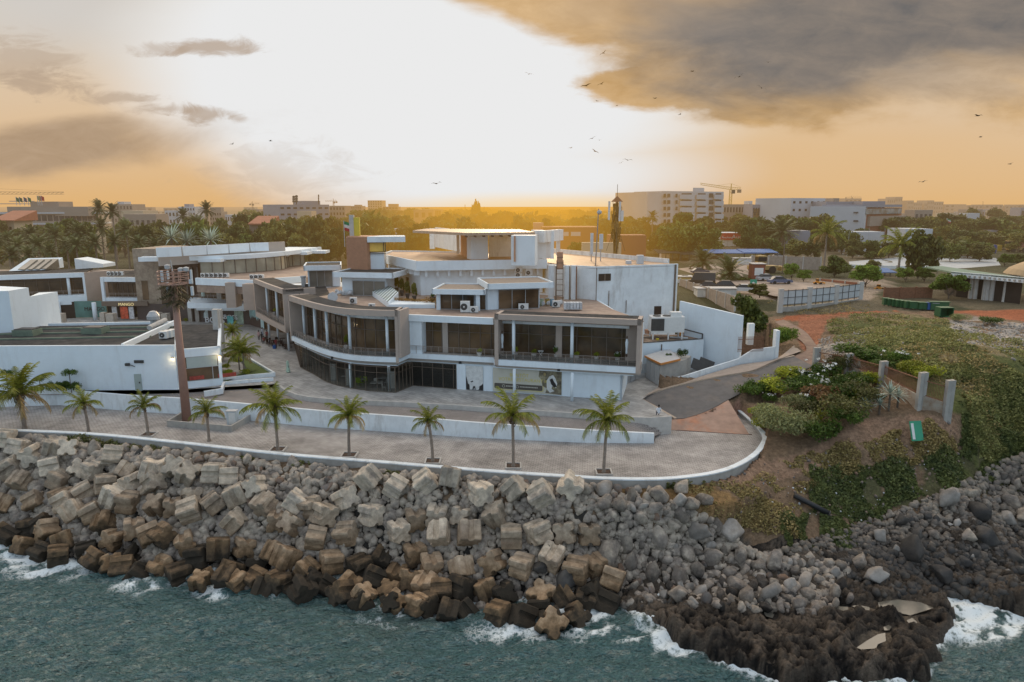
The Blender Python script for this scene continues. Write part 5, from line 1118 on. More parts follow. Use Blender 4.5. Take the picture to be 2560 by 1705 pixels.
q=atY(K(855,930),(bz0.lerp(bz1,.5)).y-.2);mb=MB();mb.face([(q.x-1.3,q.y,.9),(q.x+1.5,q.y,.9),(q.x+1.4,q.y,2.0),(q.x+.7,q.y,3.0),(q.x+.2,q.y,3.3),(q.x-.4,q.y,3.0),(q.x-1.2,q.y,2.0)]);mb.build('figure_print',mat('pale_print',(.55,.66,.68),.7,.25,1.5),bs)
for xa,xb,c,zt_ in ((1125,1215,(.12,.42,.42),1.6),(1235,1365,(.36,.45,.36),3.3)):
 p0,p1=at(K(xa,990),0),at(K(xb,1000),0);mb=MB();mb.wall(Vector((p0.x,p0.y-.4)),Vector((p1.x,p1.y-.4)),.05,zt_,.1);mb.build('window_print',mat('print_%d' % xa,c,.6,.4,1.5),bs)
for x,y in ((600,960),(705,960)):p=at(K(x,y),0);mb=MB();mb.box((p.x,p.y-.8,1.75),(.8,.6,3.5));mb.build('pier',CONC,lm)
mb=MB();q=at(A(635,780),10).xy;q1=at(A(868,765),10).xy;n_=Vector((0,5));mb.prism([q,q1,q1+n_,q+n_],9.9,[12.3,10.7,10.7,12.3]);mb.build('roof_skylight',WHITE,lm)
mb=MB();q=at(A(75,800),9.9).xy;q1=at(A(380,790),9.9).xy;mb.prism([q,q1,q1+n_*1.3,q+n_*1.3],[9.9]*4,[9.95,9.95,12.2,12.2]);sk=mb.build('roof_skylight',WHITE,lm)
mb=MB()
for k in range(4):e=q.lerp(q1,.2+.2*k)+n_*.1;mb.prism([e,e+Vector((1.5,0)),e+Vector((1.5,4.6)),e+Vector((0,4.6))],[10.0]*4,[10.2,10.2,12.05,12.05])
mb.build('skylight_pane',GLASS_GY,sk)
mb=MB();q=at(A(-300,790),9.9).xy;mb.prism([q,at(A(1130,800),9.3).xy,Vector((-76,158)),Vector((-135,158))],8.8,9.5);mb.build('roof_deck',DECK2,lm)
an=thing('annex_building','low white windowless building with dark ribbed roof at the left beside the promenade','building')
w0_=at(A2(-700,862),0).xy;w0=at(A2(0,866),0).xy;w1=at(A2(1500,856),0).xy;ZA=6.05
n0=at(A2(1270,440),ZA).xy;yb_=at(A2(900,300),5.6).y
k1_=at(A2(1490,285),5.7).xy;k0_=at(A2(410,302),5.7).xy
mb=MB();mb.prism([w0_,w0,w1,w1+Vector((.2,1.0)),k1_,k0_,Vector((w0_.x,k0_.y))],0,5.3);ab=mb.build('white_walls',WHITE,an)
mb=MB();mb.wall(w0_,w0,5.2,ZA,.35,.18);mb.wall(w0,w1,5.2,ZA,.35,.18);mb.wall(k0_,k1_,5.2,5.8,.4);mb.wall(w1+Vector((-7,.5)),k1_,5.2,ZA+.1,.4);mb.build('parapet',WHITE,an)
mb=MB();mb.prism([w0_+Vector((0,.4)),w0+Vector((0,.4)),w1+Vector((-.2,.4)),k1_-Vector((.3,.3)),k0_-Vector((0,.3)),Vector((w0_.x,k0_.y-.3))],5.3,5.42);mb.build('dark_roof',DKROOF,an)
mb=MB()
for (x0,y0,x1,y1) in ((-300,438,1270,408),(-300,395,1400,362),(250,345,1450,328)):
 p0,p1=at(A2(x0,y0),5.5),at(A2(x1,y1),5.5);mb.wall(p0,p1,5.42,5.62,.35)
mb.build('roof_ribs',GRNROOF,an)
for (x,y) in ((235,392),(808,375)):
 p=at(A2(x,y),5.5);mb=MB();mb.prism(rect(Vector((p.x-1.6,p.y-1)),Vector((p.x+1.4,p.y-1)),2.2),5.42,6.3);hb_=mb.build('roof_hatch',GRNROOF,an);mb=MB();mb.prism(rect(Vector((p.x-1.4,p.y-.8)),Vector((p.x+1.2,p.y-.8)),1.8),6.3,6.42);mb.build('hatch_opening',BLACKP,hb_)
t0_=at(A(-500,1340),5.5).xy;t1_=at(A(120,1310),5.5).xy;t2_=at(A(285,1270),5.5).xy;zT_=zat(A(100,966),t1_.y);mb=MB();mb.prism([t0_,t1_,t2_,Vector((t0_.x,t2_.y+4))],4,zT_-.4);mb.build('roof_tower',WHITE,an)
mb=MB();mb.prism([t0_,t1_,t2_,Vector((t0_.x,t2_.y+3))],zT_-.4,zT_);mb.build('tower_cap',WHITE,an)
t3_=at(A(412,1240),5.5).xy;mb=MB();mb.prism([t2_,t3_,t3_+Vector((0,3)),t2_+Vector((-2,5))],4,zat(A(400,992),t3_.y));mb.build('side_block',WHITE,an)
az_=atan2((w1-w0).y,(w1-w0).x)
def wall_at(m_,x,y,off=.06):nrm=Vector((-(w1-w0).y,(w1-w0).x)).normalized();return on_wall(m_(x,y),w0,(w1-w0).normalized(),nrm,off)
p0,p1=wall_at(A2,1128,723),wall_at(A2,1200,862);mb=MB();mb.box(((p0.x+p1.x)/2,(p0.y+p1.y)/2,(p0.z+p1.z)/2),(p1.x-p0.x,.12,p0.z-p1.z),az_);dr=mb.build('door',mat('grey_green_door',(.36,.42,.40),.6,.05,2),an);mb=MB();mb.box((p1.x-.2,p1.y-.1,(p0.z+p1.z)/2),(.12,.12,.2));mb.build('handle',DKM,dr)
p0,p1=wall_at(A2,1130,607),wall_at(A2,1211,630);mb=MB();mb.box(((p0.x+p1.x)/2,p0.y,(p0.z+p1.z)/2),(p1.x-p0.x,.15,p0.z-p1.z),az_);mb.build('vent_grille',DKM,an)
p=wall_at(A2,1080,640);mb=MB();mb.box((p.x,p.y-.2,p.z),(.5,.35,.35));mb.bar(p,(p.x+.9,p.y-.1,p.z-.3),.05);mb.build('wall_camera',DKM,an)
r0_=at(A2(1505,852),0).xy;r1_=at(A2(1868,815),0).xy;zr_=zat(A2(1500,520),r0_.y);yk=at(A2(1850,300),zr_).y;xk0,xk1=at(A2(1500,300),zr_).x,at(A2(1850,300),zr_).x
mb=MB();dr_=(r1_-r0_).normalized();nr_=Vector((-dr_.y,dr_.x));mb.prism([r0_+nr_*.2,r1_+nr_*.2,Vector((xk1,yk)),Vector((xk0,yk))],0,zr_-.15,top=1);mb.build('shop_body',[WHITE,DKROOF],an)
mb=MB();mb.wall(r0_-dr_*.1,r1_,zr_-1.15,zr_,.4,.1);mb.wall(r0_,r1_,0,.95,.4,.1);mb.wall(r1_,Vector((xk1,yk)),zr_-1,zr_,.4);mb.wall(r1_-dr_*.25,r1_+dr_*.15,0,zr_,.5,.1);mb.build('white_surround',WHITE,an)
glazing(an,[r0_+dr_*.3,r1_-dr_*.2],.95,zr_-1.1,4.0,(2.75,),GLASS_SH if False else GLASS_UP,METAL,.07)
mb=MB();mb.wall(r0_+dr_*1.2,r1_-dr_*.35,2.75,zr_-1.2,.06,-.08);mb.build('roller_blind',mat('blind_fabric',(.42,.48,.46),.8,.05,2),an)
q0=r0_+dr_*1.4
for e0_,e1_ in ((0,1.8),(3.5,5.8)):mb=MB();mb.wall(q0+dr_*e0_,q0+dr_*e1_,1.1,1.6,.05,-.1);mb.build('red_display',mat('red_display',(.35,.06,.04),.6,.4,3),an)
for k,x in enumerate((1825,1868)):
 yy=338 if k==0 else 530;p=at(A2(x,yy),0 if k else zr_);zt_=zat(A2(x,178),p.y);mb=MB();mb.box((p.x,p.y,(zt_)/2),(.85,.9,zt_));mb.build('tall_fin',CONC2,an)
LAMP=emat('warm_bulb',(1,.78,.42),14)
for i,(x,y) in enumerate(((1457,590),(1850,570))):
 p=wall_at(A2,x,y,.25) if i==0 else Vector((*(r1_-nr_*.35),zat(A2(x,y),r1_.y)))
 t_=thing('wall_lamp',('lit wall lamp on the white annex wall near the mast','lit wall lamp at the right corner of the glazed annex shop')[i],'lamp',p,'lit wall lamps');mb=MB();mb.box((0,0,.1),(.28,.2,.12));o=mb.build('lamp_housing',DKM,loc=(0,0,0));o.parent=t_
 mb=MB();mb.lathe((0,-.02,-.08),[(.09,0),(.11,.1)],8);o=mb.build('bulb',LAMP,loc=(0,0,0));o.parent=t_
 ld=bpy.data.lights.new('bulb_light','POINT');ld.energy=22;ld.color=(1,.72,.38);ld.shadow_soft_size=.12;lo=bpy.data.objects.new('bulb_light',ld);COL.objects.link(lo);lo.location=p+Vector((0,-.35,-.15))
du=thing('roof_duct','cream ventilation duct with grey cowl on the dark annex roof','duct',at(A2(1290,340),5.45))
q=du.location;mb=MB();e0_,e1_=at(A2(1255,335),6.2),at(A2(1390,270),6.6);mb.bar(e0_,e1_,.38,10);mb.build('duct_pipe',CONC2,du);mb=MB();p=at(A2(1295,300),6.2);mb.lathe(p,[(.45,-.7),(.5,.6),(.9,.7),(.95,1.2),(.5,1.9),(.2,2.0)],10);mb.build('cowl',METAL,du)
gw=thing('planter_wall','low white walls around the small lawn with palms right of the annex','wall')
gp=[at(A2(x,y),0).xy for x,y in ((1870,795),(2080,765),(2300,745))];mb=MB();band(mb,gp,0,.55,0,.35)
gq=[at(A2(x,y),0).xy for x,y in ((2300,745),(2210,690),(2060,600),(1925,470))];band(mb,gq[::-1],0,.6,0,.3)
gp2=[at(A2(x,y),0).xy for x,y in ((1720,895),(1870,870),(1885,815),(2090,795),(2300,780))];band(mb,gp2,-.3,.42,-.1,.2);mb.build('wall_body',WHITE2,gw)
LAWN=mat('lawn_grass',(.09,.13,.025),.9,.35,6)
face_up('lawn',[Vector((p.x,p.y,.3)) for p in gp+gq[1:]]+[Vector((r1_.x+.4,r1_.y+8,.3)),Vector((r1_.x+.4,r1_.y+1,.3))],LAWN)
MR=mat('mast_brown',(.34,.20,.155),.7,.08,2)
mp_=at(A2(1572,1115),ZP);mp_.z=ZP
ms=thing('telecom_mast','tall brown telecom mast disguised as a palm with antennas at the left of the promenade','mast',mp_)
Ym=mp_.y;zt_=zat(A(1490,905),Ym);top=Vector((mp_.x,Ym,zt_));mb=MB();mb.bar(mp_,top,.55,14,.33);o=mb.build('pole',MR,ms,smooth=True)
zz=[zat(A(1480,y),Ym) for y in (800,835,865,905)];mb=MB();R_=1.75
for z in zz:
 for k in range(8):a_,b_=2*pi*k/8,2*pi*(k+1)/8;mb.bar((top.x+R_*cos(a_),Ym+R_*sin(a_),z),(top.x+R_*cos(b_),Ym+R_*sin(b_),z),.05,5)
for k in range(8):a_=2*pi*k/8;mb.bar((top.x+R_*cos(a_),Ym+R_*sin(a_),zz[0]),(top.x+R_*cos(a_),Ym+R_*sin(a_),zz[-1]),.05,5);mb.bar((top.x,Ym,zz[-1]),(top.x+R_*cos(a_),Ym+R_*sin(a_),zz[-1]),.05,5)
mb.bar(top,(top.x,Ym,zz[0]),.12,6);mb.build('headframe',mat('mast_frame',(.42,.26,.2),.7,.1,2),ms)
mb=MB();mb.bar((top.x,Ym,zz[0]),(top.x-.1,Ym,zat(A(1468,705),Ym)),.06,5);mb.build('lightning_rod',METAL,ms)
for (x0,y0,x1,y1) in ((1360,795,1385,890),(1392,800,1412,870),(1368,900,1395,985),(1590,790,1612,900),(1590,870,1620,905),(1600,930,1625,1005),(1570,800,1580,870)):
 p0,p1=atY(A(x0,y0),Ym-.3),atY(A(x1,y1),Ym-.3);mb=MB();mb.box(((p0.x+p1.x)/2,Ym-.3+random.uniform(-.5,1),(p0.z+p1.z)/2),(p1.x-p0.x,.3,p0.z-p1.z));mb.build('antenna',mat('antenna_grey',(.55,.60,.64),.5,.08,3),ms)
for (x,y) in ((1408,765),(1565,785),(1520,790)):
 p=atY(A(x,y),Ym);mb=MB();mb.lathe((p.x,p.y,p.z-.3),[(.1,0),(.32,.1),(.34,.5),(.1,.6)],10);mb.build('dish',METAL,ms)
rr=np.random.default_rng(4);V=[];Fc=[]
for k in range(46):
 an_=rr.uniform(0,6.28);L_=rr.uniform(.9,2.2);z0=rr.uniform(zt_-2.6,zt_+.1);q=Vector((top.x,Ym,z0))
 for j in range(9):
  f=j/9;c=q+Vector((cos(an_)*L_*f,sin(an_)*L_*f,.5*f-1.1*f*f));
  for s_ in (-1,1):
   t_=Vector((-sin(an_),cos(an_),0))*s_*.28;i0=len(V);V+=[c,c+t_+Vector((0,0,-.18)),c+t_*.9+Vector((cos(an_)*.1,sin(an_)*.1,-.25)),c+Vector((cos(an_)*.09,sin(an_)*.09,0))];Fc.append((i0,i0+1,i0+2,i0+3))
DRY=leafmat('dry_frond',(.075,.075,.035),(.12,.09,.05),1.5,.15)
o=new_obj('dry_fronds',np_mesh('dry_fronds',[tuple(v) for v in V],Fc,DRY),ms);o.location=-ms.location
en=thing('mast_enclosure','low concrete kerb enclosure around the foot of the brown mast','enclosure')
ep=[at(A2(x,y),ZP).xy for x,y in ((1540,1085),(1405,1165),(1950,1212),(2120,1110))];mb=MB();band(mb,ep,ZP,ZP+.75,0,.22);mb.build('kerb_wall',CONC,en)
cb_=thing('utility_cabinet','pale grey utility cabinet standing inside the mast enclosure','cabinet',at(A2(1960,1150),ZP));mb=MB();mb.box((0,0,.9),(1.15,.7,1.7));o=mb.build('body',mat('cabinet_grey',(.55,.60,.62),.5,.06,2),loc=(0,0,0));o.parent=cb_
mb=MB();mb.box((0,0,1.79),(1.3,.85,.08));o=mb.build('lid',METAL,loc=(0,0,0));o.parent=cb_;mb=MB();mb.box((.1,-.37,.9),(.8,.04,1.4));o=mb.build('door',ACW,loc=(0,0,0));o.parent=cb_
# ================================================================ VEGETATION
BARK=mat('bark',(.13,.10,.075),.9,.25,4,bump=.4)
BARKP=mat('palm_trunk',(.27,.22,.18),.9,.25,5,bump=.5,island=.1)
FIB=mat('palm_fibre',(.13,.085,.05),.9,.35,7,bump=.5)
LF=[leafmat('leaf_a',(.03,.045,.012),(.11,.125,.03),.45,.25),leafmat('leaf_b',(.04,.05,.016),(.14,.13,.035),.4,.25),leafmat('leaf_c',(.05,.09,.012),(.13,.18,.03),.6,.3)]
PALMG=leafmat('palm_frond',(.055,.078,.012),(.20,.195,.03),1.2,.3,.15);PALMY=leafmat('palm_frond_dry',(.20,.13,.05),(.28,.20,.08),2,.25)
DATEG=leafmat('date_frond',(.03,.045,.018),(.09,.10,.04),.5,.2);SILV=leafmat('silver_frond',(.14,.18,.15),(.24,.28,.24),.8,.2)
def tree_data(seed,w=1.0,h=1.0,n=13,leaves=150,leaf=.055,trunk=.33):
 """unit tree: height 1, crown width about w"""
 rr=np.random.default_rng(seed);parts=[];cs=[]
 for i in range(n):
  a=rr.uniform(0,6.28);q=rr.random()**.6;rad=.36*w*q;z=trunk+.16+(1-trunk-.22)*rr.random()*(1-.45*q*q)
  r=rr.uniform(.13,.22)*w**.5;cs.append((rad*cos(a),rad*sin(a),z));parts.append(clump(rad*cos(a),rad*sin(a),z,r,leaves,leaf,rr,.75,.5))
 cs.append((0,0,.6));parts.append(clump(0,0,.62,.24*w,leaves*2,leaf*1.2,rr,.8,.2))
 V,Fc=merge(parts);V[:,2] *= 1.0/max(V[:,2].max(),.01)
 mb=MB();mb.bar((0,0,-.03),(.01,0,trunk+.1),.028,7,.018)
 for c in cs[:7]:mb.bar((.0,0,trunk*.75),c,.013,5,.005)
 me=bpy.data.meshes.new('trunk');me.from_pydata(mb.v,[],mb.f);me.materials.append(BARK)
 return V,Fc,me
TREES=[]
for i in range(6):V,Fc,tm=tree_data(50+i,[1.0,1.15,1.3,.9,1.2,.8][i],n=[14,16,18,12,15,11][i],trunk=[.06,.1,.12,.05,.02,.1][i]);TREES.append((np_mesh('crown',V,Fc,LF[i % 2]),tm))
V,Fc,tm=tree_data(70,1.0,n=16,leaves=260,leaf=.04,trunk=.1);BRIGHT=(np_mesh('crown',V,Fc,LF[2]),tm)
def tree_at(xy,h,wid,var,label,cat='tree',group=None,name='broadleaf_tree',z=None):
 z=float(hq(xy[0],xy[1])[0])-.1 if z is None else z
 cm,tm=var;t=thing(name,label,cat,(xy[0],xy[1],z),group,random.uniform(0,6.28))
 c=new_obj('crown',cm,t,scale=(wid,wid,h));new_obj('trunk',tm,t,scale=(max(h,wid)*.8,)*2+(h,));return t
def frond(V,Fc,origin,az,el,L,droop,rr,n=22,wl=.2,hang=.5,w=.035,tw=0.0):
 d=Vector((cos(az),sin(az),0));p=Vector(origin);e=el;pts=[p.copy()];st=L/n
 for i in range(n):e-=droop*(.4+1.2*i/n)/n;p=p+(d*cos(e)+Vector((0,0,sin(e))))*st;pts.append(p.copy())
 s=Vector((-sin(az),cos(az),0))
 for i in range(1,n):
  f=i/n;ll=wl*L*(sin(pi*min(1,f*.85+.12))**.7)*rr.uniform(.8,1.15);t=(pts[i+1]-pts[i]).normalized()
  for sg in (-1,1):
   tip=pts[i]+(s*sg*(1-hang*.5)+t*.75+Vector((0,0,-hang*rr.uniform(.6,1.3))))*ll;wv=t*(w*L*.5);i0=len(V)
   V+=[tuple(pts[i]-wv),tuple(pts[i]+wv),tuple(pts[i].lerp(tip,.6)+wv*.9),tuple(tip)];Fc.append((i0,i0+1,i0+2,i0+3))
 for i in range(n):
  wv=s*(.012*L*(1-i/n*.8));i0=len(V);V+=[tuple(pts[i]-wv),tuple(pts[i]+wv),tuple(pts[i+1]+wv),tuple(pts[i+1]-wv)];Fc.append((i0,i0+1,i0+2,i0+3))
def palm_crown(seed,kind='coco',nf=15,L=1.0):
 rr=np.random.default_rng(seed);G_=([],[]);Dd=([],[])
 for k in range(nf):
  f=k/nf;az=k*2.4+rr.uniform(-.25,.25)
  if kind=='coco':el=1.5-f*1.5+rr.uniform(-.15,.15);dr=.7+1.2*f;tgt=Dd if (f>.78 and rr.random()<.6) else G_;frond(*tgt,(0,0,0),az,el,L*rr.uniform(.8,1.1)*(1 if f>.15 else .8),dr,rr,26,.25,.45+.5*f,.034)
  elif kind=='date':el=1.4-f*1.9+rr.uniform(-.1,.1);frond(*G_,(0,0,0),az,el,L*rr.uniform(.85,1.05),.9,rr,13,.2,.15,.075)
 return [np_mesh('fronds',v,f,m) if len(v) else None for (v,f),m in ((G_,PALMG if kind=='coco' else DATEG),(Dd,PALMY))]
CROWN=[palm_crown(i,'coco',[22,18,19,23,17][i]) for i in range(5)];DATE=[palm_crown(40+i,'date',44) for i in range(3)]
def trunk_mesh(seed,h,r0,r1,shag=True,lean=(0,0)):
 rr=random.Random(seed);mb=MB();n=9;k=14
 for j in range(k+1):
  f=j/k;r=(r0+(r1-r0)*f)*(1+.12*rr.random())*(1.5 if f<.04 else 1)
  for i in range(n):a=2*pi*i/n;mb.v.append((r*cos(a)+lean[0]*f*f,r*sin(a)+lean[1]*f*f,h*f))
 for j in range(k):
  for i in range(n):mb.f.append((j*n+i,j*n+(i+1) % n,(j+1)*n+(i+1) % n,(j+1)*n+i));mb.m.append(0)
 me=bpy.data.meshes.new('trunk');me.from_pydata(mb.v,[],mb.f);me.materials.append(BARKP);return me
def fibre_mesh(seed,r):
 rr=np.random.default_rng(seed);V=[];Fc=[]
 for k in range(60):
  a=rr.uniform(0,6.28);z=rr.uniform(-1.0,.25);i0=len(V);o=Vector((cos(a),sin(a),0));s=Vector((-sin(a),cos(a),0));c=o*r*rr.uniform(.6,1.15)+Vector((0,0,z))
  V+=[tuple(c-s*.07),tuple(c+s*.07),tuple(c+s*.03+o*.14+Vector((0,0,.3))),tuple(c-s*.03+o*.12+Vector((0,0,.28)))];Fc.append((i0,i0+1,i0+2,i0+3))
 return np_mesh('leaf_base_fibres',V,Fc,FIB)
FM=[fibre_mesh(i,.24) for i in range(3)]
def palm_at(x,y,z,h,L,crown,label,cat='palm tree',group=None,name='coconut_palm',r=(.16,.11),lean=(0,0),rot=None,fib=True):
 t=thing(name,label,cat,(x,y,z),group,0)
 me=trunk_mesh(int(abs(x)*7),h,r[0],r[1],lean=lean);o=new_obj('trunk',me,t)
 for p in me.polygons:p.use_smooth=True
 rz=random.uniform(0,6.28) if rot is None else rot
 for m_,nm in zip(crown,('fronds','dry_fronds')):
  if m_:new_obj(nm,m_,t,(lean[0],lean[1],h),(0,0,rz),(L,L,L))
 if fib:new_obj('leaf_base_fibres',FM[int(abs(x)) % 3],t,(lean[0],lean[1],h),scale=(1.1*L/3.2,)*2+(L/3.2,))
 return t
SOIL=mat('pit_soil',(.08,.05,.035),.95,.3,4)
FP=[(57,985,906,104,'large old coconut palm with a shaggy trunk, leftmost on the promenade'),(204,992,928,52,'small yellowing coconut palm right of the large shaggy palm at the left'),
      (341,1000,933,50,'small coconut palm left of the brown mast, in front of the annex door'),(481,1014,946,50,'small coconut palm in front of the enclosure kerb just right of the brown mast'),
      (639,1034,938,80,'full green coconut palm below the seated cafe guests, right of the grey cabinet'),(803,1047,955,66,'coconut palm with drooping fronds in front of the curved glazed shop'),
      (995,1061,968,52,'narrow coconut palm in front of the crumpled poster on the promenade'),(1180,1072,958,84,'coconut palm with a brown thick trunk in front of the restaurant banner'),(1388,1086,965,84,'coconut palm nearest the turning end of the promenade with long drooping fronds')]
for i,(bx,by,cy,Lp,lab) in enumerate(FP):
 b=at(O(bx,by),ZP);hh=zat(O(bx,cy),b.y)-ZP;L_=Lp*1.0875*b.y/FL*1.02
 palm_at(b.x,b.y,ZP,hh,L_,CROWN[[3,1,4,2,0,3,1,2,0][i]],lab,'palm tree','coconut palms lining the promenade',r=(.22 if i==0 else .15,.3 if i==0 else .14),rot=i*1.3,lean=(random.uniform(-.4,.4),random.uniform(-.2,.2)))
 if i in (4,5,6,7,8) or i==2:
  t=thing('tree_pit','square whitewashed kerb pit around the foot of the '+['','','small palm left of the mast','','full green palm right of the cabinet','drooping palm before the curved shop','narrow palm before the poster','palm before the banner','palm nearest the turning end'][i],'tree pit',(b.x,b.y,ZP),'square kerb pits of the promenade palms')
  mb=MB()
  for k in range(4):a=pi/2*k;mb.box((.75*cos(a),.75*sin(a),.07),(.14,1.64 if k % 2==0 else 1.36,.16),a)
  o=mb.build('kerb',CONC2,loc=(0,0,0));o.parent=t;mb=MB();mb.box((0,0,.02),(1.36,1.36,.06));o=mb.build('soil',SOIL,loc=(0,0,0));o.parent=t
for i,(x,y,c,L_) in enumerate(((K(1195,1330),0,K(1190,1110),2.4),(A2(2015,690),0,A2(2030,520),3.2),(A2(2055,715),0,A2(2075,545),3.0))):
 b=at(x,.3);palm_at(b.x,b.y,.3,zat(c,b.y)-.3,L_,CROWN[i],['slim palm at the far end of the small lawn','left of two bushy palms on the small lawn','right of two bushy palms on the small lawn'][i],r=(.1,.08),fib=False,name='areca_palm')
rr=np.random.default_rng(9)
def shrub_mesh(seed,n=1400,leaf=.05,m=None,flat=.75,lobes=9,flowers=None):
 rr=np.random.default_rng(seed);parts=[]
 for i in range(lobes):a=rr.uniform(0,6.28);q=rr.random()**.5*.55;parts.append(clump(q*cos(a),q*sin(a),.42+.2*rr.random(),rr.uniform(.28,.42),n//lobes,leaf,rr,flat,.55))
 V,Fc=merge(parts);V[:,2]=np.maximum(V[:,2],-.05);return np_mesh('foliage',V,Fc,m)
G1=leafmat('shrub_dark',(.022,.045,.008),(.085,.125,.02),1.3,.2);G2=leafmat('shrub_yellow',(.12,.15,.015),(.28,.28,.03),1.5,.3);G3=leafmat('shrub_grey',(.13,.15,.06),(.30,.30,.14),1.6,.3);G4=leafmat('shrub_olive',(.04,.05,.015),(.10,.09,.03),1.2,.2);G5=leafmat('shrub_red',(.05,.05,.015),(.14,.06,.03),1.6,.2)
FLW=leafmat('white_flowers',(.60,.62,.60),(.75,.76,.74),2,.2,.05)
SH={'d':[shrub_mesh(1,m=G1),shrub_mesh(2,m=G1)],'y':[shrub_mesh(3,m=G2),shrub_mesh(4,m=G2)],'g':[shrub_mesh(5,2600,.035,G3),shrub_mesh(6,2600,.035,G3)],'o':[shrub_mesh(7,m=G4),shrub_mesh(8,m=G4)],'r':[shrub_mesh(9,m=G5)],'b':[shrub_mesh(10,1800,.045,LF[2])]}
fl_m=[np_mesh('flowers',*merge([clump(*(q*np.array([.6,.6,.25])+np.array([0,0,.72])),.09,9,.05,np.random.default_rng(s_*50+j),.6) for j,q in enumerate(np.random.default_rng(s_).normal(size=(16,3))*.6)]),FLW) for s_ in (1,2)]
def shrub(p,w,h,k,label,group=None,flowers=False,name='shrub'):
 """p photo pixel of the foot"""
 x,y,z=(float(v[0]) for v in hit([p[0]],[p[1]]));q=Vector((x,y,z));t=thing(name,label,'shrub',(q.x,q.y,z-.05),group,random.uniform(0,6.28))
 new_obj('foliage',random.choice(SH[k]),t,scale=(w*.92,w*.92,h*1.25))
 if flowers:new_obj('flowers',random.choice(fl_m),t,scale=(w*.92,w*.92,h*1.25))
 return q
SB=[(G(330,1120),4.6,3.3,'g','large pale grey-green bush at the curve of the promenade wall'),(G(230,1000),3.2,2.4,'g','pale grey-green bush just behind the largest pale bush'),(G(470,1130),2.8,2.2,'g','smaller pale green bush on the sea side of the garden bed'),(G(430,900),2.6,2.0,'g','pale green bush behind the large pale bush in the garden bed'),
      (G(620,1150),3.2,2.4,'d','dark grassy bush at the sea end of the garden bed beside the pale bush'),(G(100,960),2.0,1.3,'y','yellow-green low bush touching the curved white wall'),(G(150,1040),1.8,1.3,'y','yellow-green bush between curved wall and large pale bush'),
      (G(290,740),4.2,1.8,'y','yellow-green hedge mound nearest the asphalt road'),(G(400,640),3.6,1.7,'y','yellow-green hedge beside the road behind the first mound'),(G(480,770),4.6,2.0,'d','broad green shrub in the middle of the garden bed'),(G(590,720),3.2,1.8,'d','green shrub between the two concrete arches and the pale bushes'),
      (G(20,790),2.4,1.7,'d','dark round shrub at the road corner of the garden'),(G(110,750),2.2,1.7,'d','second dark round shrub along the road corner'),(G(175,770),1.6,1.4,'o','olive shrub beside the dark round shrubs'),(G(660,860),4.2,2.4,'r','reddish brown shrub in the garden centre'),(G(800,960),4.0,2.4,'o','olive shrub in the lower garden near the silver palms'),
      (G(800,820),3.8,2.5,'d','dark shrub in front of the second fence pillar'),(G(920,760),3.6,2.4,'d','dark shrub right below the fence rails'),(G(1010,830),3.4,2.2,'o','olive shrub between the fence and the silver palms'),(G(780,590),2.6,2.6,'o','tall grey-olive bush against the first rusty fence panel'),(G(870,1020),3.0,1.9,'d','low dark bush at the path edge of the garden'),(G(560,950),3.0,1.9,'o','olive bush behind the dark grassy bush'),
      (G(1060,720),3.0,2.0,'y','yellow tinted shrub at the foot of the second fence panel')]
for p,w,h,k,lab in SB:shrub(p,w,h,k,lab)
for p,w,h,lab in ((G(690,650),2.8,2.2,'white flowering bush just left of the first fence pillar'),(G(680,750),2.4,1.8,'white flowering bush in front of the concrete arches'),(G(470,640),2.0,1.5,'white flowering bush at the roadside end of the garden'),(G(520,870),2.4,1.6,'white flowering bush among pale bushes in the garden'),(G(215,830),1.3,1.2,'tiny white flowering bush on bare soil by the road'),(G(1030,500),2.2,1.4,'white flowering bush outside the fence between its first two pillars'),(G(1290,500),2.4,1.6,'white flowering bush outside the fence behind its third panel')):
 shrub(p,w,h,'d',lab,'white flowering bushes',True)
for p,w,h,k,lab in ((G(1000,470),5.0,2.0,'d','dark bush in the field just outside the rusty fence'),(G(1200,560),3.6,1.6,'d','dark spreading bush behind the middle fence panels'),(G(1420,600),3.0,1.7,'y','yellowish bush behind the last fence panels'),(G(1580,650),3.0,1.7,'y','pale yellow bush beside the last fence pillar'),(G(340,370),3.6,3.2,'b','bright green bush at the end of the low white ramp wall'),(G(1820,150),2.2,1.4,'g','grey-green tuft near the tipped green bin'),(G(2050,170),3,1.2,'d','green bush beside the rubble in the field')):shrub(p,w,h,k,lab)
for k,(x,y,w) in enumerate(((1900,600,1.8),(1960,590,2.0),(1890,690,1.6),(1990,640,1.6),(1905,740,1.8),(2060,735,1.4))):
 b=at(A2(x,y),.3);t=thing('clipped_hedge','clipped yellow-green hedge mound on the small lawn right of the annex','hedge',(b.x,b.y,.3),'clipped hedge mounds on the small lawn');new_obj('foliage',SH['y'][k % 2],t,scale=(w*.8,w*.6,1.1))
for x,y,h,lab in ((641,800,3.9,'round topiary tree on a thin stem against the white annex wall'),(388,800,2.3,'small double-ball topiary against the white annex wall'),(115,790,3.6,'leafy topiary behind the big palm at the annex wall')):
 b=wall_at(A2,x,y,1.2);t=thing('topiary_tree',lab,'tree',(b.x,b.y,0));hh=zat(A2(x,715 if h>3 else 755),b.y);new_obj('crown',SH['d'][0],t,(0,0,hh-.6),scale=(1.2*h/3.9,)*2+(1.3*h/3.9,));mb=MB();mb.bar((0,0,0),(0,0,hh),.05);o=mb.build('trunk',BARK,loc=(0,0,0));o.parent=t
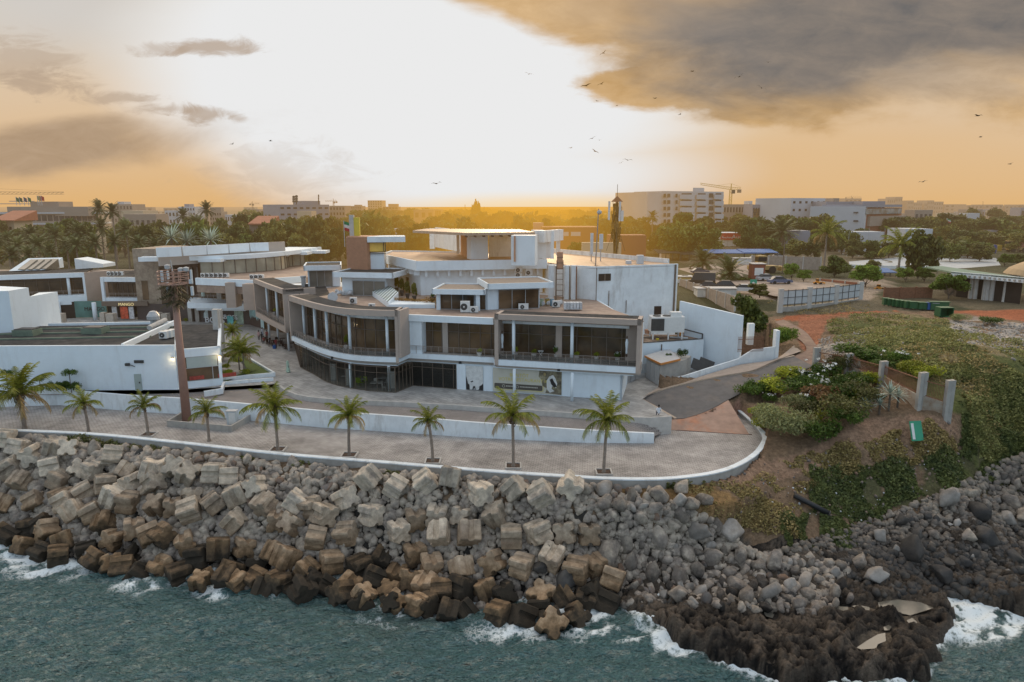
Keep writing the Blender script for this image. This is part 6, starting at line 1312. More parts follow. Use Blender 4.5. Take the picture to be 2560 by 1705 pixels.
for k,(x,w) in enumerate(((515,2.2),(590,2.2),(650,3.0),(385,1.4))):
 b=wall_at(A2,x,850,1.4);t=thing('shrub',['dark shrub left of the round topiary at the annex wall','dark shrub at the foot of the round topiary','wide dark shrub right of the round topiary','small shrub under the double-ball topiary'][k],'shrub',(b.x,b.y,0));new_obj('foliage',SH['d'][k % 2],t,scale=(w*.6,.8,1.9 if k<3 else 1.0))
def spiky(seed,n,L,w,m,el0=.2):
 rr=np.random.default_rng(seed);V=[];Fc=[]
 for k in range(n):
  a=rr.uniform(0,6.28);e=el0+rr.random()*(1.35-el0);d=Vector((cos(a)*cos(e),sin(a)*cos(e),sin(e)));s=Vector((-sin(a),cos(a),0));l=L*rr.uniform(.7,1);i0=len(V)
  V+=[tuple(-s*w*.3),tuple(s*w*.3),tuple(d*l*.5+s*w),tuple(d*l*.5-s*w),tuple(d*l+Vector((0,0,-.1*l)))];Fc+=[(i0,i0+1,i0+2,i0+3),(i0+3,i0+2,i0+4,i0+4)]
 me=bpy.data.meshes.new('leaves');me.from_pydata(V,[],[f if f[2]!=f[3] else f[:3] for f in Fc]);me.materials.append(m);return me
SP=spiky(3,60,1.0,.035,SILV,-.3);SPG=spiky(5,60,1.0,.04,PALMG,.1)
for x,y,s,h,lab in ((1020,930,1.4,1.0,'small silver fan palm at the left of the silver plants by the fence'),(1135,930,1.2,1.2,'small silver fan palm in the middle by the fence foot'),(1215,900,2.0,2.0,'tall silver fan palm in front of the stained fence wall'),(1290,870,1.6,1.3,'silver fan palm nearest the third fence pillar'),(930,850,1.8,.6,'spiky green agave in the middle of the garden bed'),(960,620,1.9,.9,'grey spiky plant below the first fence pillar'),(890,950,1.5,.4,'green spiky agave at the path edge'),(640,1040,2.0,.8,'spiky green plant above the dark grassy bush')):
 q=G(x,y);z=0
 for _ in range(8):p=at(q,z);z=z*.4+.6*float(hq(p.x,p.y)[0])
 t=thing('fan_palm' if 'palm' in lab else 'agave',lab,'plant',(p.x,p.y,z));new_obj('leaves',SP if ('silver' in lab or 'grey' in lab) else SPG,t,(0,0,h),scale=(s,s,s));mb=MB();mb.bar((0,0,0),(0,0,h),.12,7);o=mb.build('trunk',BARK,loc=(0,0,0));o.parent=t
def cover(name,n,polys,size,m,seed,thr=.45,h=.45,lab='',cat='ground cover'):
 r=np.random.default_rng(seed);Vs=[];
 pts=[]
 for poly,dens in polys:
  xs_=[p[0] for p in poly];ys_=[p[1] for p in poly];a=r.uniform(min(xs_),max(xs_),int(n*dens)*3);b=r.uniform(min(ys_),max(ys_),int(n*dens)*3);k=inside(a+(fbm(a,b,.03,7)-.5)*70,b+(fbm(a,b,.03,8)-.5)*50,poly);pts.append(np.stack([a[k],b[k]],1)[:int(n*dens)])
 P=np.concatenate(pts);z=np.zeros(len(P));R0=np.array([ray(O(a,b)) for a,b in P])
 x,y,z=hit(P[:,0]*1.0875,P[:,1]*1.0875);f=fbm(x,y,.35,seed,4);k=(f>thr) & (np.abs(z-hq(x,y))<.7);x,y,z,f=x[k],y[k],z[k],f[k]
 N=len(x);c=np.stack([x,y,z+h*(f-thr)*6*r.random(N)*.6+.03],1);a=r.normal(size=(N,3));a[:,2]=abs(a[:,2])+.3;a /= np.linalg.norm(a,axis=1)[:,None];t_=np.cross(a,r.normal(size=(N,3)));t_ /= np.linalg.norm(t_,axis=1)[:,None];b=np.cross(a,t_);s=size*(.5+r.random(N))[:,None]
 V=np.stack([c-t_*s,c+b*s*.6,c+t_*s,c-b*s*.6],1).reshape(-1,3)
 tag(new_obj(name,np_mesh(name,V,np.arange(N*4).reshape(-1,4),m)),lab,cat,kind='stuff')
FIELD=[(1900,735),(2000,722),(2110,728),(2240,760),(2354,790),(2440,800),(2440,1110),(2354,1090),(2260,1060),(2230,960),(2195,900),(2160,880),(1960,825),(1910,770)]
GC1=leafmat('weeds_green',(.085,.10,.03),(.20,.185,.07),.9,.25);GC2=leafmat('weeds_dry',(.20,.16,.06),(.33,.25,.11),.9,.25);GC3=leafmat('creeper_dark',(.028,.04,.016),(.10,.11,.035),.9,.2)
cover('field_weeds',62000,[(FIELD,1)],.13,GC1,5,.42,.5,'low green weeds growing all over the field right of the fence','weeds')
cover('dry_grass',26000,[(FIELD,.7),([(1400,1108),(1600,1108),(1780,1090),(1800,1150),(1700,1220),(1580,1170),(1440,1140)],.22),([(1790,1060),(2190,960),(2210,1040),(2000,1080),(1880,1120)],.5),([(1640,1120),(1900,1110),(1880,1240),(1740,1230)],.2),([(1760,700),(2000,690),(2000,715),(1850,730)],.08)],.12,GC2,15,.44,.35,'dry yellow grass between the weeds and above the boulders','grass')
cover('creeper',52000,[([(1870,1080),(2060,1060),(2200,1030),(2354,980),(2440,1000),(2440,1080),(2354,1090),(2200,1130),(2080,1150),(2020,1200),(1860,1180)],.62),([(2190,880),(2440,840),(2440,1060),(2300,1080),(2210,1030)],.6),([(1790,1180),(1860,1190),(1870,1270),(1800,1270)],.13),([(1890,1190),(1990,1200),(2000,1260),(1930,1270),(1885,1230)],.14)],.14,GC3,25,.43,.45,'dark green creeper hanging over the earth cliff','creeper')
cover('wall_weeds',7000,[([(80,1000),(230,1018),(380,1035),(380,1048),(230,1035),(80,1018)],.6),([(540,1050),(590,1055),(590,1066),(540,1062)],.1),([(660,1068),(720,1074),(720,1084),(660,1080)],.1),([(870,1080),(930,1086),(930,1100),(870,1096)],.15),([(1500,1110),(1600,1108),(1620,1120),(1500,1125)],.2)],.13,GC1,35,.30,.6,'green weeds sprouting at the foot of the sea wall','weeds')
def far_xy(p,Y):q=atY(p,Y);return q
def band_tree(m_,x,ytop,Y,wpx,var=None,lab=None,grp='leafy trees behind the shopping buildings',name='broadleaf_tree'):
 q=atY(m_(x,ytop),Y);z0=float(hq(q.x,q.y)[0]);h=max(q.z-z0,4);wid=wpx/3.364*Y/FL*1.25
 tree_at((q.x,q.y),h,wid,var or TREES[random.randrange(6)],lab or 'dense leafy tree of the hazy green belt behind the shopping buildings','tree',grp)
L_='date palm in the dense palm grove at the left behind the shop wing'
for x,yt,Y,s in ((-40,520,230,3.4),(60,520,235,3.6),(150,560,225,3.4),(320,560,222,4.2),(260,470,250,3.8),(460,470,250,3.6),(560,560,225,3.2),(660,450,245,4),(640,560,222,3.4),(800,540,226,3.6),(850,410,262,4.2),(1060,425,255,4.2),(960,530,228,3.2),(1230,470,250,3.6),(1160,540,230,3.2),(1300,560,224,3.0),(420,610,214,2.8),(100,640,210,3),(240,640,208,3.2)):
 q=atY(A(x,yt+25),Y);z0=float(hq(q.x,q.y)[0]);palm_at(q.x,q.y,z0,q.z-z0,s*1.25,DATE[random.randrange(3)],L_,'palm tree','date palms of the grove at the left','date_palm',(.3,.25),fib=False)
for x,yt,Y,lab in ((835,275,300,'tall palm rising above the grove right of the terraced hotel'),(945,300,290,'second tall palm right of the terraced hotel'),(1540,335,330,'slim palm above the trees right of the cream block'),(1735,285,320,'tallest palm above the middle left trees'),(1655,400,300,'leaning slim palm in front of the middle left trees')):
 q=atY(A(x,yt),Y);z0=float(hq(q.x,q.y)[0]);palm_at(q.x,q.y,z0,q.z-z0,5.2,DATE[0],lab,'palm tree',None,'tall_palm',(.3,.2),fib=False)
for x,yt,lab in ((1440,480,'silver fan palm, left of three behind the entrance hall'),(1570,515,'silver fan palm, middle of three behind the entrance hall'),(1770,500,'silver fan palm, right of three behind the entrance hall')):
 q=atY(A(x,yt+40),215);z0=float(hq(q.x,q.y)[0]);t=thing('silver_palm',lab,'palm tree',(q.x,q.y,z0));new_obj('leaves',SP,t,(0,0,q.z-z0),scale=(6.5,)*3);mb=MB();mb.bar((0,0,0),(0,0,q.z-z0),.35,7);o=mb.build('trunk',BARK,loc=(0,0,0));o.parent=t
bt=[(A,250,395,285,260),(A,60,455,270,180),(A,1350,360,300,200),(A,1470,380,290,220),(A,1640,330,300,240),(A,1820,400,290,220),(A,1960,400,280,240),(A,2130,300,330,330),(A,2250,400,280,260),(A,1900,470,255,220),(A,2050,470,255,200),(A,1350,450,260,180),(A,1600,430,262,180),
      (B,180,300,330,300),(B,40,400,290,220),(B,380,330,320,240),(B,330,410,280,260),(B,200,420,270,240),(B,560,410,280,260),(B,700,390,290,220),(B,800,330,320,220),(B,830,420,270,200),(B,700,450,255,240),(B,480,470,250,240),(B,1100,275,300,260),(B,1020,370,270,220),(B,1270,330,340,200),(B,1200,420,270,220),(B,1430,320,350,220),(B,1380,420,280,240),(B,1500,390,300,240),(B,1620,330,340,240),(B,1740,295,340,260),(B,1860,310,330,260),(B,1990,300,330,280),(B,2120,310,320,260),(B,2230,285,330,280),(B,1450,470,250,200),(B,1560,460,260,240),(B,1700,400,290,240),(B,2000,390,290,260),(B,2180,390,290,260),
      (E,60,290,330,260),(E,180,280,330,240),(E,320,295,330,240),(E,420,285,340,280),(E,530,320,330,220),(E,640,325,350,220),(E,760,350,330,220),(E,870,320,320,240),(E,1000,330,310,220),(E,1250,330,300,240),(E,1340,330,310,220),(E,1290,420,270,260),(E,1700,290,280,260),(E,1600,380,260,260),(E,1760,400,255,240),(E,1880,330,280,260),(E,1480,440,255,200),(E,1680,460,240,220),(E,1940,430,250,220),(E,2000,370,330,200),(E,2200,310,360,260),(E,2330,340,300,240),(E,560,470,215,180),(E,820,540,190,180),(E,1080,490,230,220),
      (F,130,330,290,200),(F,40,400,270,200),(F,470,340,300,240),(F,640,305,300,240),(F,740,380,280,240),(F,840,440,262,180),(F,200,390,280,200),(F,1230,330,330,220),(F,1000,430,300,180),(F,1390,390,320,240),(F,1560,330,330,240),(F,1790,300,350,280),(F,1700,400,300,220),(F,1960,350,340,240),(F,2090,330,340,300),(F,2240,350,330,280),(F,2380,380,320,260),(F,1880,440,290,200),(F,2060,450,290,240),(F,2260,440,290,240),(F,2330,470,270,200),(F,1930,260,480,160),(F,2130,260,480,160),(F,930,520,240,160),(F,1090,530,238,180),(F,1230,540,240,160),(F,450,520,240,180),(F,560,540,235,150),(F,1650,520,245,200),(F,1850,500,250,220),(F,260,510,245,160),(F,1750,560,225,150),(F,2000,560,225,170)]
for m_,x,yt,Y,wpx in bt:band_tree(m_,x,yt,Y,wpx)
for k in range(170):x_=random.uniform(-40,2600) if k<95 else random.uniform(620,1640);band_tree(Zm(0,0,1),x_,(random.uniform(533,556) if x_>700 else random.uniform(540,570)) if k<95 else random.uniform(518,532),(random.uniform(235,400) if x_<1750 else random.uniform(320,430)) if k<95 else random.uniform(430,760),random.uniform(55,85)*3.364,lab='smaller tree of the thicket filling the hazy green belt',grp='smaller trees of the green belt')
q=atY(B(1983,185),360);z0=float(hq(q.x,q.y)[0]);tree_at((q.x,q.y),q.z-z0,6.5,TREES[3],'slender pointed cypress rising above the golden treeline','tree',name='cypress')
for m_,x,yt,ybot,w,var,lab in ((F,1460,440,860,250,TREES[1],'big dark round tree beside the leaning coconut palm'),(F,1020,740,930,240,BRIGHT,'bushy green tree behind the fence left of the palm'),(F,1360,765,890,150,BRIGHT,'round bright green tree, left of the pair by the palm'),(F,1515,760,890,150,BRIGHT,'round bright green tree, right of the pair by the palm'),(F,1720,820,1025,270,BRIGHT,'wide bright green tree beside the columned pavilion'),(F,400,730,870,130,BRIGHT,'small light green tree left of the brick wall'),(F,500,785,890,110,BRIGHT,'smaller light green tree near the parked sedan'),(F,760,660,850,230,TREES[0],'spreading sparse tree in front of the brick wall'),(F,1880,530,690,260,TREES[2],'flowering pale tree at the corner of the white court'),(F,2190,650,760,120,BRIGHT,'small tree left of the domed pavilion roof'),(F,2310,650,750,150,TREES[0],'dark small tree behind the domed pavilion'),(E,2240,980,1330,300,TREES[4],'feathery olive tree beside the raking white wall'),(E,2190,840,940,150,TREES[2],'low tree among the parked cars'),(F,130,900,1020,220,TREES[5],'olive green tree behind the green sign post'),(F,1070,700,790,110,TREES[1],'small dark tree in front of the white court')):
 z=6.0 if m_ is F else 4.0
 p=at(m_(x,ybot),z);h=zat(m_(x,yt),p.y)-z;tree_at((p.x,p.y),h,w/3.364*p.y/FL*1.15,var,lab,z=z)
for m_,x,yc,yb,L2,lab,kind in ((F,1290,580,870,175,'tall windswept coconut palm between the dark tree and the fence',0),(F,670,480,790,150,'tall drooping coconut palm in front of the brick wall',1),(F,310,470,650,130,'date palm behind the blue awning',9),(F,110,520,640,120,'date palm left of the blue awning end',9),(E,1870,720,830,120,'low date palm left of the parked van',9),(E,2090,810,920,150,'low spreading date palm above the parked van',9),(E,1940,560,640,110,'date palm below the red shop sign',9),(E,2300,520,640,120,'date palm right of the red shop sign',9),(E,1440,345,630,60,'thin tall palm in front of the pale apartment block',9),(E,790,560,640,90,'low palm behind the service block roof',9)):
 z=5.6 if m_ is F else 4.5;p=at(m_(x,yb),z);palm_at(p.x,p.y,z,zat(m_(x,yc),p.y)-z,L2/3.364*p.y/FL*1.25,DATE[0] if kind==9 else CROWN[kind],lab,r=(.3,.2),fib=False,name='date_palm' if kind==9 else 'coconut_palm')
# ================================================================ TOWN BEHIND
WIN=glassmat('far_window',(.05,.045,.045),0,.2)
wm=MB();wm.box((0,0,0),(1,.2,1));wme=bpy.data.meshes.new('window');wme.from_pydata(wm.v,[],wm.f);wme.materials.append(WIN)
BW=mat('far_white',(.46,.50,.55),.8,.06,.1);BG2=mat('far_grey',(.27,.28,.33),.8,.06,.1);BC=mat('far_cream',(.46,.40,.30),.8,.06,.1);BB=mat('far_beige',(.31,.26,.22),.8,.08,.1);BR=mat('far_redbrown',(.28,.11,.06),.85,.1,.1);TILE=mat('roof_tiles_red',(.36,.14,.08),.8,.15,.5)
def bld(m_,x0,yt,x1,Y,zb,m,label,cols=0,rows=0,depth=14,name='apartment_building',turn=0.0,wf=(.5,.5),group=None,roofs=(),cat='building',top=.9,slabs=False):
 p0=atY(m_(x0,yt),Y);p1=atY(m_(x1,yt),Y+turn);zt=p0.z;t=thing(name,label,cat,(p0.x,p0.y,zb),group)
 a,b=p0.xy,p1.xy;d=(b-a).normalized();W_=(b-a).length;az=atan2(d.y,d.x)
 mb=MB();mb.prism(rect(a,b,depth),zb-2,zt);mb.build('walls',m,t)
 if slabs:
  for r in range(rows+1):mb=MB();z=zt-(zt-zb)*r/max(rows,1)*top;q=rect(a-d*.8,b+d*.8,depth);q[0]-=Vector((-d.y,d.x))*1.6;q[1]-=Vector((-d.y,d.x))*1.6;mb.prism(q,z-.9,z);mb.build('floor_slab',BW,t)
 if cols:
  ch=(zt-zb)*top/rows;cw=W_/cols
  for r in range(rows):
   for c in range(cols):
    q=a+d*(cw*(c+.5));o=new_obj('window',wme,t,(q.x-t.location.x,q.y-t.location.y,zt-ch*(r+.55)-t.location.z),(0,0,az),(cw*wf[0],1,ch*wf[1]))
 for (fx0,fx1,h,mm) in roofs:
  mb=MB();mb.prism([v+Vector((0,2)) for v in rect(a+d*W_*fx0,a+d*W_*fx1,depth*.5)],zt,zt+h);mb.build('roof_block',mm,t)
 return t
ht=bld(A,-60,305,825,360,2,BB,'wide terraced hotel with white floor slabs and flags on its roof at far left',18,3,22,'hotel',14,(.8,.55),slabs=True)
for (x0,yt,x1,z_,Yq) in ((55,245,735,0,368),(250,202,490,0,372)):
 p0,p1=atY(A(x0,yt),Yq),atY(A(x1,yt),Yq);zb_=zat(A(x0,yt+(60 if x0==55 else 40)),Yq);mb=MB();mb.prism(rect(p0,p1,12),zb_-2,p0.z-.8);o=mb.build('upper_terrace',BB,ht);mb=MB();mb.prism(rect(p0-Vector((1,1.5,0)),p1+Vector((1,-1.5,0)),14),p0.z-.8,p0.z);mb.build('roof_slab',BG2,o)
FC=[(.02,.12,.04),(.03,.1,.05),(.05,.05,.12),(.02,.14,.05),(.35,.3,.04),(.4,.03,.03),(.42,.02,.02)]
def flag(p,h,c,label,cat='flag',w=1.6,hang=1.2,cols=None,group=None):
 t=thing('flag',label,cat,p,group);mb=MB();mb.bar((0,0,0),(0,0,h),.07*max(1,p[1]/150),5);o=mb.build('flagpole',METAL,loc=(0,0,0));o.parent=t
 cc=cols or [c];n=len(cc)
 for i,c_ in enumerate(cc):
  mb=MB();V=[]
  for k in range(5):
   x=w*k/4;V.append(((x,.12*sin(k*2),h-.1-i*hang/n-.18*k),(x,.12*sin(k*2),h-.1-(i+1)*hang/n-.18*k)))
  for k in range(4):mb.face([V[k][0],V[k+1][0],V[k+1][1],V[k][1]])
  o=mb.build('flag_cloth',mat('flag_%.2f_%.2f_%.2f' % tuple(c_),c_,.7,.1,2),loc=(0,0,0));o.parent=t
for k,x in enumerate((140,167,205,240,320,335,352)):
 q=atY(A(x,232),368);flag((q.x,q.y,q.z-1),4.5 if k<4 else 5.2,FC[k],['first dark flag from the left on the hotel roof','second dark flag on the hotel roof','third bluish dark flag on the hotel roof','green flag on the hotel roof','yellowish flag beside the red flags on the hotel roof','left one of two red flags on the hotel roof','right one of two red flags on the hotel roof'][k],w=1.5,hang=2.2)
bld(A,375,445,800,330,1,BC,'long cream garden wall building below the terraced hotel',0,0,8,'garden_building')
hs=bld(A,-80,375,112,300,1,BC,'cream house with a red roof at the left edge',3,2,12,'house',0,(.3,.4));p0,p1=atY(A(-90,372),298),atY(A(120,372),298);mb=MB();mb.prism(rect(p0,p1,15),p0.z-.3,[p0.z,p0.z,p0.z+4,p0.z+4]);mb.build('roof',TILE,hs)
bld(A,920,237,1110,560,3,BB,'beige block with a small roof dome right of the tall palms',7,4,20,roofs=[(.3,.6,2,BW)]);bld(A,1015,292,1200,470,3,BC,'plain cream block in front of the beige block',0,0,20)
bld(A,1035,320,1310,380,3,BB,'darker low villa with white arched windows',6,1,14,'villa',wf=(.5,.3),top=.5);bld(A,1385,290,1500,520,3,BW,'small white block among trees left of the stepped white block',4,3,16);bld(A,1500,258,1638,540,3,BW,'white stepped block with a roof turret',6,5,16,roofs=[(.3,.6,2,BG2)])
bld(A,1760,300,1860,560,3,BB,'unfinished concrete block with scaffold at the middle left',5,4,12,roofs=[(0,.9,3.5,BB)]);bld(A,1890,325,1990,560,3,BW,'low white block right of the unfinished one',5,2,12);bld(A,2070,280,2180,700,3,BB,'flat low block under the small distant crane',6,2,12)
th_=bld(A,2095,395,2260,290,1,BB,'long red-roofed house among the middle left trees',0,0,8,'house');p0,p1=atY(A(2085,400),288),atY(A(2270,400),288);mb=MB();mb.prism(rect(p0,p1,12),p0.z-.5,[p0.z,p0.z,p0.z+3,p0.z+3]);mb.build('roof',TILE,th_)
gb=bld(B,325,240,750,430,3,BG2,'large lilac-grey block with telecom antennas on its roof',8,5,30,turn=20,wf=(.55,.3),roofs=[(.45,.8,2.3,BG2)])
bld(B,478,295,600,400,2,BC,'cream annex in front of the lilac-grey block',0,0,10);bld(B,485,370,645,380,2,BC,'lower cream block with red roof edge by the lilac-grey block',5,1,8,roofs=[(0,1,.8,TILE)]);bld(B,752,250,880,520,3,BB,'beige-grey block right of the lilac-grey block',5,5,20)
bld(B,895,252,1020,700,3,BB,'hazy pinkish block beneath the big dark tree',7,6,20,roofs=[(.5,.9,1.2,BB)]);bld(B,1073,205,1193,800,3,BC,'hazy square tower block standing highest in the golden haze',6,9,24);bld(B,1200,258,1327,760,3,BB,'unfinished concrete frame block right of the square tower',5,6,20,wf=(.75,.7),roofs=[(.35,.95,3,BB)]);bld(B,1530,280,1690,600,3,BB,'open roof frame structure above the golden treeline',8,2,20,wf=(.8,.8));bld(B,1290,442,1375,290,2,BW,'small white house among trees left of the penthouse',2,1,6,'house')
for i,(x0,yt,x1) in enumerate(((582,275,675),(727,280,790),(930,265,980),(1020,300,1080),(1300,268,1405),(890,300,930),(830,320,880))):bld(E,x0,yt,x1,900,3,BB,'hazy golden block on the skyline right of the sun glow',4,4,20,group='hazy golden skyline blocks')
ap=bld(E,1410,134,1535,330,4,BW,'pale seven-storey apartment block with stacked balconies and a roof box',0,0,26,turn=4)
p0,p1=atY(E(1535,126),334),atY(E(2050,140),352);mb=MB();mb.prism(rect(p0,p1,22),2,p0.z);mb.build('wing_walls',BW,ap);d_=(p1-p0);azp=atan2(d_.y,d_.x);mb=MB();mb.prism([(q.x,q.y+3) for q in (atY(E(1805,100),343),atY(E(1897,100),346))]+[(atY(E(1897,100),360).x,362),(atY(E(1805,100),360).x,362)],20,zat(E(1850,98),345));mb.build('roof_box',BW,ap)
for r in range(5):
 yy=165+54*r
 for (xa,xb) in ((1543,1565),(1574,1602),(1645,1662)):
  f=(xa+xb)/2;q0,q1=atY(E(xa,yy-16),333+(xa-1535)*.035),atY(E(xb,yy+16),333+(xa-1535)*.035);new_obj('window',wme,ap,((q0.x+q1.x)/2-ap.location.x,q0.y-ap.location.y,(q0.z+q1.z)/2-ap.location.z),(0,0,azp),(abs(q1.x-q0.x),1,abs(q0.z-q1.z)))
 for (xa,xb) in ((1685,1790),(1825,1905),(1925,1965),(1975,2035)):
  Yq=334+(xa-1535)*.035;q0,q1=atY(E(xa,yy-20),Yq),atY(E(xb,yy+16),Yq);new_obj('window',wme,ap,((q0.x+q1.x)/2-ap.location.x,Yq-ap.location.y,(q0.z+q1.z)/2-ap.location.z),(0,0,azp),(abs(q1.x-q0.x),1,abs(q0.z-q1.z)))
  if xa!=1925:z=zat(E(xa,yy+30),Yq-1);mb=MB();mb.prism(rect(Vector((q0.x-.5,Yq-1.8)),Vector((q1.x+.5,Yq-1.2)),1.9),z,z+2.2);mb.build('balcony',BW,ap)
bld(E,2050,238,2300,420,5,BB,'beige block with scaffolding under the yellow crane',10,3,20,roofs=[(.9,1,2,BW)]);bld(E,2295,240,2400,400,5,BG2,'grey-white block right of the scaffolded block',5,3,16)
rb=bld(E,530,430,1000,230,3,BR,'long red-brown building behind the rooftop terrace',0,0,14,'red_building');
for xa in (705,765,805):q0,q1=atY(E(xa,470),229.8),atY(E(xa+40,505),229.8);mb=MB();mb.box(((q0.x+q1.x)/2,229.9,(q0.z+q1.z)/2),(q1.x-q0.x,.3,q0.z-q1.z));o=mb.build('window_frame',BW,rb);mb=MB();mb.box(((q0.x+q1.x)/2,229.7,(q0.z+q1.z)/2),((q1.x-q0.x)*.7,.3,(q0.z-q1.z)*.7));mb.build('window_pane',WIN,o)
bld(E,450,395,535,245,3,mat('pink_render',(.42,.28,.30),.8,.05,1),'small pinkish roof cabin behind the penthouse',0,0,6,'roof_cabin');bld(E,1095,498,1400,215,3,BR,'low red-brown wing left of the white awning hall',0,0,8,'red_wing');bld(E,860,560,1190,180,3,BC,'cream boundary wall behind the roof terrace',0,0,2,'boundary_wall',cat='wall')
bld(F,400,185,700,380,5,BW,'white six-storey clinic block with small square windows',6,5,26,turn=12,wf=(.35,.3));bld(F,80,275,400,400,5,BW,'long white four-storey block left of the clinic',11,3,18,roofs=[(.35,.7,3.4,BB)],wf=(.5,.35));bld(F,-20,240,110,430,5,BB,'beige block at the left end of the white clinic',5,3,16)
cl=bld(F,560,255,1025,330,5,BW,'huge blank white wall of the building beside the glass office',0,0,30,turn=-14)
for y in (308,378):q0=atY(F(945,y),317);mb=MB();mb.box((q0.x,317.5,q0.z),(2.0,.4,.7),atan2(-14,78));mb.build('slot_window',WIN,cl)
gf=bld(F,1025,268,1330,318,5,BR,'glass-topped office with red-brown frame beside the blank white wall',0,0,24,turn=30)
p0,p1=atY(F(1028,262),316),atY(F(1330,262),345);mb=MB();mb.prism(rect(p0,p1,20),p0.z,p0.z+1.2);mb.build('roof_slab',BG2,gf);za_,zb_=zat(F(1030,275),316),zat(F(1030,322),316);mb=MB();mb.prism(rect(p0,p1,2),zb_,za_);mb.build('glass_band',glassmat('blue_glazing',(.14,.20,.24),0,.15),gf);za_,zb_=zat(F(1060,340),315.8),zat(F(1060,425),315.8);mb=MB();q0,q1=p0.lerp(p1,.12),p0.lerp(p1,1.15);mb.prism(rect(q0-Vector((0,.4,0)),q1-Vector((0,.4,0)),2),zb_,za_);mb.build('grey_infill',BB,gf)
bld(F,690,215,1000,370,12,BG2,'set-back grey upper storey with roof plant behind the blank white wall',7,1,20,wf=(.8,.3),roofs=[(.25,.4,1.8,BB)],top=.4);bld(F,1000,212,1190,360,12,BG2,'curved grey roof storey behind the glass office',6,1,14,top=.5,wf=(.7,.5))
bld(F,1360,445,1590,250,5,BW,'plain white hall behind the dark round tree',0,0,12,'hall');bld(F,880,470,1180,270,5,BW,'low white flat-roofed hall behind the flagpoles',0,0,10,'hall');bld(F,360,460,560,270,5,BG2,'white tent-roofed hall between the palms',0,0,8,'hall');bld(F,1440,285,1590,380,5,BB,'dark flat-roofed villa above the right trees',4,2,10,'villa');bld(F,1880,312,1985,420,5,BW,'small white house high among the right trees',3,1,8,'house');bld(F,2080,455,2140,330,5,BG2,'little grey house between the right trees',2,1,6,'house');bld(F,1700,480,1900,300,5,BB,'long low grey roof right of the flag',0,0,8,'shed')
for i,(x0,yt,x1,g_) in enumerate(((1208,190,1275,0),(1275,175,1335,0),(1380,206,1430,0),(1430,222,1500,0),(1520,225,1545,0),(1545,205,1600,0),(1600,215,1680,0),(1690,238,1870,0),(850,188,990,0),(1880,245,2010,0),(2030,240,2180,0),(2200,248,2330,0),(2315,240,2370,0))):bld(F,x0,yt,x1,1500 if i<8 else 1300,3,BB,'faint hazy block on the far right skyline',4,3,40,group='faint far skyline blocks')
rr_=random.Random(5)
for k in range(46):
 px_=rr_.uniform(0,2560);Y_=rr_.uniform(450,1300);y_=rr_.uniform(518,534);wpx_=rr_.uniform(14,50);m0_=Zm(0,0,1);bld(m0_,px_,y_,px_+wpx_,Y_,3,rr_.choice((BW,BB,BC,BG2)),'small hazy flat-roofed house of the distant town',3,2,12,'town_house',group='small houses of the distant town')
CRY=mat('crane_yellow',(.55,.36,.03),.6,.1,2);CRB=mat('crane_brown',(.25,.18,.12),.6,.1,2)
def crane(m_,xm,yt,yb,xl,xr,Y,m,label,zb=4,tilt=0.0,s=1.0):
 top=atY(m_(xm,yt),Y);L0=atY(m_(xl,yt),Y).x;R0_=atY(m_(xr,yt),Y).x;t=thing('tower_crane',label,'crane',(top.x,Y,zb));mb=MB();h=1.1*s;zj=top.z-2.2*s
 for a_,b_ in ((-1,-1),(1,-1),(1,1),(-1,1)):mb.bar((top.x+a_*h*.6,Y+b_*h*.6,zb),(top.x+a_*h*.6,Y+b_*h*.6,zj),.16*s,4)
 z=zb;k=0
 while z<zj-2*h:mb.bar((top.x+(-1)**k*h*.6,Y-h*.6,z),(top.x-(-1)**k*h*.6,Y-h*.6,z+2*h),.11*s,4);z+=2*h;k+=1
 mb.bar((top.x,Y,zj),(top.x,Y,top.z+1.5*s),.3*s,4);mb.build('mast',m,t);mb=MB();n=18;zl=zj+tilt
 for e,x_e,z_e in ((0,L0,zl),(1,R0_,zj)):
  a0_=Vector((top.x,Y,zj));a1_=Vector((x_e,Y,z_e));up=Vector((0,0,1.5*s));mb.bar(a0_,a1_,.16*s,4);mb.bar(a0_+up,a1_+up*.7,.16*s,4);nn=n if abs(x_e-top.x)>12 else 4
  for j in range(nn):f0,f1=j/nn,(j+1)/nn;mb.bar(a0_.lerp(a1_,f0),a0_.lerp(a1_,f1)+up*.8,.1*s,4)
 mb.bar((top.x,Y,top.z+1.5*s),(L0*.45+top.x*.55,Y,zj+1.2*s+tilt*.5),.07*s,4);mb.bar((top.x,Y,top.z+1.5*s),(R0_,Y,zj+1.5*s),.07*s,4);mb.build('jib',m,t)
 mb=MB();c_=R0_ if abs(R0_-top.x)<abs(L0-top.x) else L0;mb.box((c_*.85+top.x*.15,Y,zj-.8*s),(2.2*s,1.5*s,2*s));mb.build('counterweight',CRB,t);mb=MB();mb.box((top.x+1.2*s,Y-.8*s,zj-1.2*s),(1.8*s,1.8*s,2.2*s));mb.build('cab',DKM,t)
crane(E,2113,85,240,1852,2195,430,CRY,'yellow tower crane beside the pale apartment block',tilt=3.0);crane(A,-140,122,420,-260,535,520,CRB,'long horizontal crane jib reaching in at the far left',s=1.2);crane(B,785,200,330,715,815,900,CRB,'small distant crane left of the square tower');crane(A,2122,222,290,2100,2182,1000,CRB,'tiny far crane above the middle left trees');crane(F,905,172,215,850,990,1400,CRB,'tiny far crane above the blank white wall')
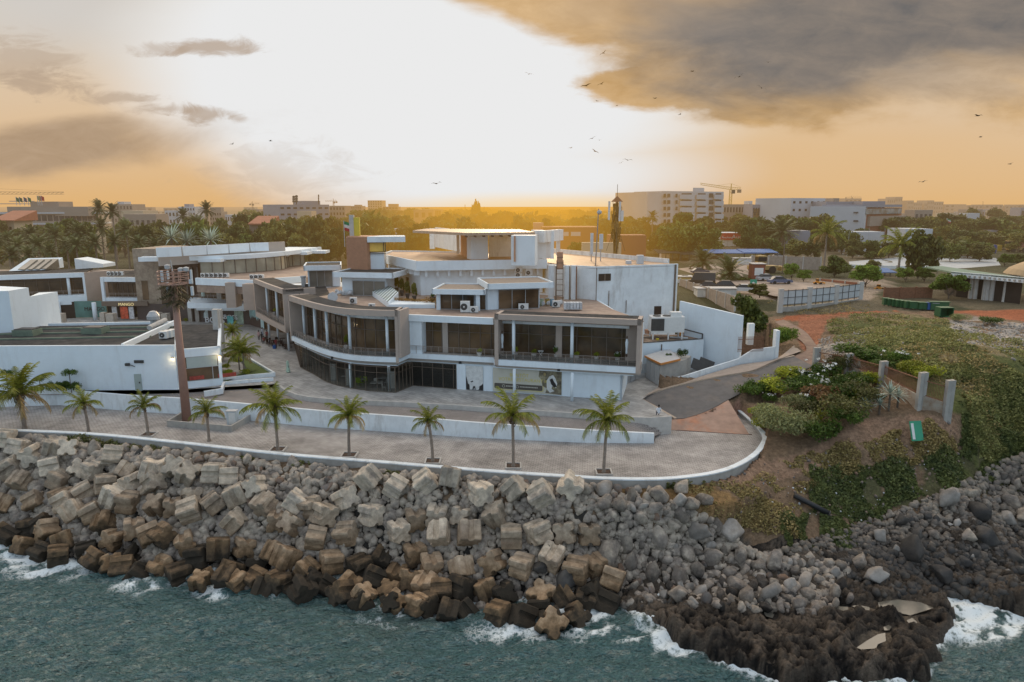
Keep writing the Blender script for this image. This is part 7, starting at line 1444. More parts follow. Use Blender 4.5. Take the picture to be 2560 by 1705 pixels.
for i,(m_,x,yt,yb,Y,lab) in enumerate(((B,452,165,240,440,'left dark antenna cluster on the lilac-grey block'),(B,475,160,240,440,'right dark antenna cluster on the lilac-grey block'),(B,661,155,240,445,'slim lattice mast on the lilac-grey block'),(B,1893,240,320,500,'thin mast left of the cypress'),(B,2052,262,320,500,'thin double mast right of the cypress'),(E,35,258,330,480,'short lattice mast above the golden trees'),(F,2010,212,270,900,'tiny far mast on the right skyline'))):
 p=atY(m_(x,yb),Y);q=atY(m_(x,yt),Y);t=thing('antenna_mast',lab,'mast',p);mb=MB();mb.bar(p,q,.35 if i<2 else .22,5);mb.build('pole',DKM,t)
 if i<3:
  for z in (.35,.6,.85):mb=MB();w_=1.6 if i<2 else .6;c=p.lerp(q,z);mb.box(c,(w_,.6,(q.z-p.z)*.22));mb.build('antenna',DKM,t)
Ym2=150.;b2=atY(E(1138,735),141);t2=thing('palm_disguise_mast','tall dark telecom mast wrapped in hanging dry palm sheath behind the white service block','mast',(b2.x,141,ZV));mb=MB();zt2_=zat(E(1138,175),141);mb.bar((b2.x,141,ZV-.3),(b2.x,141,zt2_),.28,6,.18);mb.bar((b2.x,141,zt2_),(b2.x,141,zat(E(1138,70),141)),.06,4)
for k in range(3):
 a_=k*2.1+.4;mb.bar((b2.x+2.2*cos(a_),141+2.2*sin(a_),ZV),(b2.x+.3*cos(a_),141+.3*sin(a_),zat(E(1138,420),141)),.05,4)
mb.build('pole',DKM,t2);mb=MB();mb.lathe((b2.x,141,zt2_),[(1.25,-1.0),(1.15,-.9),(.12,.1)],8);mb.build('cone_cap',RUST,t2)
V=[];Fc=[];r9=np.random.default_rng(8)
for k in range(420):
 f=r9.random();z=zt2_-1.0-f*17;R_=(1.2 if f<.3 else 1.3-1.1*(f-.3)/.7)*r9.uniform(.3,1);
 if f>.45:R_ *= .6
 a_=r9.uniform(0,6.28);c=Vector((b2.x+R_*cos(a_),141+R_*sin(a_),z));s_=Vector((-sin(a_),cos(a_),0))*.16;i0=len(V);V+=[tuple(c-s_),tuple(c+s_),tuple(c+s_*.5+Vector((0,0,-1.3))),tuple(c-s_*.5+Vector((0,0,-1.2)))];Fc.append((i0,i0+1,i0+2,i0+3))
o=new_obj('hanging_sheath',np_mesh('hanging_sheath',V,Fc,leafmat('sheath',(.05,.035,.015),(.12,.08,.03),1,.1)),t2);o.location=-t2.location
for xa,ya,xb,yb in ((1080,212,1092,370),(1170,215,1182,380),(1182,290,1205,380)):q0,q1=atY(E(xa,ya),140),atY(E(xb,yb),140);mb=MB();mb.box(((q0.x+q1.x)/2,140,(q0.z+q1.z)/2),(q1.x-q0.x,.4,q0.z-q1.z));mb.build('antenna',MATS['antenna_grey'],t2)
pl=atY(E(970,755),108.5);t3=thing('roof_light_pole','slim metal pole with a round head at the left corner of the white service block','pole',pl);mb=MB();tp=Vector((pl.x+.3,pl.y,zat(E(983,275),pl.y)));mb.bar(pl-Vector((0,0,.5)),tp,.11,7,.07);mb.build('pole',RAILM,t3);mb=MB();q=atY(E(1004,305),pl.y);mb.lathe((q.x,q.y,q.z-.35),[(.1,0),(.38,.2),(.38,.5),(.1,.7)],10);mb.build('round_head',METAL,t3)
for i,(x0,x1,y0,y1) in enumerate(((930,950,480,660),(1005,1033,488,615),(1228,1268,710,752),(1320,1370,665,750),(645,700,665,760))):
 if i==4:continue
 q0=atY(E(x0,y0),118 if i<2 else 113);q1=atY(E(x1,y1),118 if i<2 else 113);t_=thing('roof_panel',['left upright antenna panel on the roof terrace','right upright antenna panel on the roof terrace','small white roof cabinet near the palm sheath mast','tall white roof cabinet near the block edge'][i],'equipment',(q0.x,q0.y,ZV));mb=MB();mb.box(((q0.x+q1.x)/2,q0.y,(q0.z+q1.z)/2),(q1.x-q0.x,.4 if i<2 else 1.2,q0.z-q1.z));mb.build('casing',MATS['antenna_grey'],t_);mb=MB();mb.bar(((q0.x+q1.x)/2,q0.y+.3,ZV-.3),((q0.x+q1.x)/2,q0.y+.3,q0.z-.2),.09,6);mb.build('post',METAL,t_)
# ================================================================ THINGS AROUND THE BUILDINGS
def T(name,label,cat,p,group=None,rz=0):return thing(name,label,cat,p,group,rz)
def P_(t,name,m,fn,smooth=False,parent=None):
 mb=MB();fn(mb);o=mb.build(name,m,loc=(0,0,0),smooth=smooth);o.parent=parent or t;return o
def gz(q,z0=0.0):x,y,z=hit([q[0]],[q[1]]);return Vector((x[0],y[0],z[0]))
fp=[gz(G(x,y),2) for x,y in ((600,560),(870,590),(1155,700),(1475,890),(1700,965))]
hts=[zat(G(605,365),fp[0].y)-fp[0].z,zat(G(870,415),fp[1].y)-fp[1].z,zat(G(1160,480),fp[2].y)-fp[2].z,zat(G(1485,575),fp[3].y)-fp[3].z,zat(G(1712,640),fp[4].y)-fp[4].z]
fe=T('pillar_fence','weathered concrete pillar fence with rusty spiked railings along the garden slope','fence',fp[2])
for i,(p,h) in enumerate(zip(fp,hts)):
 mb=MB()
 for sx in (-.26,.26):mb.box((p.x+sx,p.y+sx*.3,p.z+h/2-.4),(.4,.55,h+.8))
 mb.box((p.x,p.y+.05,p.z+h/2-.5),(.3,.35,h+.6));mb.build('pillar',CONC,fe)
STAIN=mat('stained_wall',(.38,.33,.27),.9,.15,.8,col2=(.27,.16,.09),bump=.2)
for i in range(4):
 a,b=fp[i],fp[i+1];hh=.4*(hts[i]+hts[i+1])/2;mb=MB();d=(b.xy-a.xy).normalized();n_=Vector((-d.y,d.x))*.12;mb.prism([a.xy-n_,b.xy-n_,b.xy+n_,a.xy+n_],[a.z-1,b.z-1,b.z-1,a.z-1],[a.z+hh,b.z+hh,b.z+hh,a.z+hh]);mb.build('base_wall',STAIN,fe)
 mb=MB();n=int((b-a).length/.15)
 for k in range(n):q=a.lerp(b,(k+.5)/n);mb.bar(q+Vector((0,0,hh+.1)),q+Vector((0,0,hts[i]*(.9+.04*random.random()))),.034,4,.016)
 for f in (.42,.8):mb.bar(a+Vector((0,0,hts[i]*f)),b+Vector((0,0,hts[i+1]*f)),.07,4)
 mb.build('railing_panel',RUST,fe)
rp=[at(D(2235,590),4.3),at(G(160,380),4.3),at(G(265,370),4.3)];f2=T('ramp_railing','brown spiked railing above the white ramp wall beside the feathery tree','fence',rp[0]);mb=MB()
for k in range(26):q=rp[0].lerp(rp[1],k/25);mb.bar(q-Vector((0,0,.3)),q+Vector((0,0,1.9)),.03,4)
for z in (.1,1.5):mb.bar(rp[0]+Vector((0,0,z)),rp[1]+Vector((0,0,z)),.05,4)
mb.build('railing_panel',RUST,f2);wp=at(G(272,460),2.3);mb=MB();mb.box((wp.x,wp.y+.6,4.2),(.5,1.2,4.4));mb.build('white_post',WHITE2,f2);mb=MB();mb.box((wp.x-2.6,wp.y+4,5.2),(.9,.8,3.2));mb.build('white_post',WHITE2,f2)
cf_=T('panel_fence','grey concrete post fence with corrugated white panels beside the red track','fence',at(F(540,1110),5));CORR=mat('corrugated_sheet',(.50,.54,.56),.5,.1,1)
pp_=[at(F(x,y),5.0) for x,y in ((300,1130),(540,1110),(765,1085),(972,1055))]
for p in pp_:mb=MB();h=4.0;mb.box((p.x,p.y,p.z+h/2-.3),(.9,.6,h+.6));mb.build('pillar',CONC2,cf_)
for a,b in zip(pp_,pp_[1:]):
 d=(b-a);mb=MB();mb.wall(a+d*.06,b-d*.06,5.9,8.6,.08);mb.build('sheet_panel',CORR,cf_);mb=MB();mb.wall(a,b,4,5.6,.3);mb.build('base_wall',CONC,cf_);mb=MB()
 for z in (6.0,7.3,8.6):mb.bar(a+d*.05+Vector((0,-.1,z-a.z)),b-d*.05+Vector((0,-.1,z-b.z)),.06,4)
 for k in range(1,4):q=a.lerp(b,k/4);mb.bar((q.x,q.y-.1,5.6),(q.x,q.y-.1,8.8),.06,4)
 mb.build('panel_frame',DKM,cf_)
for (m_,x0,y0,x1,y1,h,z,mm,lab,nm) in ((F,1175,1030,1570,1025,2.2,5.6,RUST,'brown metal railing behind the row of bins','railing_fence'),(F,60,770,640,790,3.6,6,mat('block_wall',(.36,.30,.25),.9,.2,1.5),'unplastered brown block wall behind the small bright trees','block_wall'),(E,1680,960,2140,1130,2.6,5,MATS['block_wall'],'unplastered block wall between the raking white wall and the parked cars','block_wall'),(F,1575,610,2290,600,3.2,6,CORR,'long grey sheet fence behind the white court','sheet_fence'),(F,880,770,1560,790,.9,6,WHITE2,'low white wall edging the white court','low_wall'),(F,640,880,960,915,.5,6,TILE,'low red and white kerb wall near the orange machines','low_wall'),(F,880,600,1130,610,2.2,6,CONC,'pale grey wall around the flagpoles','low_wall')):
 a,b=at(m_(x0,y0),z),at(m_(x1,y1),z);t=T(nm,lab,'fence' if 'fence' in nm else 'wall',a);n=max(3,int((b-a).length/4));mb=MB();mb.wall(a,b,z-.5,z+h,.12);mb.build('panel' if 'fence' in nm else 'wall_body',mm,t)
 for k in range(n+1):q=a.lerp(b,k/n);mb=MB();mb.box((q.x,q.y-.05,z+h/2),(.3,.3,h+.3));mb.build('post',CONC2 if mm is not RUST else RUST,t)
face_up('white_court',[at(F(x,y),6.05) for x,y in ((880,720),(1560,660),(2120,690),(2160,750),(1850,775),(1560,780),(900,770))],mat('court_paving',(.42,.45,.47),.8,.15,.3))
face_up('car_park',[at(F(x,y),6.03) for x,y in ((-560,780),(60,700),(160,860),(900,930),(960,1000),(260,1010),(-200,900))],mat('car_park_sand',(.36,.29,.24),.9,.15,.4,col2=(.28,.22,.18)))
GB=mat('bin_green',(.02,.10,.035),.5,.15,2);BBl=mat('bin_blue',(.02,.09,.30),.5,.1,2);GY=mat('bin_grey',(.30,.31,.33),.5,.1,2)
for k in range(14):
 f=k/13;x=1190+f*480;y=1088+f*42+12*sin(f*3);p=gz(F(x,y),5);m_=BBl if k==10 else GY if k==11 else GB;big_=k>=12;s_=1.55 if not big_ else 1.8
 if k==13:continue
 lab='green wheeled bin in the curved row beside the red track' if m_ is GB and not big_ else {10:'blue bin near the right end of the bin row',11:'grey bin right of the blue bin',12:'large green container at the right end of the bin row'}[k]
 t=T('wheeled_bin',lab,'bin',p,'row of wheeled bins by the red track',radians(-8));w_=1.25 if not big_ else 3.6
 P_(t,'body',m_,lambda mb:mb.prism([(-w_*.42,-.5),(w_*.42,-.5),(w_*.42,.5),(-w_*.42,.5)],.15,s_*.85));P_(t,'lid',m_,lambda mb:mb.box((0,0,s_*.89),(w_*.96,1.15,.12)))
 for e in (-1,1):P_(t,'wheel',BLACKP,lambda mb:mb.bar((e*w_*.36,-.45,.12),(e*w_*.36+.08,-.45,.12),.13,8))
p=gz(F(1697,1185),5);t=T('tipped_bin','green bin lying tipped over with its dark opening facing the sea','bin',p);P_(t,'body',GB,lambda mb:[mb.box((0,.6,.08),(2.3,1.6,.12)),mb.box((0,.6,1.55),(2.3,1.6,.12)),mb.box((-1.1,.6,.8),(.12,1.6,1.5)),mb.box((1.1,.6,.8),(.12,1.6,1.5)),mb.box((0,1.4,.8),(2.3,.1,1.5))]);P_(t,'lid',GB,lambda mb:mb.box((.5,-.5,.15),(2.2,1.0,.08)))
TYRE=mat('tyre',(.02,.02,.02),.8,.1,3);CG=glassmat('car_glass',(.02,.022,.025),0,.05)
def car(q,z,rz,col,label,name='parked_car',L=4.7,W=1.85,hb=.95,hc=1.5,van=False,s=1.0):
 p=at(q,z);t=T(name,label,'car' if not van else 'van',p,None,rz);m_=mat('car_%.2f_%.2f' % (col[0],col[2]),col,.3,.03,1,spec=.6)
 prof=[(-L/2,.3),(L/2,.3),(L/2,.62),(L/2-.25,.85),(L*.2,hb),(-L/2+.3,hb),(-L/2,.8)] if not van else [(-L/2,.3),(L/2,.3),(L/2,.9),(L/2-.6,1.1),(-L/2,1.1)]
 cab=[(L*.24,hb),(L*.06,hc),(-L*.26,hc),(-L*.42,hb)] if not van else [(L/2-.65,1.1),(L*.26,hc),(-L/2+.05,hc),(-L/2,1.1)]
 def ex(mb,pr,w,w2=None):
  w2=w2 or w;n=len(pr);i0=len(mb.v);zm=max(z_ for _,z_ in pr)
  for sg in (-1,1):
   for x,z_ in pr:mb.v.append((x*s,sg*(w2 if z_>=zm-.01 else w)/2*s,z_*s))
  mb.f+=[tuple(range(i0,i0+n)),tuple(range(i0+2*n-1,i0+n-1,-1))];mb.m+=[0,0]
  for k in range(n):j=(k+1) % n;mb.f.append((i0+k,i0+n+k,i0+n+j,i0+j));mb.m.append(0)
 P_(t,'body',m_,lambda mb:ex(mb,prof,W));P_(t,'windows',CG,lambda mb:ex(mb,[(x*1.0,z_-.02 if z_>hb+.1 else z_) for x,z_ in cab],W*.9,W*.74));P_(t,'roof',m_,lambda mb:mb.box((-L*.1*s,0,hc*s),(L*.31*s if not van else L*.7*s,W*.74*s,.05*s)))
 for sx in (-.31,.31):
  for sy in (-1,1):P_(t,'wheel',TYRE,lambda mb:mb.bar((sx*L*s,sy*(W/2-.2)*s,.33*s),(sx*L*s,sy*(W/2+.02)*s,.33*s),.33*s,12))
 for sy in (-1,1):P_(t,'headlight',ACW,lambda mb:mb.box(((L/2-.02)*s,sy*W*.36*s,.66*s),(.08*s,.3*s,.14*s)))
 return t
car(F(300,905),6.03,.06,(.10,.13,.22),'dark blue sedan parked beside the loader in the sandy car park',s=1.15);car(F(190,880),6.03,.2,(.45,.46,.48),'silver car just behind the dark blue sedan',s=1.1)
car(E(1860,915),6.03,2.9,(.03,.03,.035),'black panel van parked left of the low date palm','parked_van',5.6,2.1,1.1,2.6,True,1.1);car(E(1900,950),6.03,2.8,(.06,.07,.09),'dark hatchback parked in front of the black van',s=1.15);car(E(2040,955),6.03,2.9,(.05,.05,.05),'long black estate car parked right of the dark hatchback',L=5.2,hc=1.75,s=1.15);car(E(2200,975),6.03,2.9,(.62,.63,.64),'white car right of the black estate car under the tree',s=1.1);car(E(1705,890),6.03,2.9,(.08,.08,.1),'dark car hidden behind the corner of the white block',s=1.0);car(E(1850,820),6.03,.1,(.07,.09,.14),'dark blue car beneath the palm by the kiosks',s=1.0);car(F(90,715),6.03,.1,(.6,.6,.62),'white car behind the block wall, left one');car(F(290,690),6.03,.1,(.6,.62,.62),'white car behind the block wall, right one')
LY=mat('loader_yellow',(.40,.27,.10),.6,.15,2)
def machine(q,z,label,name,col,s,truck=False,rz=0.0):
 t=T(name,label,'loader' if not truck else 'truck',at(q,z),None,rz)
 P_(t,'chassis',col,lambda mb:mb.box((0,0,1.1*s),(5.5*s,1.8*s,.8*s)));c_=P_(t,'cab',col,lambda mb:mb.box((-.4*s if not truck else -2.4*s,0,2.5*s),(1.7*s,1.6*s,2.0*s)));P_(t,'cab_window',CG,lambda mb:mb.box((-.4*s if not truck else -2.4*s,0,2.8*s),(1.75*s,1.65*s,.9*s)),parent=c_)
 if truck:P_(t,'tank',mat('tank_pink',(.5,.22,.17),.5,.1,1),lambda mb:mb.bar((-1.2*s,0,2.3*s),(4.2*s,0,2.3*s),1.05*s,14))
 else:P_(t,'bucket',col,lambda mb:[mb.box((3.9*s,0,.9*s),(.9*s,2.4*s,.9*s)),mb.box((3.1*s,.6*s,1.2*s),(1.4*s,.2*s,.3*s)),mb.box((3.1*s,-.6*s,1.2*s),(1.4*s,.2*s,.3*s))])
 for sx in (-1.7,1.7):
  for sy in (-1,1):P_(t,'wheel',TYRE,lambda mb:mb.bar((sx*s,sy*.8*s,.7*s),(sx*s,sy*1.15*s,.7*s),.72*s,12))
machine(F(150,815),6.03,'dusty yellow wheel loader beside the brown billboard kiosk','wheel_loader',LY,1.35,rz=.1);machine(F(2290,640),6,'parked truck with a pink tank at the right edge','tank_truck',LY,1.3,True);OR=mat('play_orange',(.62,.25,.02),.6,.2,2)
for q,lab,z in ((F(620,910),'small orange roller machine on the sandy car park edge',6.03),(F(1135,960),'small orange dumper left of the brown railing',5.6)):machine(q,z,lab,'small_machine',OR,.36)
def boxy(name,label,cat,q,z,w,d,h,m,part='body',extra=None,rz=0.0,group=None):
 t=T(name,label,cat,at(q,z),group,rz);P_(t,part,m,lambda mb:mb.box((0,d/2,h/2),(w,d,h)))
 if extra:extra(t)
 return t
BLU=mat('blue_awning',(.06,.17,.42),.7,.1,.5);boxy('shipping_container','dark blue container at the right by the sheet fence','container',F(2065,650),6,5,3,3.2,mat('deep_blue',(.02,.05,.22),.6,.1,1),extra=lambda t:P_(t,'door_frame',METAL,lambda mb:mb.box((0,-.05,1.6),(.2,.1,3.1))));boxy('shipping_container','yellow container beside the dark blue container','container',F(2125,632),6,4,3,2.4,mat('deep_yellow',(.45,.33,.03),.6,.1,1),extra=lambda t:P_(t,'door_frame',METAL,lambda mb:mb.box((0,-.05,1.2),(.2,.1,2.3))))
def awning(m_,x0,y0,x1,y1,z,h,d,mm,lab,nm='awning'):
 a,b=atY(m_(x0,y0),at(m_((x0+x1)/2,y1),z).y),None;Yq=a.y;b=atY(m_(x1,y0),Yq);t=T(nm,lab,'awning',(a.x,Yq,z));zt=a.z;mb=MB();mb.prism(rect(a,b,d),[zt-.5,zt-.5,zt+.1,zt+.1],[zt-.3,zt-.3,zt+.4,zt+.4]);mb.build('canopy',mm,t)
 for f in (0.02,.35,.65,.98):q=a.lerp(b,f);mb=MB();mb.bar((q.x,q.y+.3,z-.3),(q.x,q.y+.3,zt-.4),.12,6);mb.build('post',DKM,t)
awning(E,1915,640,2400,700,6,3,9,BLU,'long blue awning over the stalls left of the block wall');awning(F,0,635,290,700,6,3,8,BLU,'right end of the blue awning near the date palms','awning');awning(E,1400,545,1615,600,5,3,8,WHITE2,'pale flat awning hall behind the service block');awning(E,1500,640,1690,740,5,3,8,DKROOF,'dark roofed kiosk row beside the service block corner');awning(E,1690,650,1900,740,5,3,10,DKROOF,'second dark roofed kiosk row left of the blue awning');awning(E,1200+60,600,1500,650,4,3,8,WHITE2,'pale shed roof behind the palm sheath mast');awning(F,1140,800,1290,850,5.8,3,5,BLU,'small blue tarpaulin beside the windswept coconut palm')
au=boxy('supermarket','white supermarket front with a wide red Auchan sign','building',E(2140,610),5,30,12,7,WHITE2);ay=au.location.y;q0,q1=atY(E(2026,480),ay-.4),atY(E(2265,538),ay-.4);REDS=mat('sign_red',(.55,.03,.03),.5,.05,1)
o=P_(au,'sign_board',REDS,lambda mb:mb.box(((q0.x+q1.x)/2-au.location.x,-.3,(q0.z+q1.z)/2-5),(q1.x-q0.x,.3,q0.z-q1.z)));hq_=(q0.z-q1.z)
for s_,x,sz,zz in (('Auchan',2032,.42,.25),('Auchan',2115,.85,.2)):q=atY(E(x,538),ay-.7);text(au,s_,hq_*sz,(q.x,q.y,q1.z+hq_*zz),0,LET,sx=1.15)
for i,(m_,x,y,w_,h,col,lab) in enumerate(((F,120,880,3,4.0,(.22,.07,.04),'brown billboard kiosk with a white poster near the sedan'),(E,1560,720,3,3,(.6,.6,.6),'small white kiosk at the corner of the service block'),(F,1020,625,4.6,3.2,(.30,.34,.40),'grey screen panel standing before the flagpoles'),(E,2210,770,5,2.8,(.6,.64,.68),'white hut below the blue awning'),(E,1710,935,4.5,2.4,(.62,.48,.18),'yellow-lit little cabin by the service block corner'),(E,1990,1040,8,2.2,(.6,.6,.58),'white gate lodge with a flat roof behind the raking wall'))):
 boxy('kiosk',lab,'kiosk',m_(x,y),6 if m_ is F else 5,w_,3,h,mat('kiosk_%d' % i,col,.7,.1,1),extra=lambda t:(P_(t,'panel',ACW,lambda mb:mb.box((0,-.03,h*.55),(w_*.7,.08,h*.45))),P_(t,'roof',METAL,lambda mb:mb.box((0,1.5,h+.08),(w_+.5,3.5,.15)))))
def flagset(m_,x,y,h,z,cols,lab):p=at(m_(x,y),z);flag(p,h,None,lab,cols=cols,w=2.2,hang=1.8)
flagset(F,1683,560,12,6,[(.02,.2,.08),(.6,.6,.6),(.4,.04,.04)],'green white and red flag on the tall white pole at right');q=atY(B(878,500),122);flag((q.x,q.y,q.z-2),4.6,None,'red white and green flag behind the brown tower',cols=[(.02,.2,.08),(.6,.6,.6),(.4,.04,.04)],w=2.4,hang=1.6)
for k in range(12):p=at(F(800+k*33,640+(k % 3)*18),6);t=T('flagpole','bare white flagpole in the row in front of the low white hall','flagpole',p,'bare flagpoles before the white hall');P_(t,'pole',METAL,lambda mb:mb.bar((0,0,0),(0,0,7+(k % 4)),.06,5));P_(t,'base',CONC2,lambda mb:mb.box((0,0,.1),(.5,.5,.3)))
for i,(m_,x,yt,yb,lab) in enumerate(((F,320,560,850,'wooden pole beside the small light green tree'),(F,1618,640,850,'brown wooden pole right of the dark round tree'),(E,1870,520,640,'pale pole left of the red shop sign'),(F,1045,430,560,'double street lamp before the blank white wall'),(F,1580,480,560,'street lamp right of the white hall'),(F,2330,415,520,'street lamp at the right edge trees'),(A,955,440,560,'street lamp left in the palm grove'),(A,1483,440,560,'street lamp above the silver palms'),(B,42,445,560,'street lamp left of the brown tower far behind'),(B,660,445,560,'street lamp in front of the dark trees left of the tower'),(E,1568,440,560,'street lamp in front of the big tree left of the apartments'))):
 p=at(m_(x,yb),5 if m_ is not A and m_ is not B else 2);t=T('street_lamp' if 'lamp' in lab else 'pole',lab,'lamp post' if 'lamp' in lab else 'pole',p);h=zat(m_(x,yt),p.y)-p.z;P_(t,'pole',BRONZE,lambda mb:mb.bar((0,0,0),(0,0,h),.14,6))
 if 'lamp' in lab:P_(t,'lamp_head',ACW,lambda mb:mb.box((0,0,h),(3.2,.4,.2)))
pv=T('columned_pavilion','low round pavilion with white columns and green roof at the right edge','building',at(F(2100,1060),5.6));z0=5.6;z1=5.6;pa_,pb_=at(F(1755,808),0),0
base=[at(F(x,y),z0) for x,y in ((1850,1025),(2080,1050),(2400,1085))];Yb=base[0].y;zt_=zat(F(1840,812),Yb);e=[atY(F(x,y),Y) for x,y,Y in ((1745,800,Yb),(1840,806,base[0].y-2),(2080,830,base[1].y-2),(2400,856,base[2].y-2.5))]
ev=[Vector((q.x,q.y)) for q in e];mb=MB();mb.prism(ev+[ev[-1]+Vector((0,26)),ev[0]+Vector((2,12))],zt_-.15,zt_+.15);mb.build('roof',mat('green_roof',(.16,.24,.18),.8,.1,.6),pv);mb=MB();band(mb,ev,zt_-.8,zt_+.2,0,.4);mb.build('eaves',WHITE2,pv);mb=MB()
for p,t_ in along([Vector((v.x,v.y,0)) for v in ev],.9):mb.box((p.x,p.y-.05,zt_-.45),(.35,.3,.35))
mb.build('dentils',CONC,pv);c_=atY(F(2480,812),base[2].y+6);mb=MB();mb.lathe((c_.x+3.5,c_.y,zt_),[(8.6,0),(7.8,1.0),(5.8,2.1),(3.2,2.9),(.1,3.2)],32);mb.build('dome',mat('dome_tan',(.42,.30,.17),.8,.1,.6),pv)
for x in (1900,1937,2012,2037,2075,2183,2225):p=at(F(x,1030+(x-1850)*.1),z0);mb=MB();mb.lathe((p.x,p.y,0),[(.42,z0-.3),(.38,zt_-.7)],12);mb.build('column',CONC2,pv)
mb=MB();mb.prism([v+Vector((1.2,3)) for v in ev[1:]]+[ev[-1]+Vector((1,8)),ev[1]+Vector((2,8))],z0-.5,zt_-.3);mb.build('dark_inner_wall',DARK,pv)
for xa,xb in ((2090,2190),(2240,2320)):p,q=at(F(xa,1040),z0),at(F(xb,1060),z0);mb=MB();mb.wall(p+Vector((0,1,0)),q+Vector((0,1,0)),z0,z0+5.0,.2);mb.build('grey_panel',METAL,pv)
kp=[at(D(x,y),.05) for x,y in ((1462,822),(1575,892),(1790,835),(1836,800))];tk=T('transformer_kiosk','stained concrete transformer kiosk with grey metal doors at the road bend','kiosk',kp[1]);zk=zat(D(1580,705),kp[1].y);nb=kp[3].xy+Vector((-2.5,3.4));mb=MB();mb.prism([kp[0].xy,kp[1].xy,kp[2].xy,kp[3].xy,nb],0,zk-.25);mb.build('concrete_walls',CONC,tk)
mb=MB();mb.prism([kp[0].xy-Vector((.3,.1)),kp[1].xy-Vector((0,.35)),kp[1].xy.lerp(kp[2].xy,.75)-Vector((0,.3)),nb],zk-.1,zk+.15);mb.build('roof_slab',METAL,tk);mb=MB();mb.wall(kp[0].xy-Vector((.3,.1)),kp[1].xy-Vector((0,.38)),zk-.1,zk+.17,.08);mb.wall(kp[1].xy-Vector((0,.4)),kp[1].xy.lerp(kp[2].xy,.75)-Vector((0,.35)),zk-.1,zk+.17,.08);mb.build('orange_edge',mat('orange_edge',(.55,.22,.05),.7,.1,2),tk)
for k in range(3):a_,b_=kp[0].xy.lerp(kp[1].xy,.04+.32*k),kp[0].xy.lerp(kp[1].xy,.33+.32*k);mb=MB();mb.wall(a_,b_,.15,zk-.4,.08,-.04);d_=mb.build('metal_door',METAL,tk);mb=MB();mb.wall(a_.lerp(b_,.75),a_.lerp(b_,.8),1.2,1.6,.06,-.1);mb.build('handle',DKM,d_)
for x,y,w_,lab in ((1770,670,1.8,'small tree growing on top of the transformer kiosk'),(1655,650,1.0,'tuft growing behind the transformer kiosk roof')):p=atY(D(x,y),kp[2].y+1);t=T('self_sown_bush',lab,'bush',(p.x,p.y,zk-.3));new_obj('foliage',SH['d'][0],t,scale=(w_*.6,w_*.5,w_*.9))
gp_=[at(D(x,y),0) for x,y in ((1262,860),(1330,862),(1375,840),(1465,815))];ga_=T('yard_gate','grey barred gate between the right wing and the transformer kiosk','gate',gp_[0]);mb=MB()
for i in range(3):
 a_,b_=gp_[i],gp_[i+1]
 for k in range(14):q=a_.lerp(b_,k/13);mb.bar(q,q+Vector((0,0,2.0)),.035,4)
 for z in (.2,1.9):mb.bar(a_+Vector((0,0,z)),b_+Vector((0,0,z)),.04,4)
mb.build('gate_bars',METAL,ga_)
for i,(x,y,lab) in enumerate(((1915,765,'grey sheet leaning in the corner behind the ramp wall'),(1975,755,'second grey sheet leaning behind the ramp wall'))):p=at(D(x,y),.5);t=T('metal_sheet',lab,'sheet',p);P_(t,'sheet',DKM,lambda mb:mb.box((0,.5,.7),(2.2,.06,1.6),R=Matrix.Rotation(-.5,3,'X')@Matrix.Rotation(.4,3,'Y')))
def fanbox(p,w_,h,d,label,name='aircon_unit',rz=0.0,group='air conditioning units on the roofs',m_=None):
 t=T(name,label,'air conditioner',p,group,rz);P_(t,'casing',m_ or ACW,lambda mb:mb.box((0,0,h/2+.08),(w_,d,h)));f_=P_(t,'fan',DKM,lambda mb:mb.bar((-w_*.12,-d/2-.01,h*.55),(-w_*.12,-d/2-.04,h*.55),min(w_,h)*.36,14));P_(t,'fan_hub',ACW,lambda mb:mb.bar((-w_*.12,-d/2-.04,h*.55),(-w_*.12,-d/2-.07,h*.55),h*.08,8),parent=f_)
 for e in (-1,1):P_(t,'foot',DKM,lambda mb:mb.box((e*w_*.35,0,.04),(.08,d,.08)))
 return t
AC=((B,1895,1148,1.3,1.5,'tall air conditioner in front of the left roof pavilion'),(B,1970,1150,1.1,.8,'small air conditioner right of the tall one'),(B,955,1075,1.0,.9,'air conditioner on the tiled terrace behind the curved roof'),(B,1110,1105,.9,.5,'low white box near the curved roof edge'),(E,365,1125,1.4,.8,'white air conditioner at the left on the right wing roof'),(E,640,1105,1.1,.9,'round-fan air conditioner among the paint drums'),(A,1395,765,1.4,.9,'first roof cooler near the mast head'))
for m_,x,y,w_,h,lab in AC[:6]:fanbox(at(m_(x,y),ZD),w_,h,.5,lab,group=None)
for k in range(6):fanbox(at(A(1715+k*38,852),ZD),1.1,.8,.5,'outdoor unit in the row on the parapet above the dark shop',group='outdoor units above the dark shop')
for k in range(3):fanbox(at(A(2125+k*38,868),ZD),1.0,.9,.5,'outdoor unit at the right end of the shop wing parapet',group='outdoor units at the shop wing end')
for k in range(4):fanbox(at(A(925+k*32,838),9.5),1.0,.8,.5,'outdoor unit above the shop bay with many doors',group='outdoor units above the many-door bay')
for k in range(3):fanbox(at(A2(1385+k*38,425-k*8),5.5),1.1,1.0,.8,'outdoor unit beside the sloping parapet of the annex',group='outdoor units on the annex roof')
for k,(x,y) in enumerate(((325,790),(412,812),(325,832))):q=on_wall(E(x,y),s2,(hr-s2).normalized(),Vector((-(hr-s2).normalized().y,(hr-s2).normalized().x)),.3);q=atY(E(x,y),111.5);fanbox(q-Vector((0,0,.5)),1.1,.9,.5,['wall unit top left under the hall cornice','wall unit right under the hall cornice','wall unit bottom left under the hall cornice'][k],group=None)
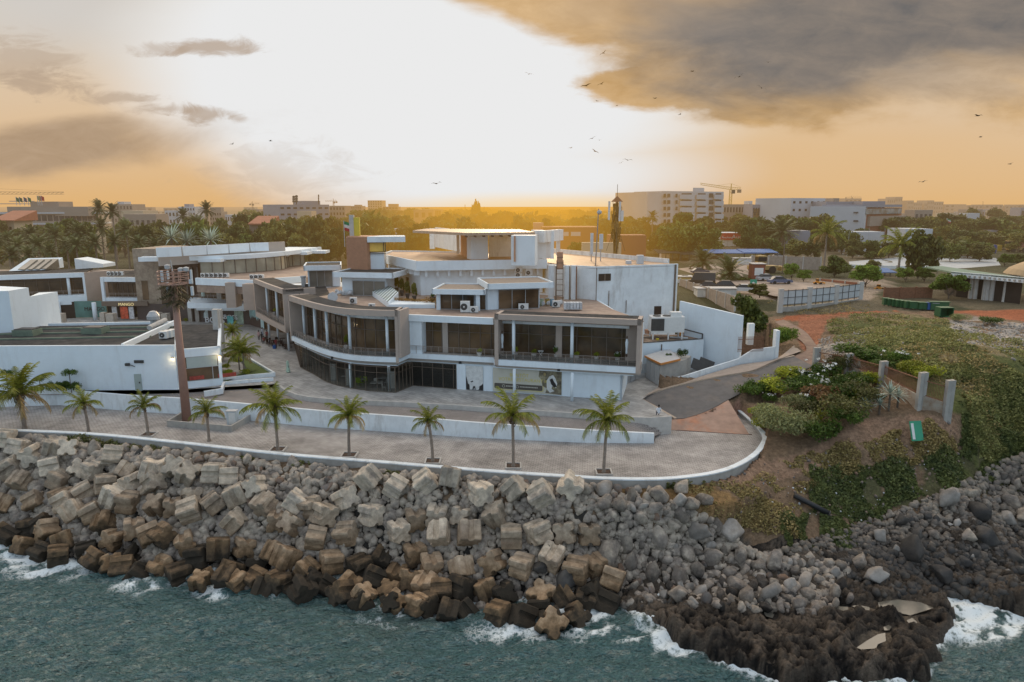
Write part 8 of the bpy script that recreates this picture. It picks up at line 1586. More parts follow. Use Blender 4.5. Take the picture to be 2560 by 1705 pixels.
cp_=at(D(1640,495),ZL);ch=T('rooftop_chiller','large white angular chiller on legs on the cluttered low roof','chiller',cp_);P_(ch,'casing',ACW,lambda mb:(mb.prism([(-2.6,-1),(2.4,-.6),(2.4,2),(-2.6,1.6)],1.1,3.4),mb.box((1.2,.4,3.7),(1.6,1.2,.7))));P_(ch,'dark_grille',DKM,lambda mb:mb.prism([(-2.65,-1.05),(-.7,-.95),(-.9,-.9),(-2.65,-.9)],1.4,[3.2,3.2,3.2,3.2]));P_(ch,'fan_cowl',DKM,lambda mb:[mb.lathe((-1.6,.3,3.4),[(.6,0),(.6,.12)],14),mb.lathe((-.1,.4,3.4),[(.6,0),(.6,.12)],14)])
for e,f in ((-2.3,-.8),(-2.3,1.3),(0,-.7),(2.1,-.4),(2.1,1.7)):P_(ch,'leg',ACW,lambda mb:mb.box((e,f,.55),(.2,.2,1.1)))
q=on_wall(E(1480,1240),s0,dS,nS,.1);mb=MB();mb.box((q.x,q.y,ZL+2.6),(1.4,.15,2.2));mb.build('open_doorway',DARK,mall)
for i,(x,y,w_,m_,lab) in enumerate(((1755,465,.9,OR,'orange tub on the cluttered low roof'),(1560,505,.5,YEL,'yellow rag at the front edge of the low roof'),(1500,485,2.6,DECK2,'plank lying left of the rooftop chiller'),(1740,490,2.6,CORR,'pale sheet lying right of the rooftop chiller'),(1480,450,1.2,BRICK,'pinkish heap behind the planks on the low roof'))):p=at(D(x,y),ZL+.05);t=T('roof_clutter',lab,'clutter',p);P_(t,'piece',m_,lambda mb:mb.lathe((0,0,0),[(w_*.4,0),(w_*.5,w_*.5),(w_*.35,w_*.55)],9) if w_<1.3 else mb.box((0,0,.12),(w_,.8,.1),R=Matrix.Rotation(.6-i*.3,3,'Z')))
SACK=mat('white_sack',(.58,.60,.62),.8,.2,4,bump=.6,island=.2)
def sack(p,s,label,group):o=new_obj('sack',RK['p'][random.randrange(5)].copy(),None,p,rand_rot(),(s,s,s*.9));o.data.materials.clear();o.data.materials.append(SACK);tag(o,label,'sack',group)
for k in range(22):x=775+random.random()*165;p=at(B(x,1010-abs(x-870)*.05),ZD);sack(p+Vector((0,random.random(),.25+.55*random.random()*(x>800))),.75,'white sack in the heap before the left roof pavilion','sacks heaped before the left roof pavilion')
for k in range(14):x=500+random.random()*190;p=at(E(x,1095),ZD);sack(p+Vector((0,random.random(),.3+.3*random.random())),.8,'pale sack among the pots on the right wing roof','sacks on the right wing roof')
for k in range(6):p=at(E(715+k*26,1122),ZD+.1);t=T('foam_block','white wrapped block in the row at the back edge of the right wing roof','block',p,'white wrapped blocks on the right wing roof');P_(t,'block',SACK,lambda mb:mb.box((0,0,.55),(.37,1.2,.95)))
for x,y,c,lab in ((520,1090,(.35,.42,.30),'green paint drum on the right wing roof'),(605,1090,(.25,.40,.52),'blue paint drum on the right wing roof'),(565,1085,(.5,.35,.1),'yellow paint drum on the right wing roof')):p=at(E(x,y),ZD);t=T('paint_drum',lab,'drum',p);P_(t,'drum',mat('drum_%.2f' % c[0],c,.5,.1,2),lambda mb:mb.lathe((0,0,0),[(.3,0),(.32,.5),(.3,1.0)],12));P_(t,'rim',METAL,lambda mb:mb.lathe((0,0,1.0),[(.33,0),(.33,.06)],12))
p=at(B(783,1065),ZD);t=T('satellite_dish','round pale satellite dish on the terrace behind the curved roof','dish',p);P_(t,'dish',METAL,lambda mb:mb.bar((0,-.05,.8),(.05,-.25,.9),.75,16));P_(t,'mount',DKM,lambda mb:mb.bar((0,.2,0),(0,.1,.8),.06,6))
p=at(B(537,930),ZD);t=T('roof_vent','cylindrical metal vent on the felt roof','vent',p);P_(t,'pipe',METAL,lambda mb:mb.lathe((0,0,0),[(.4,0),(.4,1.6),(.55,1.7),(.5,1.95)],12));P_(t,'base',DKM,lambda mb:mb.box((.5,0,.25),(1.2,.5,.5)))
for k,x in enumerate((1237,1273,1318,1363,1410,1467)):p=at(B(x,(945,965,985,1008,1035,1055)[k]),ZD);t=T('potted_cypress','clipped cone cypress in a tall dark pot along the white hall wall','potted plant',p,'cone cypresses along the hall wall');P_(t,'pot',DKM,lambda mb:mb.lathe((0,0,0),[(.2,0),(.38,.9)],10));new_obj('cone',TREES[3][0],t,(0,0,.6),scale=(1.0,1.0,2.4))
p=at(B(1622,1070),ZD);t=T('potted_cypress','dark pot with a bushy top at the corner of the hall wall','potted plant',p);P_(t,'pot',DKM,lambda mb:mb.lathe((0,0,0),[(.3,0),(.5,1.0)],10));new_obj('cone',SH['d'][0],t,(0,0,.8),scale=(.4,.4,.8))
sp_=[at(B(x,y),ZD) for x,y in ((1115,1010),(1250,1110),(1335,1060),(1215,965))];t=T('roof_lantern','white sloping roof lantern with slatted top on the terrace','skylight',sp_[0]);mb=MB();q=[v.xy for v in sp_];mb.prism(q,ZD,[ZD+.8,ZD+.8,ZD+1.5,ZD+1.5]);mb.build('upstand',WHITE,t);mb=MB()
for k in range(9):f=(k+.5)/9;a_,b_=q[0].lerp(q[1],f),q[3].lerp(q[2],f);mb.bar((a_.x,a_.y,ZD+.86),(b_.x,b_.y,ZD+1.56),.09,4)
mb.build('slats',GRNROOF,t)
bed=[at(B(x,y),ZD).xy for x,y in ((1250,1112),(1640,1112),(1640,1085),(1500,1085),(1340,1080),(1240,1040))];t=T('terrace_planter','long white planter filled with orange and green hedge on the terrace','planter',(bed[0].x,bed[0].y,ZD));mb=MB();mb.prism(bed,ZD,ZD+.55);mb.build('box',WHITE,t);OH=leafmat('orange_hedge',(.14,.07,.015),(.30,.17,.03),3,.2)
for k in range(13):f=k/12;q=bed[5].lerp(bed[0],.5).lerp(bed[1].lerp(bed[2],.5),f);o=new_obj('hedge_clump',np_mesh('hedge_clump',*clump(0,0,0,.5,220,.06,np.random.default_rng(k),.8,.3),OH),t,(q.x-bed[0].x,q.y-bed[0].y,.8),scale=(1,.8,.7 if k<10 else 1.6))
# ================================================================ PEOPLE, FURNITURE, BIRDS, ODDMENTS
def body_mesh(pose):
 """continuous skinned figure facing -Y; returns mesh with slots skin, top, trousers, shoes"""
 V=[];Ed=[];R=[];G_=[]
 def v(p,r,g,par=None):
  V.append(p);R.append(r);G_.append(g)
  if par is not None:Ed.append((par,len(V)-1))
  return len(V)-1
 sit=pose=='sit';walk=.28 if pose=='walk' else 0;hz_=.48 if sit else .92
 pel=v((0,0,hz_),.15,1);wai=v((0,0,hz_+.17),.13,1,pel);ch=v((0,-.01,hz_+.38),.15,1,wai);nk=v((0,0,hz_+.56),.06,0,ch);hd=v((0,-.02,hz_+.68),.085,0,nk);hp=v((0,-.02,hz_+.78),.07,0,hd);v((0,-.115,hz_+.69),.02,0,hd)
 for s in (-1,1):
  hip=v((s*.1,0,hz_-.04),.1,2,pel)
  if sit:kn=v((s*.12,-.42,.5),.07,2,hip);an=v((s*.12,-.44,.09),.045,2,kn)
  else:kn=v((s*.1,-.04-s*walk*.6,.5),.07,2,hip);an=v((s*.1,.02-s*walk,.09+(.06 if s<0 and walk else 0)),.045,2,kn)
  a=V[an];v((a[0],a[1]-.16,.035),.04,3,an)
  sh_=v((s*.19,0,hz_+.47),.06,1,ch);el_=v((s*.25,.02+s*walk*.3,hz_+.2),.042,1,sh_);wr=v((s*.24,-.12+s*walk*.5 if not sit else -.25,hz_-.02 if not sit else hz_+.18),.03,0,el_);w_=V[wr];pm=v((w_[0],w_[1]-.02,w_[2]-.07),.026,0,wr);p_=V[pm]
  for k in range(4):f1=v((p_[0],p_[1]-.03+.02*k,p_[2]-.05),.009,0,pm);q_=V[f1];v((q_[0]-s*.012,q_[1],q_[2]-.035+.004*k),.008,0,f1)
  v((p_[0]-s*.015,p_[1]-.045,p_[2]-.02),.009,0,pm)
 me=bpy.data.meshes.new('body');me.from_pydata(V,Ed,[]);o=bpy.data.objects.new('tmp',me);COL.objects.link(o);m_=o.modifiers.new('s','SKIN')
 for i,r in enumerate(R):me.skin_vertices[0].data[i].radius=(r,r*(.8 if G_[i]==1 and abs(V[i][0])<.05 else 1))
 me.skin_vertices[0].data[0].use_root=True;sb_=o.modifiers.new('d','SUBSURF');sb_.levels=1;sb_.render_levels=1
 ev_=o.evaluated_get(bpy.context.evaluated_depsgraph_get());out=bpy.data.meshes.new_from_object(ev_);bpy.data.objects.remove(o);vv=[Vector(p) for p in V]
 for _ in range(4):out.materials.append(None)
 for p in out.polygons:c=p.center;p.material_index=G_[min(range(len(vv)),key=lambda i:(vv[i]-c).length-R[i])];p.use_smooth=True
 return out
BODY={k:body_mesh(k) for k in ('stand','walk','sit')};SKIN_=mat('skin_dark',(.09,.05,.03),.6,.1,3);HAIR=mat('hair_black',(.012,.01,.01),.8,.1,3)
def person(p,pose,top,leg,label,rz=0.0,group=None,robe=None,s=1.0):
 t=T('person',label,'person',p,group,rz);me=BODY[pose].copy();mt_=mat('cloth_%.2f%.2f%.2f' % top,top,.8,.1,4);ml=mat('cloth_%.2f%.2f%.2f' % leg,leg,.8,.1,4)
 for i,m_ in enumerate((SKIN_,mt_,ml,BLACKP)):me.materials[i]=m_
 new_obj('body',me,t,scale=(s,s,s));hz_=.48 if pose=='sit' else .92;P_(t,'hair',HAIR,lambda mb:mb.lathe((0,.01*s,(hz_+.70)*s),[(.1*s,0),(.105*s,.06*s),(.08*s,.13*s),(.01,.165*s)],10),smooth=True)
 if robe:P_(t,'robe',mat('robe_%.2f' % robe[0],robe,.8,.25,5),lambda mb:mb.lathe((0,0,.08),[(.3,0),(.27,.3),(.2,.8),(.2,1.2),(.22,1.35),(.1,1.42)],12));P_(t,'headscarf',mat('robe_%.2f' % robe[0],robe),lambda mb:mb.lathe((0,.02,1.5),[(.12,0),(.15,.12),(.12,.24),(.02,.3)],10))
 return t
wp_=at(C(338,912),0);person(wp_,'walk',(.45,.55,.45),(.4,.5,.42),'woman in a pale green robe and white headscarf walking across the plaza',1.4,robe=(.45,.60,.50))
person(at(D(1568,1150),.1),'sit',(.68,.72,.78),(.05,.05,.08),'person in a white shirt sitting on the kerb with the back to the sea',pi,s=1.1)
pe_=[(B(160,1378),'stand',(.55,.35,.33),(.06,.05,.06),'person in a pink top standing leftmost of the cafe group'),(B(192,1350),'stand',(.6,.64,.72),(.25,.35,.5),'tall person in white and pale blue at the left of the cafe group'),(B(228,1375),'stand',(.3,.05,.04),(.03,.03,.03),'person in a dark red top behind the cafe tables'),(B(185,1395),'walk',(.02,.02,.02),(.02,.02,.02),'person in black in front of the person in pale blue'),(B(305,1448),'walk',(.25,.05,.05),(.05,.03,.03),'person in dark red walking beside the blue bag')]
for q,ps,a_,b_,lab in pe_:person(at(q,0),ps,a_,b_,lab,random.uniform(-1,1),'people at the plaza cafe')
p=at(B(290,1452),0);t=T('carrier_bag','bright blue bag beside the walking person at the cafe','bag',p);P_(t,'bag',BBl,lambda mb:mb.box((0,0,.3),(.5,.3,.6)));P_(t,'handle',BBl,lambda mb:mb.bar((-.1,0,.6),(.1,0,.7),.02,4))
def chair_at(p,rz,m_,label,group,name='cafe_chair'):
 t=T(name,label,'chair',p,group,rz);P_(t,'seat',m_,lambda mb:mb.box((0,0,.45),(.5,.5,.05)));P_(t,'backrest',m_,lambda mb:mb.box((0,.24,.75),(.5,.05,.55)))
 for a_ in (-.2,.2):
  for b_ in (-.2,.2):P_(t,'leg',m_,lambda mb:mb.bar((a_,b_,0),(a_,b_,.45),.022,4))
def table_at(p,w_,m_,label,group,leg_m=None):t=T('cafe_table',label,'table',p,group);P_(t,'tabletop',m_,lambda mb:mb.box((0,0,.74),(w_,w_*.7,.05)));P_(t,'leg',leg_m or METAL,lambda mb:mb.bar((0,0,0),(0,0,.72),.04,6));P_(t,'foot',leg_m or METAL,lambda mb:mb.box((0,0,.02),(.45,.45,.03)))
DW=mat('dark_rattan',(.06,.035,.025),.7,.2,5)
for k,(x,y) in enumerate(((215,1402),(240,1420),(262,1405),(285,1425),(330,1415),(345,1432),(375,1455),(395,1462),(300,1400),(255,1435))):chair_at(at(B(x,y),0),k*1.3,DW,'dark rattan chair of the cafe under the left arcade','dark cafe chairs under the arcade')
for k,(x,y) in enumerate(((228,1412),(270,1415),(335,1425),(385,1450),(360,1400),(430,1440))):table_at(at(B(x,y),0),.9,DW,'dark cafe table under the left arcade','dark cafe tables under the arcade',DW)
for k,(x,y) in enumerate(((202,1408),(250,1428),(320,1420))):person(at(B(x,y),0),'sit',[(.25,.05,.04),(.04,.04,.06),(.3,.25,.2)][k],(.03,.03,.04),['seated guest in dark red at the first cafe table','seated guest in black at the second cafe table','seated guest in beige at the third cafe table'][k],k*1.5,'people at the plaza cafe')
for k,(x,y) in enumerate(((915,1020),(948,1022),(965,1000),(992,1002))):chair_at(at(C(x,y),.02),k,LIME,'lime green chair behind the ground floor glass','lime green chairs behind the glass','shop_chair')
for k,(x,y,w_,lab) in enumerate(((955,1010,1.0,'white table between the lime green chairs'),(1085,1040,1.6,'wide white table behind the glass right of the lime chairs'),(1130,1000,1.2,'small white table deeper inside the glass corner'),(820,985,1.0,'white table near the white stand inside the shop'))):table_at(at(C(x,y),.02),w_,ACW,lab,None)
for k,(x,y) in enumerate(((1145,1062),(1080,1015),(1165,1020))):chair_at(at(C(x,y),.02),2+k,ACW,'white chair behind the glass near the building corner','white chairs behind the glass','shop_chair')
for x,y,lab in ((838,1035,'white display stand left of the first ground column'),(1212,1062,'white display stand at the glass corner'),(710,990,'slim white display stand at the left of the glass')):p=at(C(x,y),.02);t=T('display_stand',lab,'stand',p);P_(t,'frame',ACW,lambda mb:(mb.box((0,.7,1.2),(.75,.1,2.4))));P_(t,'base',METAL,lambda mb:mb.box((0,.7,.05),(.9,.5,.1)))
for x,y,lab in ((958,712,'left white table on the curved balcony'),(1090,732,'right white table on the curved balcony')):table_at(at(C(x,y),ZB)+Vector((0,1.0,0)),1.7,ACW,lab,None)
for i,(m_,x,y,h,k,lab) in enumerate(((C,815,725,2.4,0,'leafy palm pot on the curved balcony between third and fourth column'),(C,905,722,3.4,1,'tall thin plant on the curved balcony near the left table'),(C,1130,745,3.2,1,'tall potted tree on the curved balcony by the right table'),(C,1670,745,1.9,0,'yellow-green bush in a grey pot on the middle balcony'),(C,1950,752,1.6,0,'spiky plant in a pot on the middle balcony'),(D,365,660,1.6,0,'yellowish plant beside the first column of the right balcony'),(D,522,668,1.4,0,'bright bush in a pot on the right balcony'),(D,712,672,1.9,2,'white flowering plant in the middle of the right balcony'),(D,885,685,1.3,0,'yellow bush right of the second column of the right balcony'),(D,1050,690,1.3,0,'round bush in a white pot on the right balcony'),(D,1230,705,1.5,2,'green plant with a white bloom at the right end of the right balcony'),(D,60,655,1.3,0,'spiky plant at the right end of the middle balcony'),(B,280,1175,1.5,0,'small green plant on the left arcade balcony'))):
 p=at(m_(x,y),ZB)+Vector((0,.7,0));t=T('potted_plant',lab,'potted plant',p);P_(t,'pot',CONC2,lambda mb:mb.lathe((0,0,0),[(.22,0),(.32,.55)],10));new_obj('foliage',(SH['y'][0],TREES[5][0],SH['d'][1])[k],t,(0,0,.45 if k!=1 else .6),scale=(.55,.55,h-.5) if k!=1 else (1.4,1.4,h-.6))
 if k==2:new_obj('flowers',fl_m[0],t,(0,0,.45),scale=(.45,.45,h-.4))
p=at(C(1845,745),ZB)+Vector((0,.6,0));t=T('lounge_chair','grey reclining chair on the middle balcony','chair',p);P_(t,'seat',METAL,lambda mb:mb.box((0,-.2,.4),(.8,.8,.08)));P_(t,'backrest',METAL,lambda mb:mb.box((.1,.35,.85),(.8,.1,1.0),R=Matrix.Rotation(-.4,3,'X')))
p=at(D(580,668),ZB)+Vector((0,.8,0));t=T('folding_table','white folding table with crossed legs on the right balcony','table',p);P_(t,'tabletop',ACW,lambda mb:mb.box((0,0,.95),(.7,.5,.04)))
for e in (-1,1):P_(t,'leg',ACW,lambda mb:mb.bar((e*.35,0,0),(-e*.3,0,.95),.03,4))
p=at(K(735,625),ZB);t=T('closed_parasol','closed pale green parasol on the balcony above the dark shop','parasol',p+Vector((0,.8,0)));P_(t,'canopy',mat('parasol_cloth',(.4,.5,.46),.8,.1,3),lambda mb:mb.lathe((0,0,.4),[(.5,0),(.45,.5),(.2,2),(.04,2.6)],10));P_(t,'pole',METAL,lambda mb:mb.bar((0,0,0),(0,0,3.1),.05,6))
pa,pb=gz(Hh(790,462),-4),gz(Hh(998,572),-6);pa.z+=.5;pb.z+=.5;t=T('drain_pipe','long black plastic drain pipe lying down the earth cliff','pipe',pa);mb=MB();mb.bar(pa,pb,.27,14);mb.build('pipe',BLACKP,t,smooth=True);mb=MB();d_=(pb-pa).normalized();mb.bar(pb-d_*.05,pb+d_*.06,.31,14);mb.build('end_collar',DKM,t)
p=gz(G(1440,1150),-.5);t=T('signboard','fallen green and white signboard standing in the dry slope','sign',p,None,.15);P_(t,'board',mat('sign_green',(.04,.30,.17),.6,.1,1),lambda mb:mb.box((0,0,1.1),(1.35,.1,2.1),R=Matrix.Rotation(-.35,3,'X')));P_(t,'white_strip',ACW,lambda mb:mb.box((-.45,-.08,1.1),(.3,.04,1.7),R=Matrix.Rotation(-.35,3,'X')))
p=at(F(75,960),5.4);t=T('sign_post','small green sign with a white running figure above the olive tree','sign',p);P_(t,'board',mat('sign_green2',(.03,.30,.20),.6,.05,1),lambda mb:mb.box((0,0,1.3),(1.5,.08,2.2)));P_(t,'figure',ACW,lambda mb:mb.face([(-.4,-.06,.9),(-.2,-.06,1.3),(-.35,-.06,1.7),(0,-.06,1.9),(.35,-.06,1.6),(.1,-.06,1.4),(.3,-.06,.8),(0,-.06,1.15)]));P_(t,'post',METAL,lambda mb:mb.bar((0,.06,-2),(0,.06,1),.07,6))
for i,(x,y) in enumerate(((545,650),(600,680))):
 p=gz(G(x,y),1);t=T('concrete_arch',['left pale curved concrete ring piece in the garden bed','right pale curved concrete ring piece in the garden bed'][i],'concrete piece',p,None,.6+i*.3);mb=MB();pts=[(1.0*cos(pi*k/8),1.0*sin(pi*k/8)) for k in range(7)];band(mb,pts,0,1.1,0,.22);o=mb.build('ring_wall',CONC2,loc=(0,0,0));o.parent=t;mb=MB();band(mb,pts,1.1,1.16,-.02,.24);o=mb.build('rim',WHITE2,loc=(0,0,0));o.parent=t
for k,(x,y) in enumerate(((480,1210),(915,1210),(1395,1200))):
 p=at(A2(x,y),0);p=at(A2(x,y),.0);t=T('gate_block',['left pale travertine block at the back of the annex roof','middle pale travertine block behind the annex roof','right pale travertine block behind the annex roof'][k],'wall',p) if False else None
for k,(x0,x1) in enumerate(((415,545),(858,975),(1333,1425))):
 a_=at(A2(x0,292),0);b_=at(A2(x1,292),0);zt_=zat(A2(x0,205),a_.y);t=T('travertine_block',['left pale stone block behind the annex roof','middle pale stone block behind the annex roof','right pale stone block behind the annex roof near the duct'][k],'wall',a_);TRV=mat('travertine',(.46,.41,.35),.8,.2,2);w_=(b_.x-a_.x);P_(t,'left_slab',TRV,lambda mb:mb.box((w_*.17,0,zt_/2),(w_*.33,1.2,zt_)));P_(t,'right_slab',TRV,lambda mb:mb.box((w_*.72,0,zt_/2-.1),(w_*.55,1.4,zt_-.2)))
for k,(x,y,w_) in enumerate(((555,250,2.4),(1195,245,2.6),(1655,262,3.0),(1560,292,1.2))):p=at(A2(x,y),0);t=T('planted_bed',['yellow-green plant left of the teal shop','yellow-green plant beside the lit MANGO letters','low spiky bed in front of the entrance','small bright plant behind the mast'][k],'plant',p);new_obj('foliage',SH['y'][k % 2],t,scale=(w_*.6,w_*.5,2.2 if k<2 else 1.2))
bm_=MB();
for s in (-1,1):bm_.face([(0,.12,0),(s*.45,.1,.18),(s*.95,-.12,.05),(s*.45,-.12,.14),(0,-.14,0)])
bw_=bpy.data.meshes.new('wings');bw_.from_pydata(bm_.v,[],bm_.f);BM=mat('bird_dark',(.03,.025,.02),.8,.1,3);bw_.materials.append(BM)
bm_=MB();bm_.bar((0,.25,0),(0,-.1,0),.04,6,.08);bm_.bar((0,-.1,0),(0,-.35,.02),.08,6,.03);bm_.box((0,.36,0),(.12,.22,.02));bb_=bpy.data.meshes.new('body');bb_.from_pydata(bm_.v,[],bm_.f);bb_.materials.append(BM)
for k,(x,y) in enumerate(((1003,422),(1347,197),(1382,193),(1387,122),(1418,243),(1362,318),(1378,322),(1368,348),(1428,374),(1443,368),(1506,226),(1563,263),(1592,164),(1700,176),(1750,202),(1766,143),(2121,418),(2248,266),(2254,315),(2322,377),(534,331),(622,324),(1216,170),(1372,232),(1312,340))):
 q=atY(O(x,y),120+(k*17) % 70);t=T('bird','small dark bird gliding in the evening sky','bird',q,'birds gliding over the bay',random.uniform(-1.2,1.2));s=random.uniform(.8,1.5);new_obj('body',bb_,t,scale=(s,)*3);new_obj('wings',bw_,t,rot=(random.uniform(-.5,.3),random.uniform(-.5,.5),0),scale=(s,)*3)
sx_,sy_=np.meshgrid(np.arange(3,48,.16),np.arange(39,66,.16));a_,b_=sx_.ravel(),sy_.ravel();hh_=hq(a_,b_);ind=np.maximum(segdist(a_,b_,SHELF)*np.where(inside(a_,b_,SHELF),1,-1),segdist(a_,b_,SHELF2)*np.where(inside(a_,b_,SHELF2),1,-1));wx1,wy1=a_+2*fbm(a_,b_,.7,301),b_+2*fbm(a_,b_,.7,302)
rd=(1-np.abs(fbm(wx1,wy1,.55,311,3)-.5)*5)*.55+(1-np.abs(fbm(wx1,wy1,1.5,312,3)-.5)*5)*.28+(.6-np.abs(fbm(wx1,wy1,2.6,313,4)-.5)*4)*.55;pool=np.ones_like(a_)
for P in POOLS:pd=segdist(a_,b_,P)*np.where(inside(a_,b_,P),-1,1);pool=np.minimum(pool,sstep(-.1,1.0,pd))
hh_=np.where(pool<.45,np.minimum(hh_,-9.4),hh_);hh_=hh_+(.08+(np.maximum(rd,-.1)**1)*.62*pool)*sstep(-2.5,.5,ind)-(1-sstep(-3.5,-1.5,ind))*.8;hh_=np.where(pool<.4,np.minimum(hh_,-9.3),hh_);ii=np.arange(sx_.size).reshape(sx_.shape);q_=np.stack([ii[:-1,:-1],ii[:-1,1:],ii[1:,1:],ii[1:,:-1]],-1).reshape(-1,4);keep=(ind[q_].min(1)>-3.2);me=np_mesh('lava_shelf',np.stack([a_,b_,hh_],1),q_[keep],vcol_mat('lava_rock',.5,1.0,5),smooth=True);k_=(sstep(-.15,.75,rd)*(.35+.9*fbm(a_,b_,.4,330)))[:,None];cc_=np.array([.008,.007,.007])*(1-k_)+np.array([.16,.125,.095])*k_*k_;ca=me.attributes.new('zone','FLOAT_COLOR','POINT');ca.data.foreach_set('color',np.concatenate([cc_,np.ones((len(a_),1))],1).astype(np.float32).ravel());tag(new_obj('lava_shelf',me),kind='structure')  # crack shade and ridge highlights painted into the colour from the relief
# ================================================================ SKY, LIGHT, CAMERA
w=bpy.data.worlds.new('World');scene.world=w;w.use_nodes=True;nt=w.node_tree;nt.nodes.clear();L=nt.links.new
SUN_EL,SUN_AZ=radians(9),radians(0)
tc=nd(nt,'ShaderNodeTexCoord');sp=nd(nt,'ShaderNodeSeparateXYZ');L(tc.outputs['Generated'],sp.inputs[0])
def M(op,a,b=None,c=None,clamp=False):
 n=nd(nt,'ShaderNodeMath',operation=op);n.use_clamp=clamp
 for i,x in enumerate((a,b,c)):
  if x is None:continue
  if hasattr(x,'links'):L(x,n.inputs[i])
  else:n.inputs[i].default_value=x
 return n.outputs[0]
X,Y,Z=sp.outputs
ay=M('MAXIMUM',M('ABSOLUTE',Y),.05)
U=M('DIVIDE',X,ay);W=M('DIVIDE',Z,ay)
def uw(ox,oy):
 r=ray(O(ox,oy));return r[0]/r[1],r[2]/r[1]
cb=nd(nt,'ShaderNodeCombineXYZ');L(U,cb.inputs[0]);L(M('MULTIPLY',W,2.6),cb.inputs[1])
def noise_tex(sc,det=6,rough=.6,dist=0.0,off=0):
 mp=nd(nt,'ShaderNodeMapping');mp.inputs['Location'].default_value=(off,off*.7,0);L(cb.outputs[0],mp.inputs[0])
 n=nd(nt,'ShaderNodeTexNoise');n.inputs['Scale'].default_value=sc;n.inputs['Detail'].default_value=det;n.inputs['Roughness'].default_value=rough;n.inputs['Distortion'].default_value=dist;L(mp.outputs[0],n.inputs['Vector'])
 return n.outputs[0]
nA=noise_tex(4.2,8,.55,.5);nB=noise_tex(9,8,.6,.3,3.1);nC=noise_tex(2.2,4,.5,.2,7.7);nD=noise_tex(16,9,.65,.8,1.3)
def ell(ox,oy,rx,ry,n=None,k=0.0,p=1.0,rot=0.0):
 """soft blob placed by compass bearing / elevation; value 1 at centre"""
 u,v=uw(ox,oy);u1,_=uw(ox+rx,oy);_,v1=uw(ox,oy-ry)
 a=M('SUBTRACT',U,u);b_=M('SUBTRACT',W,v)
 if rot:
  a2=M('ADD',M('MULTIPLY',a,cos(rot)),M('MULTIPLY',b_,sin(rot)));b2=M('SUBTRACT',M('MULTIPLY',b_,cos(rot)),M('MULTIPLY',a,sin(rot)));a,b_=a2,b2
 a=M('DIVIDE',a,u1-u);b_=M('DIVIDE',b_,v1-v)
 d=M('ADD',M('MULTIPLY',a,a),M('MULTIPLY',b_,b_));d=M('SQRT',d)
 if n is not None:d=M('ADD',d,M('MULTIPLY',M('SUBTRACT',n,.5),k))
 return d
def soft(d,a,b):
 n=nd(nt,'ShaderNodeMapRange');n.interpolation_type='SMOOTHSTEP';n.inputs[1].default_value=a;n.inputs[2].default_value=b;n.inputs[3].default_value=1;n.inputs[4].default_value=0;L(d,n.inputs[0]);return n.outputs[0]
def mix(f,a,b):
 n=nd(nt,'ShaderNodeMix',data_type='RGBA');L(f,n.inputs[0])
 for i,x in ((6,a),(7,b)):
  if isinstance(x,tuple):n.inputs[i].default_value=(*x,1)
  else:L(x,n.inputs[i])
 return n.outputs[2]
lo=nd(nt,'ShaderNodeMapRange');lo.inputs[1].default_value=.0;lo.inputs[2].default_value=.26;L(M('ADD',W,M('MULTIPLY',M('SUBTRACT',nC,.5),.06)),lo.inputs[0])
base=mix(lo.outputs[0],(.74,.45,.19),(.70,.61,.50))
base=mix(M('MULTIPLY',soft(ell(250,-40,620,230,nA,.4),.3,1.2),.75),base,(.62,.60,.58))
base=mix(M('MULTIPLY',soft(ell(1950,380,700,120,nA,.3),.2,1.1),.5),base,(.74,.50,.27))
g1=soft(ell(1080,100,900,460,nC,.25),.35,1.05);g2=soft(ell(1130,400,640,135,nC,.2),.35,1.1);g0=soft(ell(880,60,560,330,nC,.3),.5,1.1)
base=mix(M('MULTIPLY',g1,.8),base,(.86,.74,.56));
g=M('MAXIMUM',soft(ell(1000,140,800,430,nC,.3),.66,1.06),M('MAXIMUM',g2,g0))
base=mix(g,base,(.83,.83,.83))
base=mix(M('MULTIPLY',soft(ell(1250,478,420,42),.2,1.1),.55),base,(1.0,.66,.22))
c2=M('MULTIPLY',soft(ell(120,345,440,72,nA,2.0,rot=.10),.3,1.25),.85)
base=mix(c2,base,mix(nD,(.30,.20,.12),(.50,.37,.26)))
for (x,y,rx,ry,s) in ((480,112,75,20,.8),(368,112,45,16,.5),(40,150,110,60,.5),(90,190,90,30,.55),(280,225,70,14,.6),(375,250,70,12,.6),(478,263,60,18,.75),(545,272,22,10,.5),(640,400,140,60,.25)):
 base=mix(M('MULTIPLY',soft(ell(x,y,rx*1.25,ry*1.1,nD,3.6),.25,1.35),s),base,(.45,.34,.25))
d1=ell(1800,60,520,235,nA,.62,rot=-.12);d2=ell(1200,-45,380,115,nA,.7,rot=-.35);d3=ell(2400,60,560,230,nA,.6);d4=ell(1560,200,230,62,nB,.7);d5=ell(1790,235,190,62,nB,.5)
dc=M('MINIMUM',M('MINIMUM',M('MINIMUM',d1,d2),M('MINIMUM',d3,d4)),d5)
cm=soft(M('ADD',dc,M('MULTIPLY',M('SUBTRACT',nB,.5),.55)),.74,1.12)
ct=nd(nt,'ShaderNodeMapRange');ct.inputs[1].default_value=.3;ct.inputs[2].default_value=.72;L(M('ADD',M('MULTIPLY',nB,.6),M('MULTIPLY',nD,.4)),ct.inputs[0]);ct=ct.outputs[0]
fr=mix(ct,(.50,.29,.10),(.74,.50,.26));heart=mix(ct,(.12,.12,.125),(.29,.235,.19));pale=mix(ct,(.42,.31,.21),(.68,.53,.38))
hd=M('MINIMUM',ell(1900,80,500,210,nA,1.0),ell(2300,40,400,150,nA,.9));cc=mix(soft(hd,.5,1.12),fr,heart)
cc=mix(M('MULTIPLY',soft(ell(2250,190,330,80,nB,2.0),.3,1.2),.7),cc,pale)
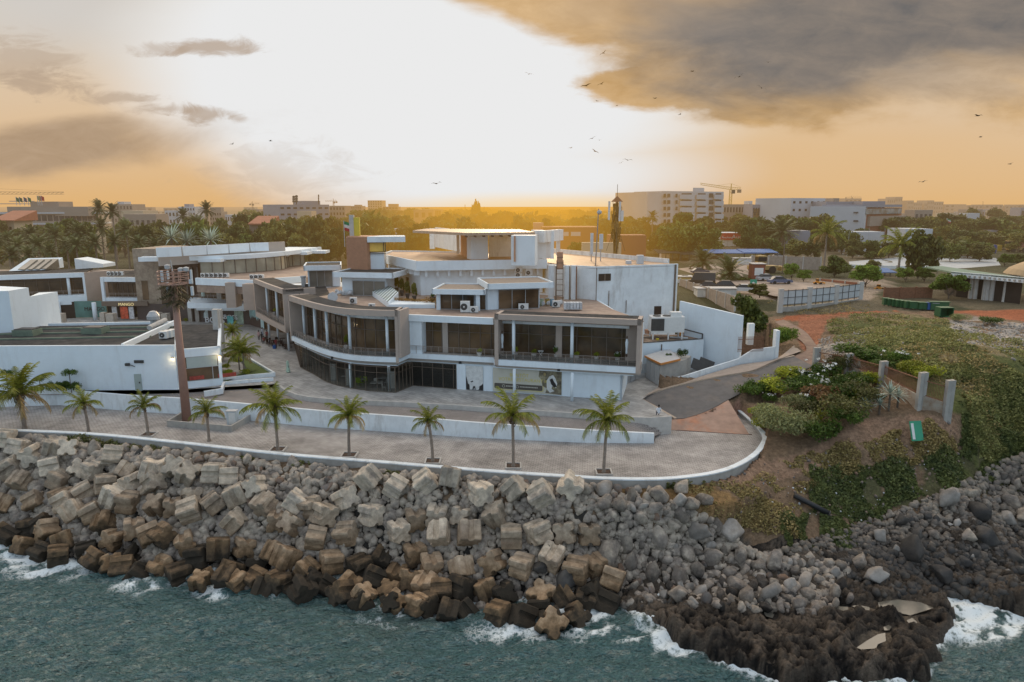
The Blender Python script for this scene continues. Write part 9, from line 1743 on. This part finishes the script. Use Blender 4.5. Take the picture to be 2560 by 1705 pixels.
cc=mix(M('MULTIPLY',soft(ell(1450,20,300,90,nB,1.0),.2,1.1),.45),cc,(.45,.33,.22))
base=mix(M('MULTIPLY',cm,.96),base,cc)
hi=nd(nt,'ShaderNodeMapRange');hi.interpolation_type='SMOOTHSTEP';hi.inputs[1].default_value=.30;hi.inputs[2].default_value=.7;L(Z,hi.inputs[0])
bk=nd(nt,'ShaderNodeMapRange');bk.interpolation_type='SMOOTHSTEP';bk.inputs[1].default_value=.25;bk.inputs[2].default_value=-.25;L(Y,bk.inputs[0])
ns=nd(nt,'ShaderNodeTexSky',sky_type='NISHITA');ns.sun_disc=False;ns.sun_elevation=SUN_EL;ns.sun_rotation=SUN_AZ;ns.altitude=20;ns.dust_density=2.0
back=mix(M('MAXIMUM',Z,0.0,clamp=True),(.70,.95,1.2),(1.0,1.06,1.15))
base=mix(M('MAXIMUM',hi.outputs[0],bk.outputs[0]),base,back)
upf=nd(nt,'ShaderNodeMapRange');upf.interpolation_type='SMOOTHSTEP';upf.inputs[1].default_value=.275;upf.inputs[2].default_value=.36;L(Z,upf.inputs[0])
upy=nd(nt,'ShaderNodeMapRange');upy.interpolation_type='SMOOTHSTEP';upy.inputs[1].default_value=.0;upy.inputs[2].default_value=.6;L(Y,upy.inputs[0])
base=mix(M('MULTIPLY',upf.outputs[0],upy.outputs[0]),base,(2.9,2.45,1.95))  # bright warm zone added above the view to light tops and water
bgc=nd(nt,'ShaderNodeBackground');L(base,bgc.inputs[0]);bgc.inputs[1].default_value=1.0
bgn=nd(nt,'ShaderNodeBackground');L(ns.outputs[0],bgn.inputs[0]);bgn.inputs[1].default_value=.05
msk=nd(nt,'ShaderNodeMixShader');L(M('MULTIPLY',M('MAXIMUM',hi.outputs[0],bk.outputs[0]),.35),msk.inputs[0]);L(bgc.outputs[0],msk.inputs[1]);L(bgn.outputs[0],msk.inputs[2])
wo=nd(nt,'ShaderNodeOutputWorld');L(msk.outputs[0],wo.inputs[0])
ld=bpy.data.lights.new('sun','SUN');ld.energy=1.6;ld.angle=radians(4);ld.color=(1,.72,.42)
lo_=bpy.data.objects.new('sun',ld);COL.objects.link(lo_);lo_.rotation_euler=(radians(90)-SUN_EL,0,pi-SUN_AZ)
cam=bpy.data.cameras.new('camera');co=bpy.data.objects.new('camera',cam);COL.objects.link(co);scene.camera=co
co.location=(0,0,HC);co.rotation_euler=(pi/2-TH,0,0);cam.sensor_width=36;cam.lens=36*FL/2560;cam.clip_start=.5;cam.clip_end=30000
scene.view_settings.view_transform='Standard';scene.view_settings.look='None';scene.view_settings.exposure=0;scene.view_settings.gamma=1
scene.cycles.max_bounces=6;scene.cycles.diffuse_bounces=2;scene.cycles.glossy_bounces=3;scene.cycles.transparent_max_bounces=12;scene.cycles.transmission_bounces=3
scene.cycles.use_denoising=True
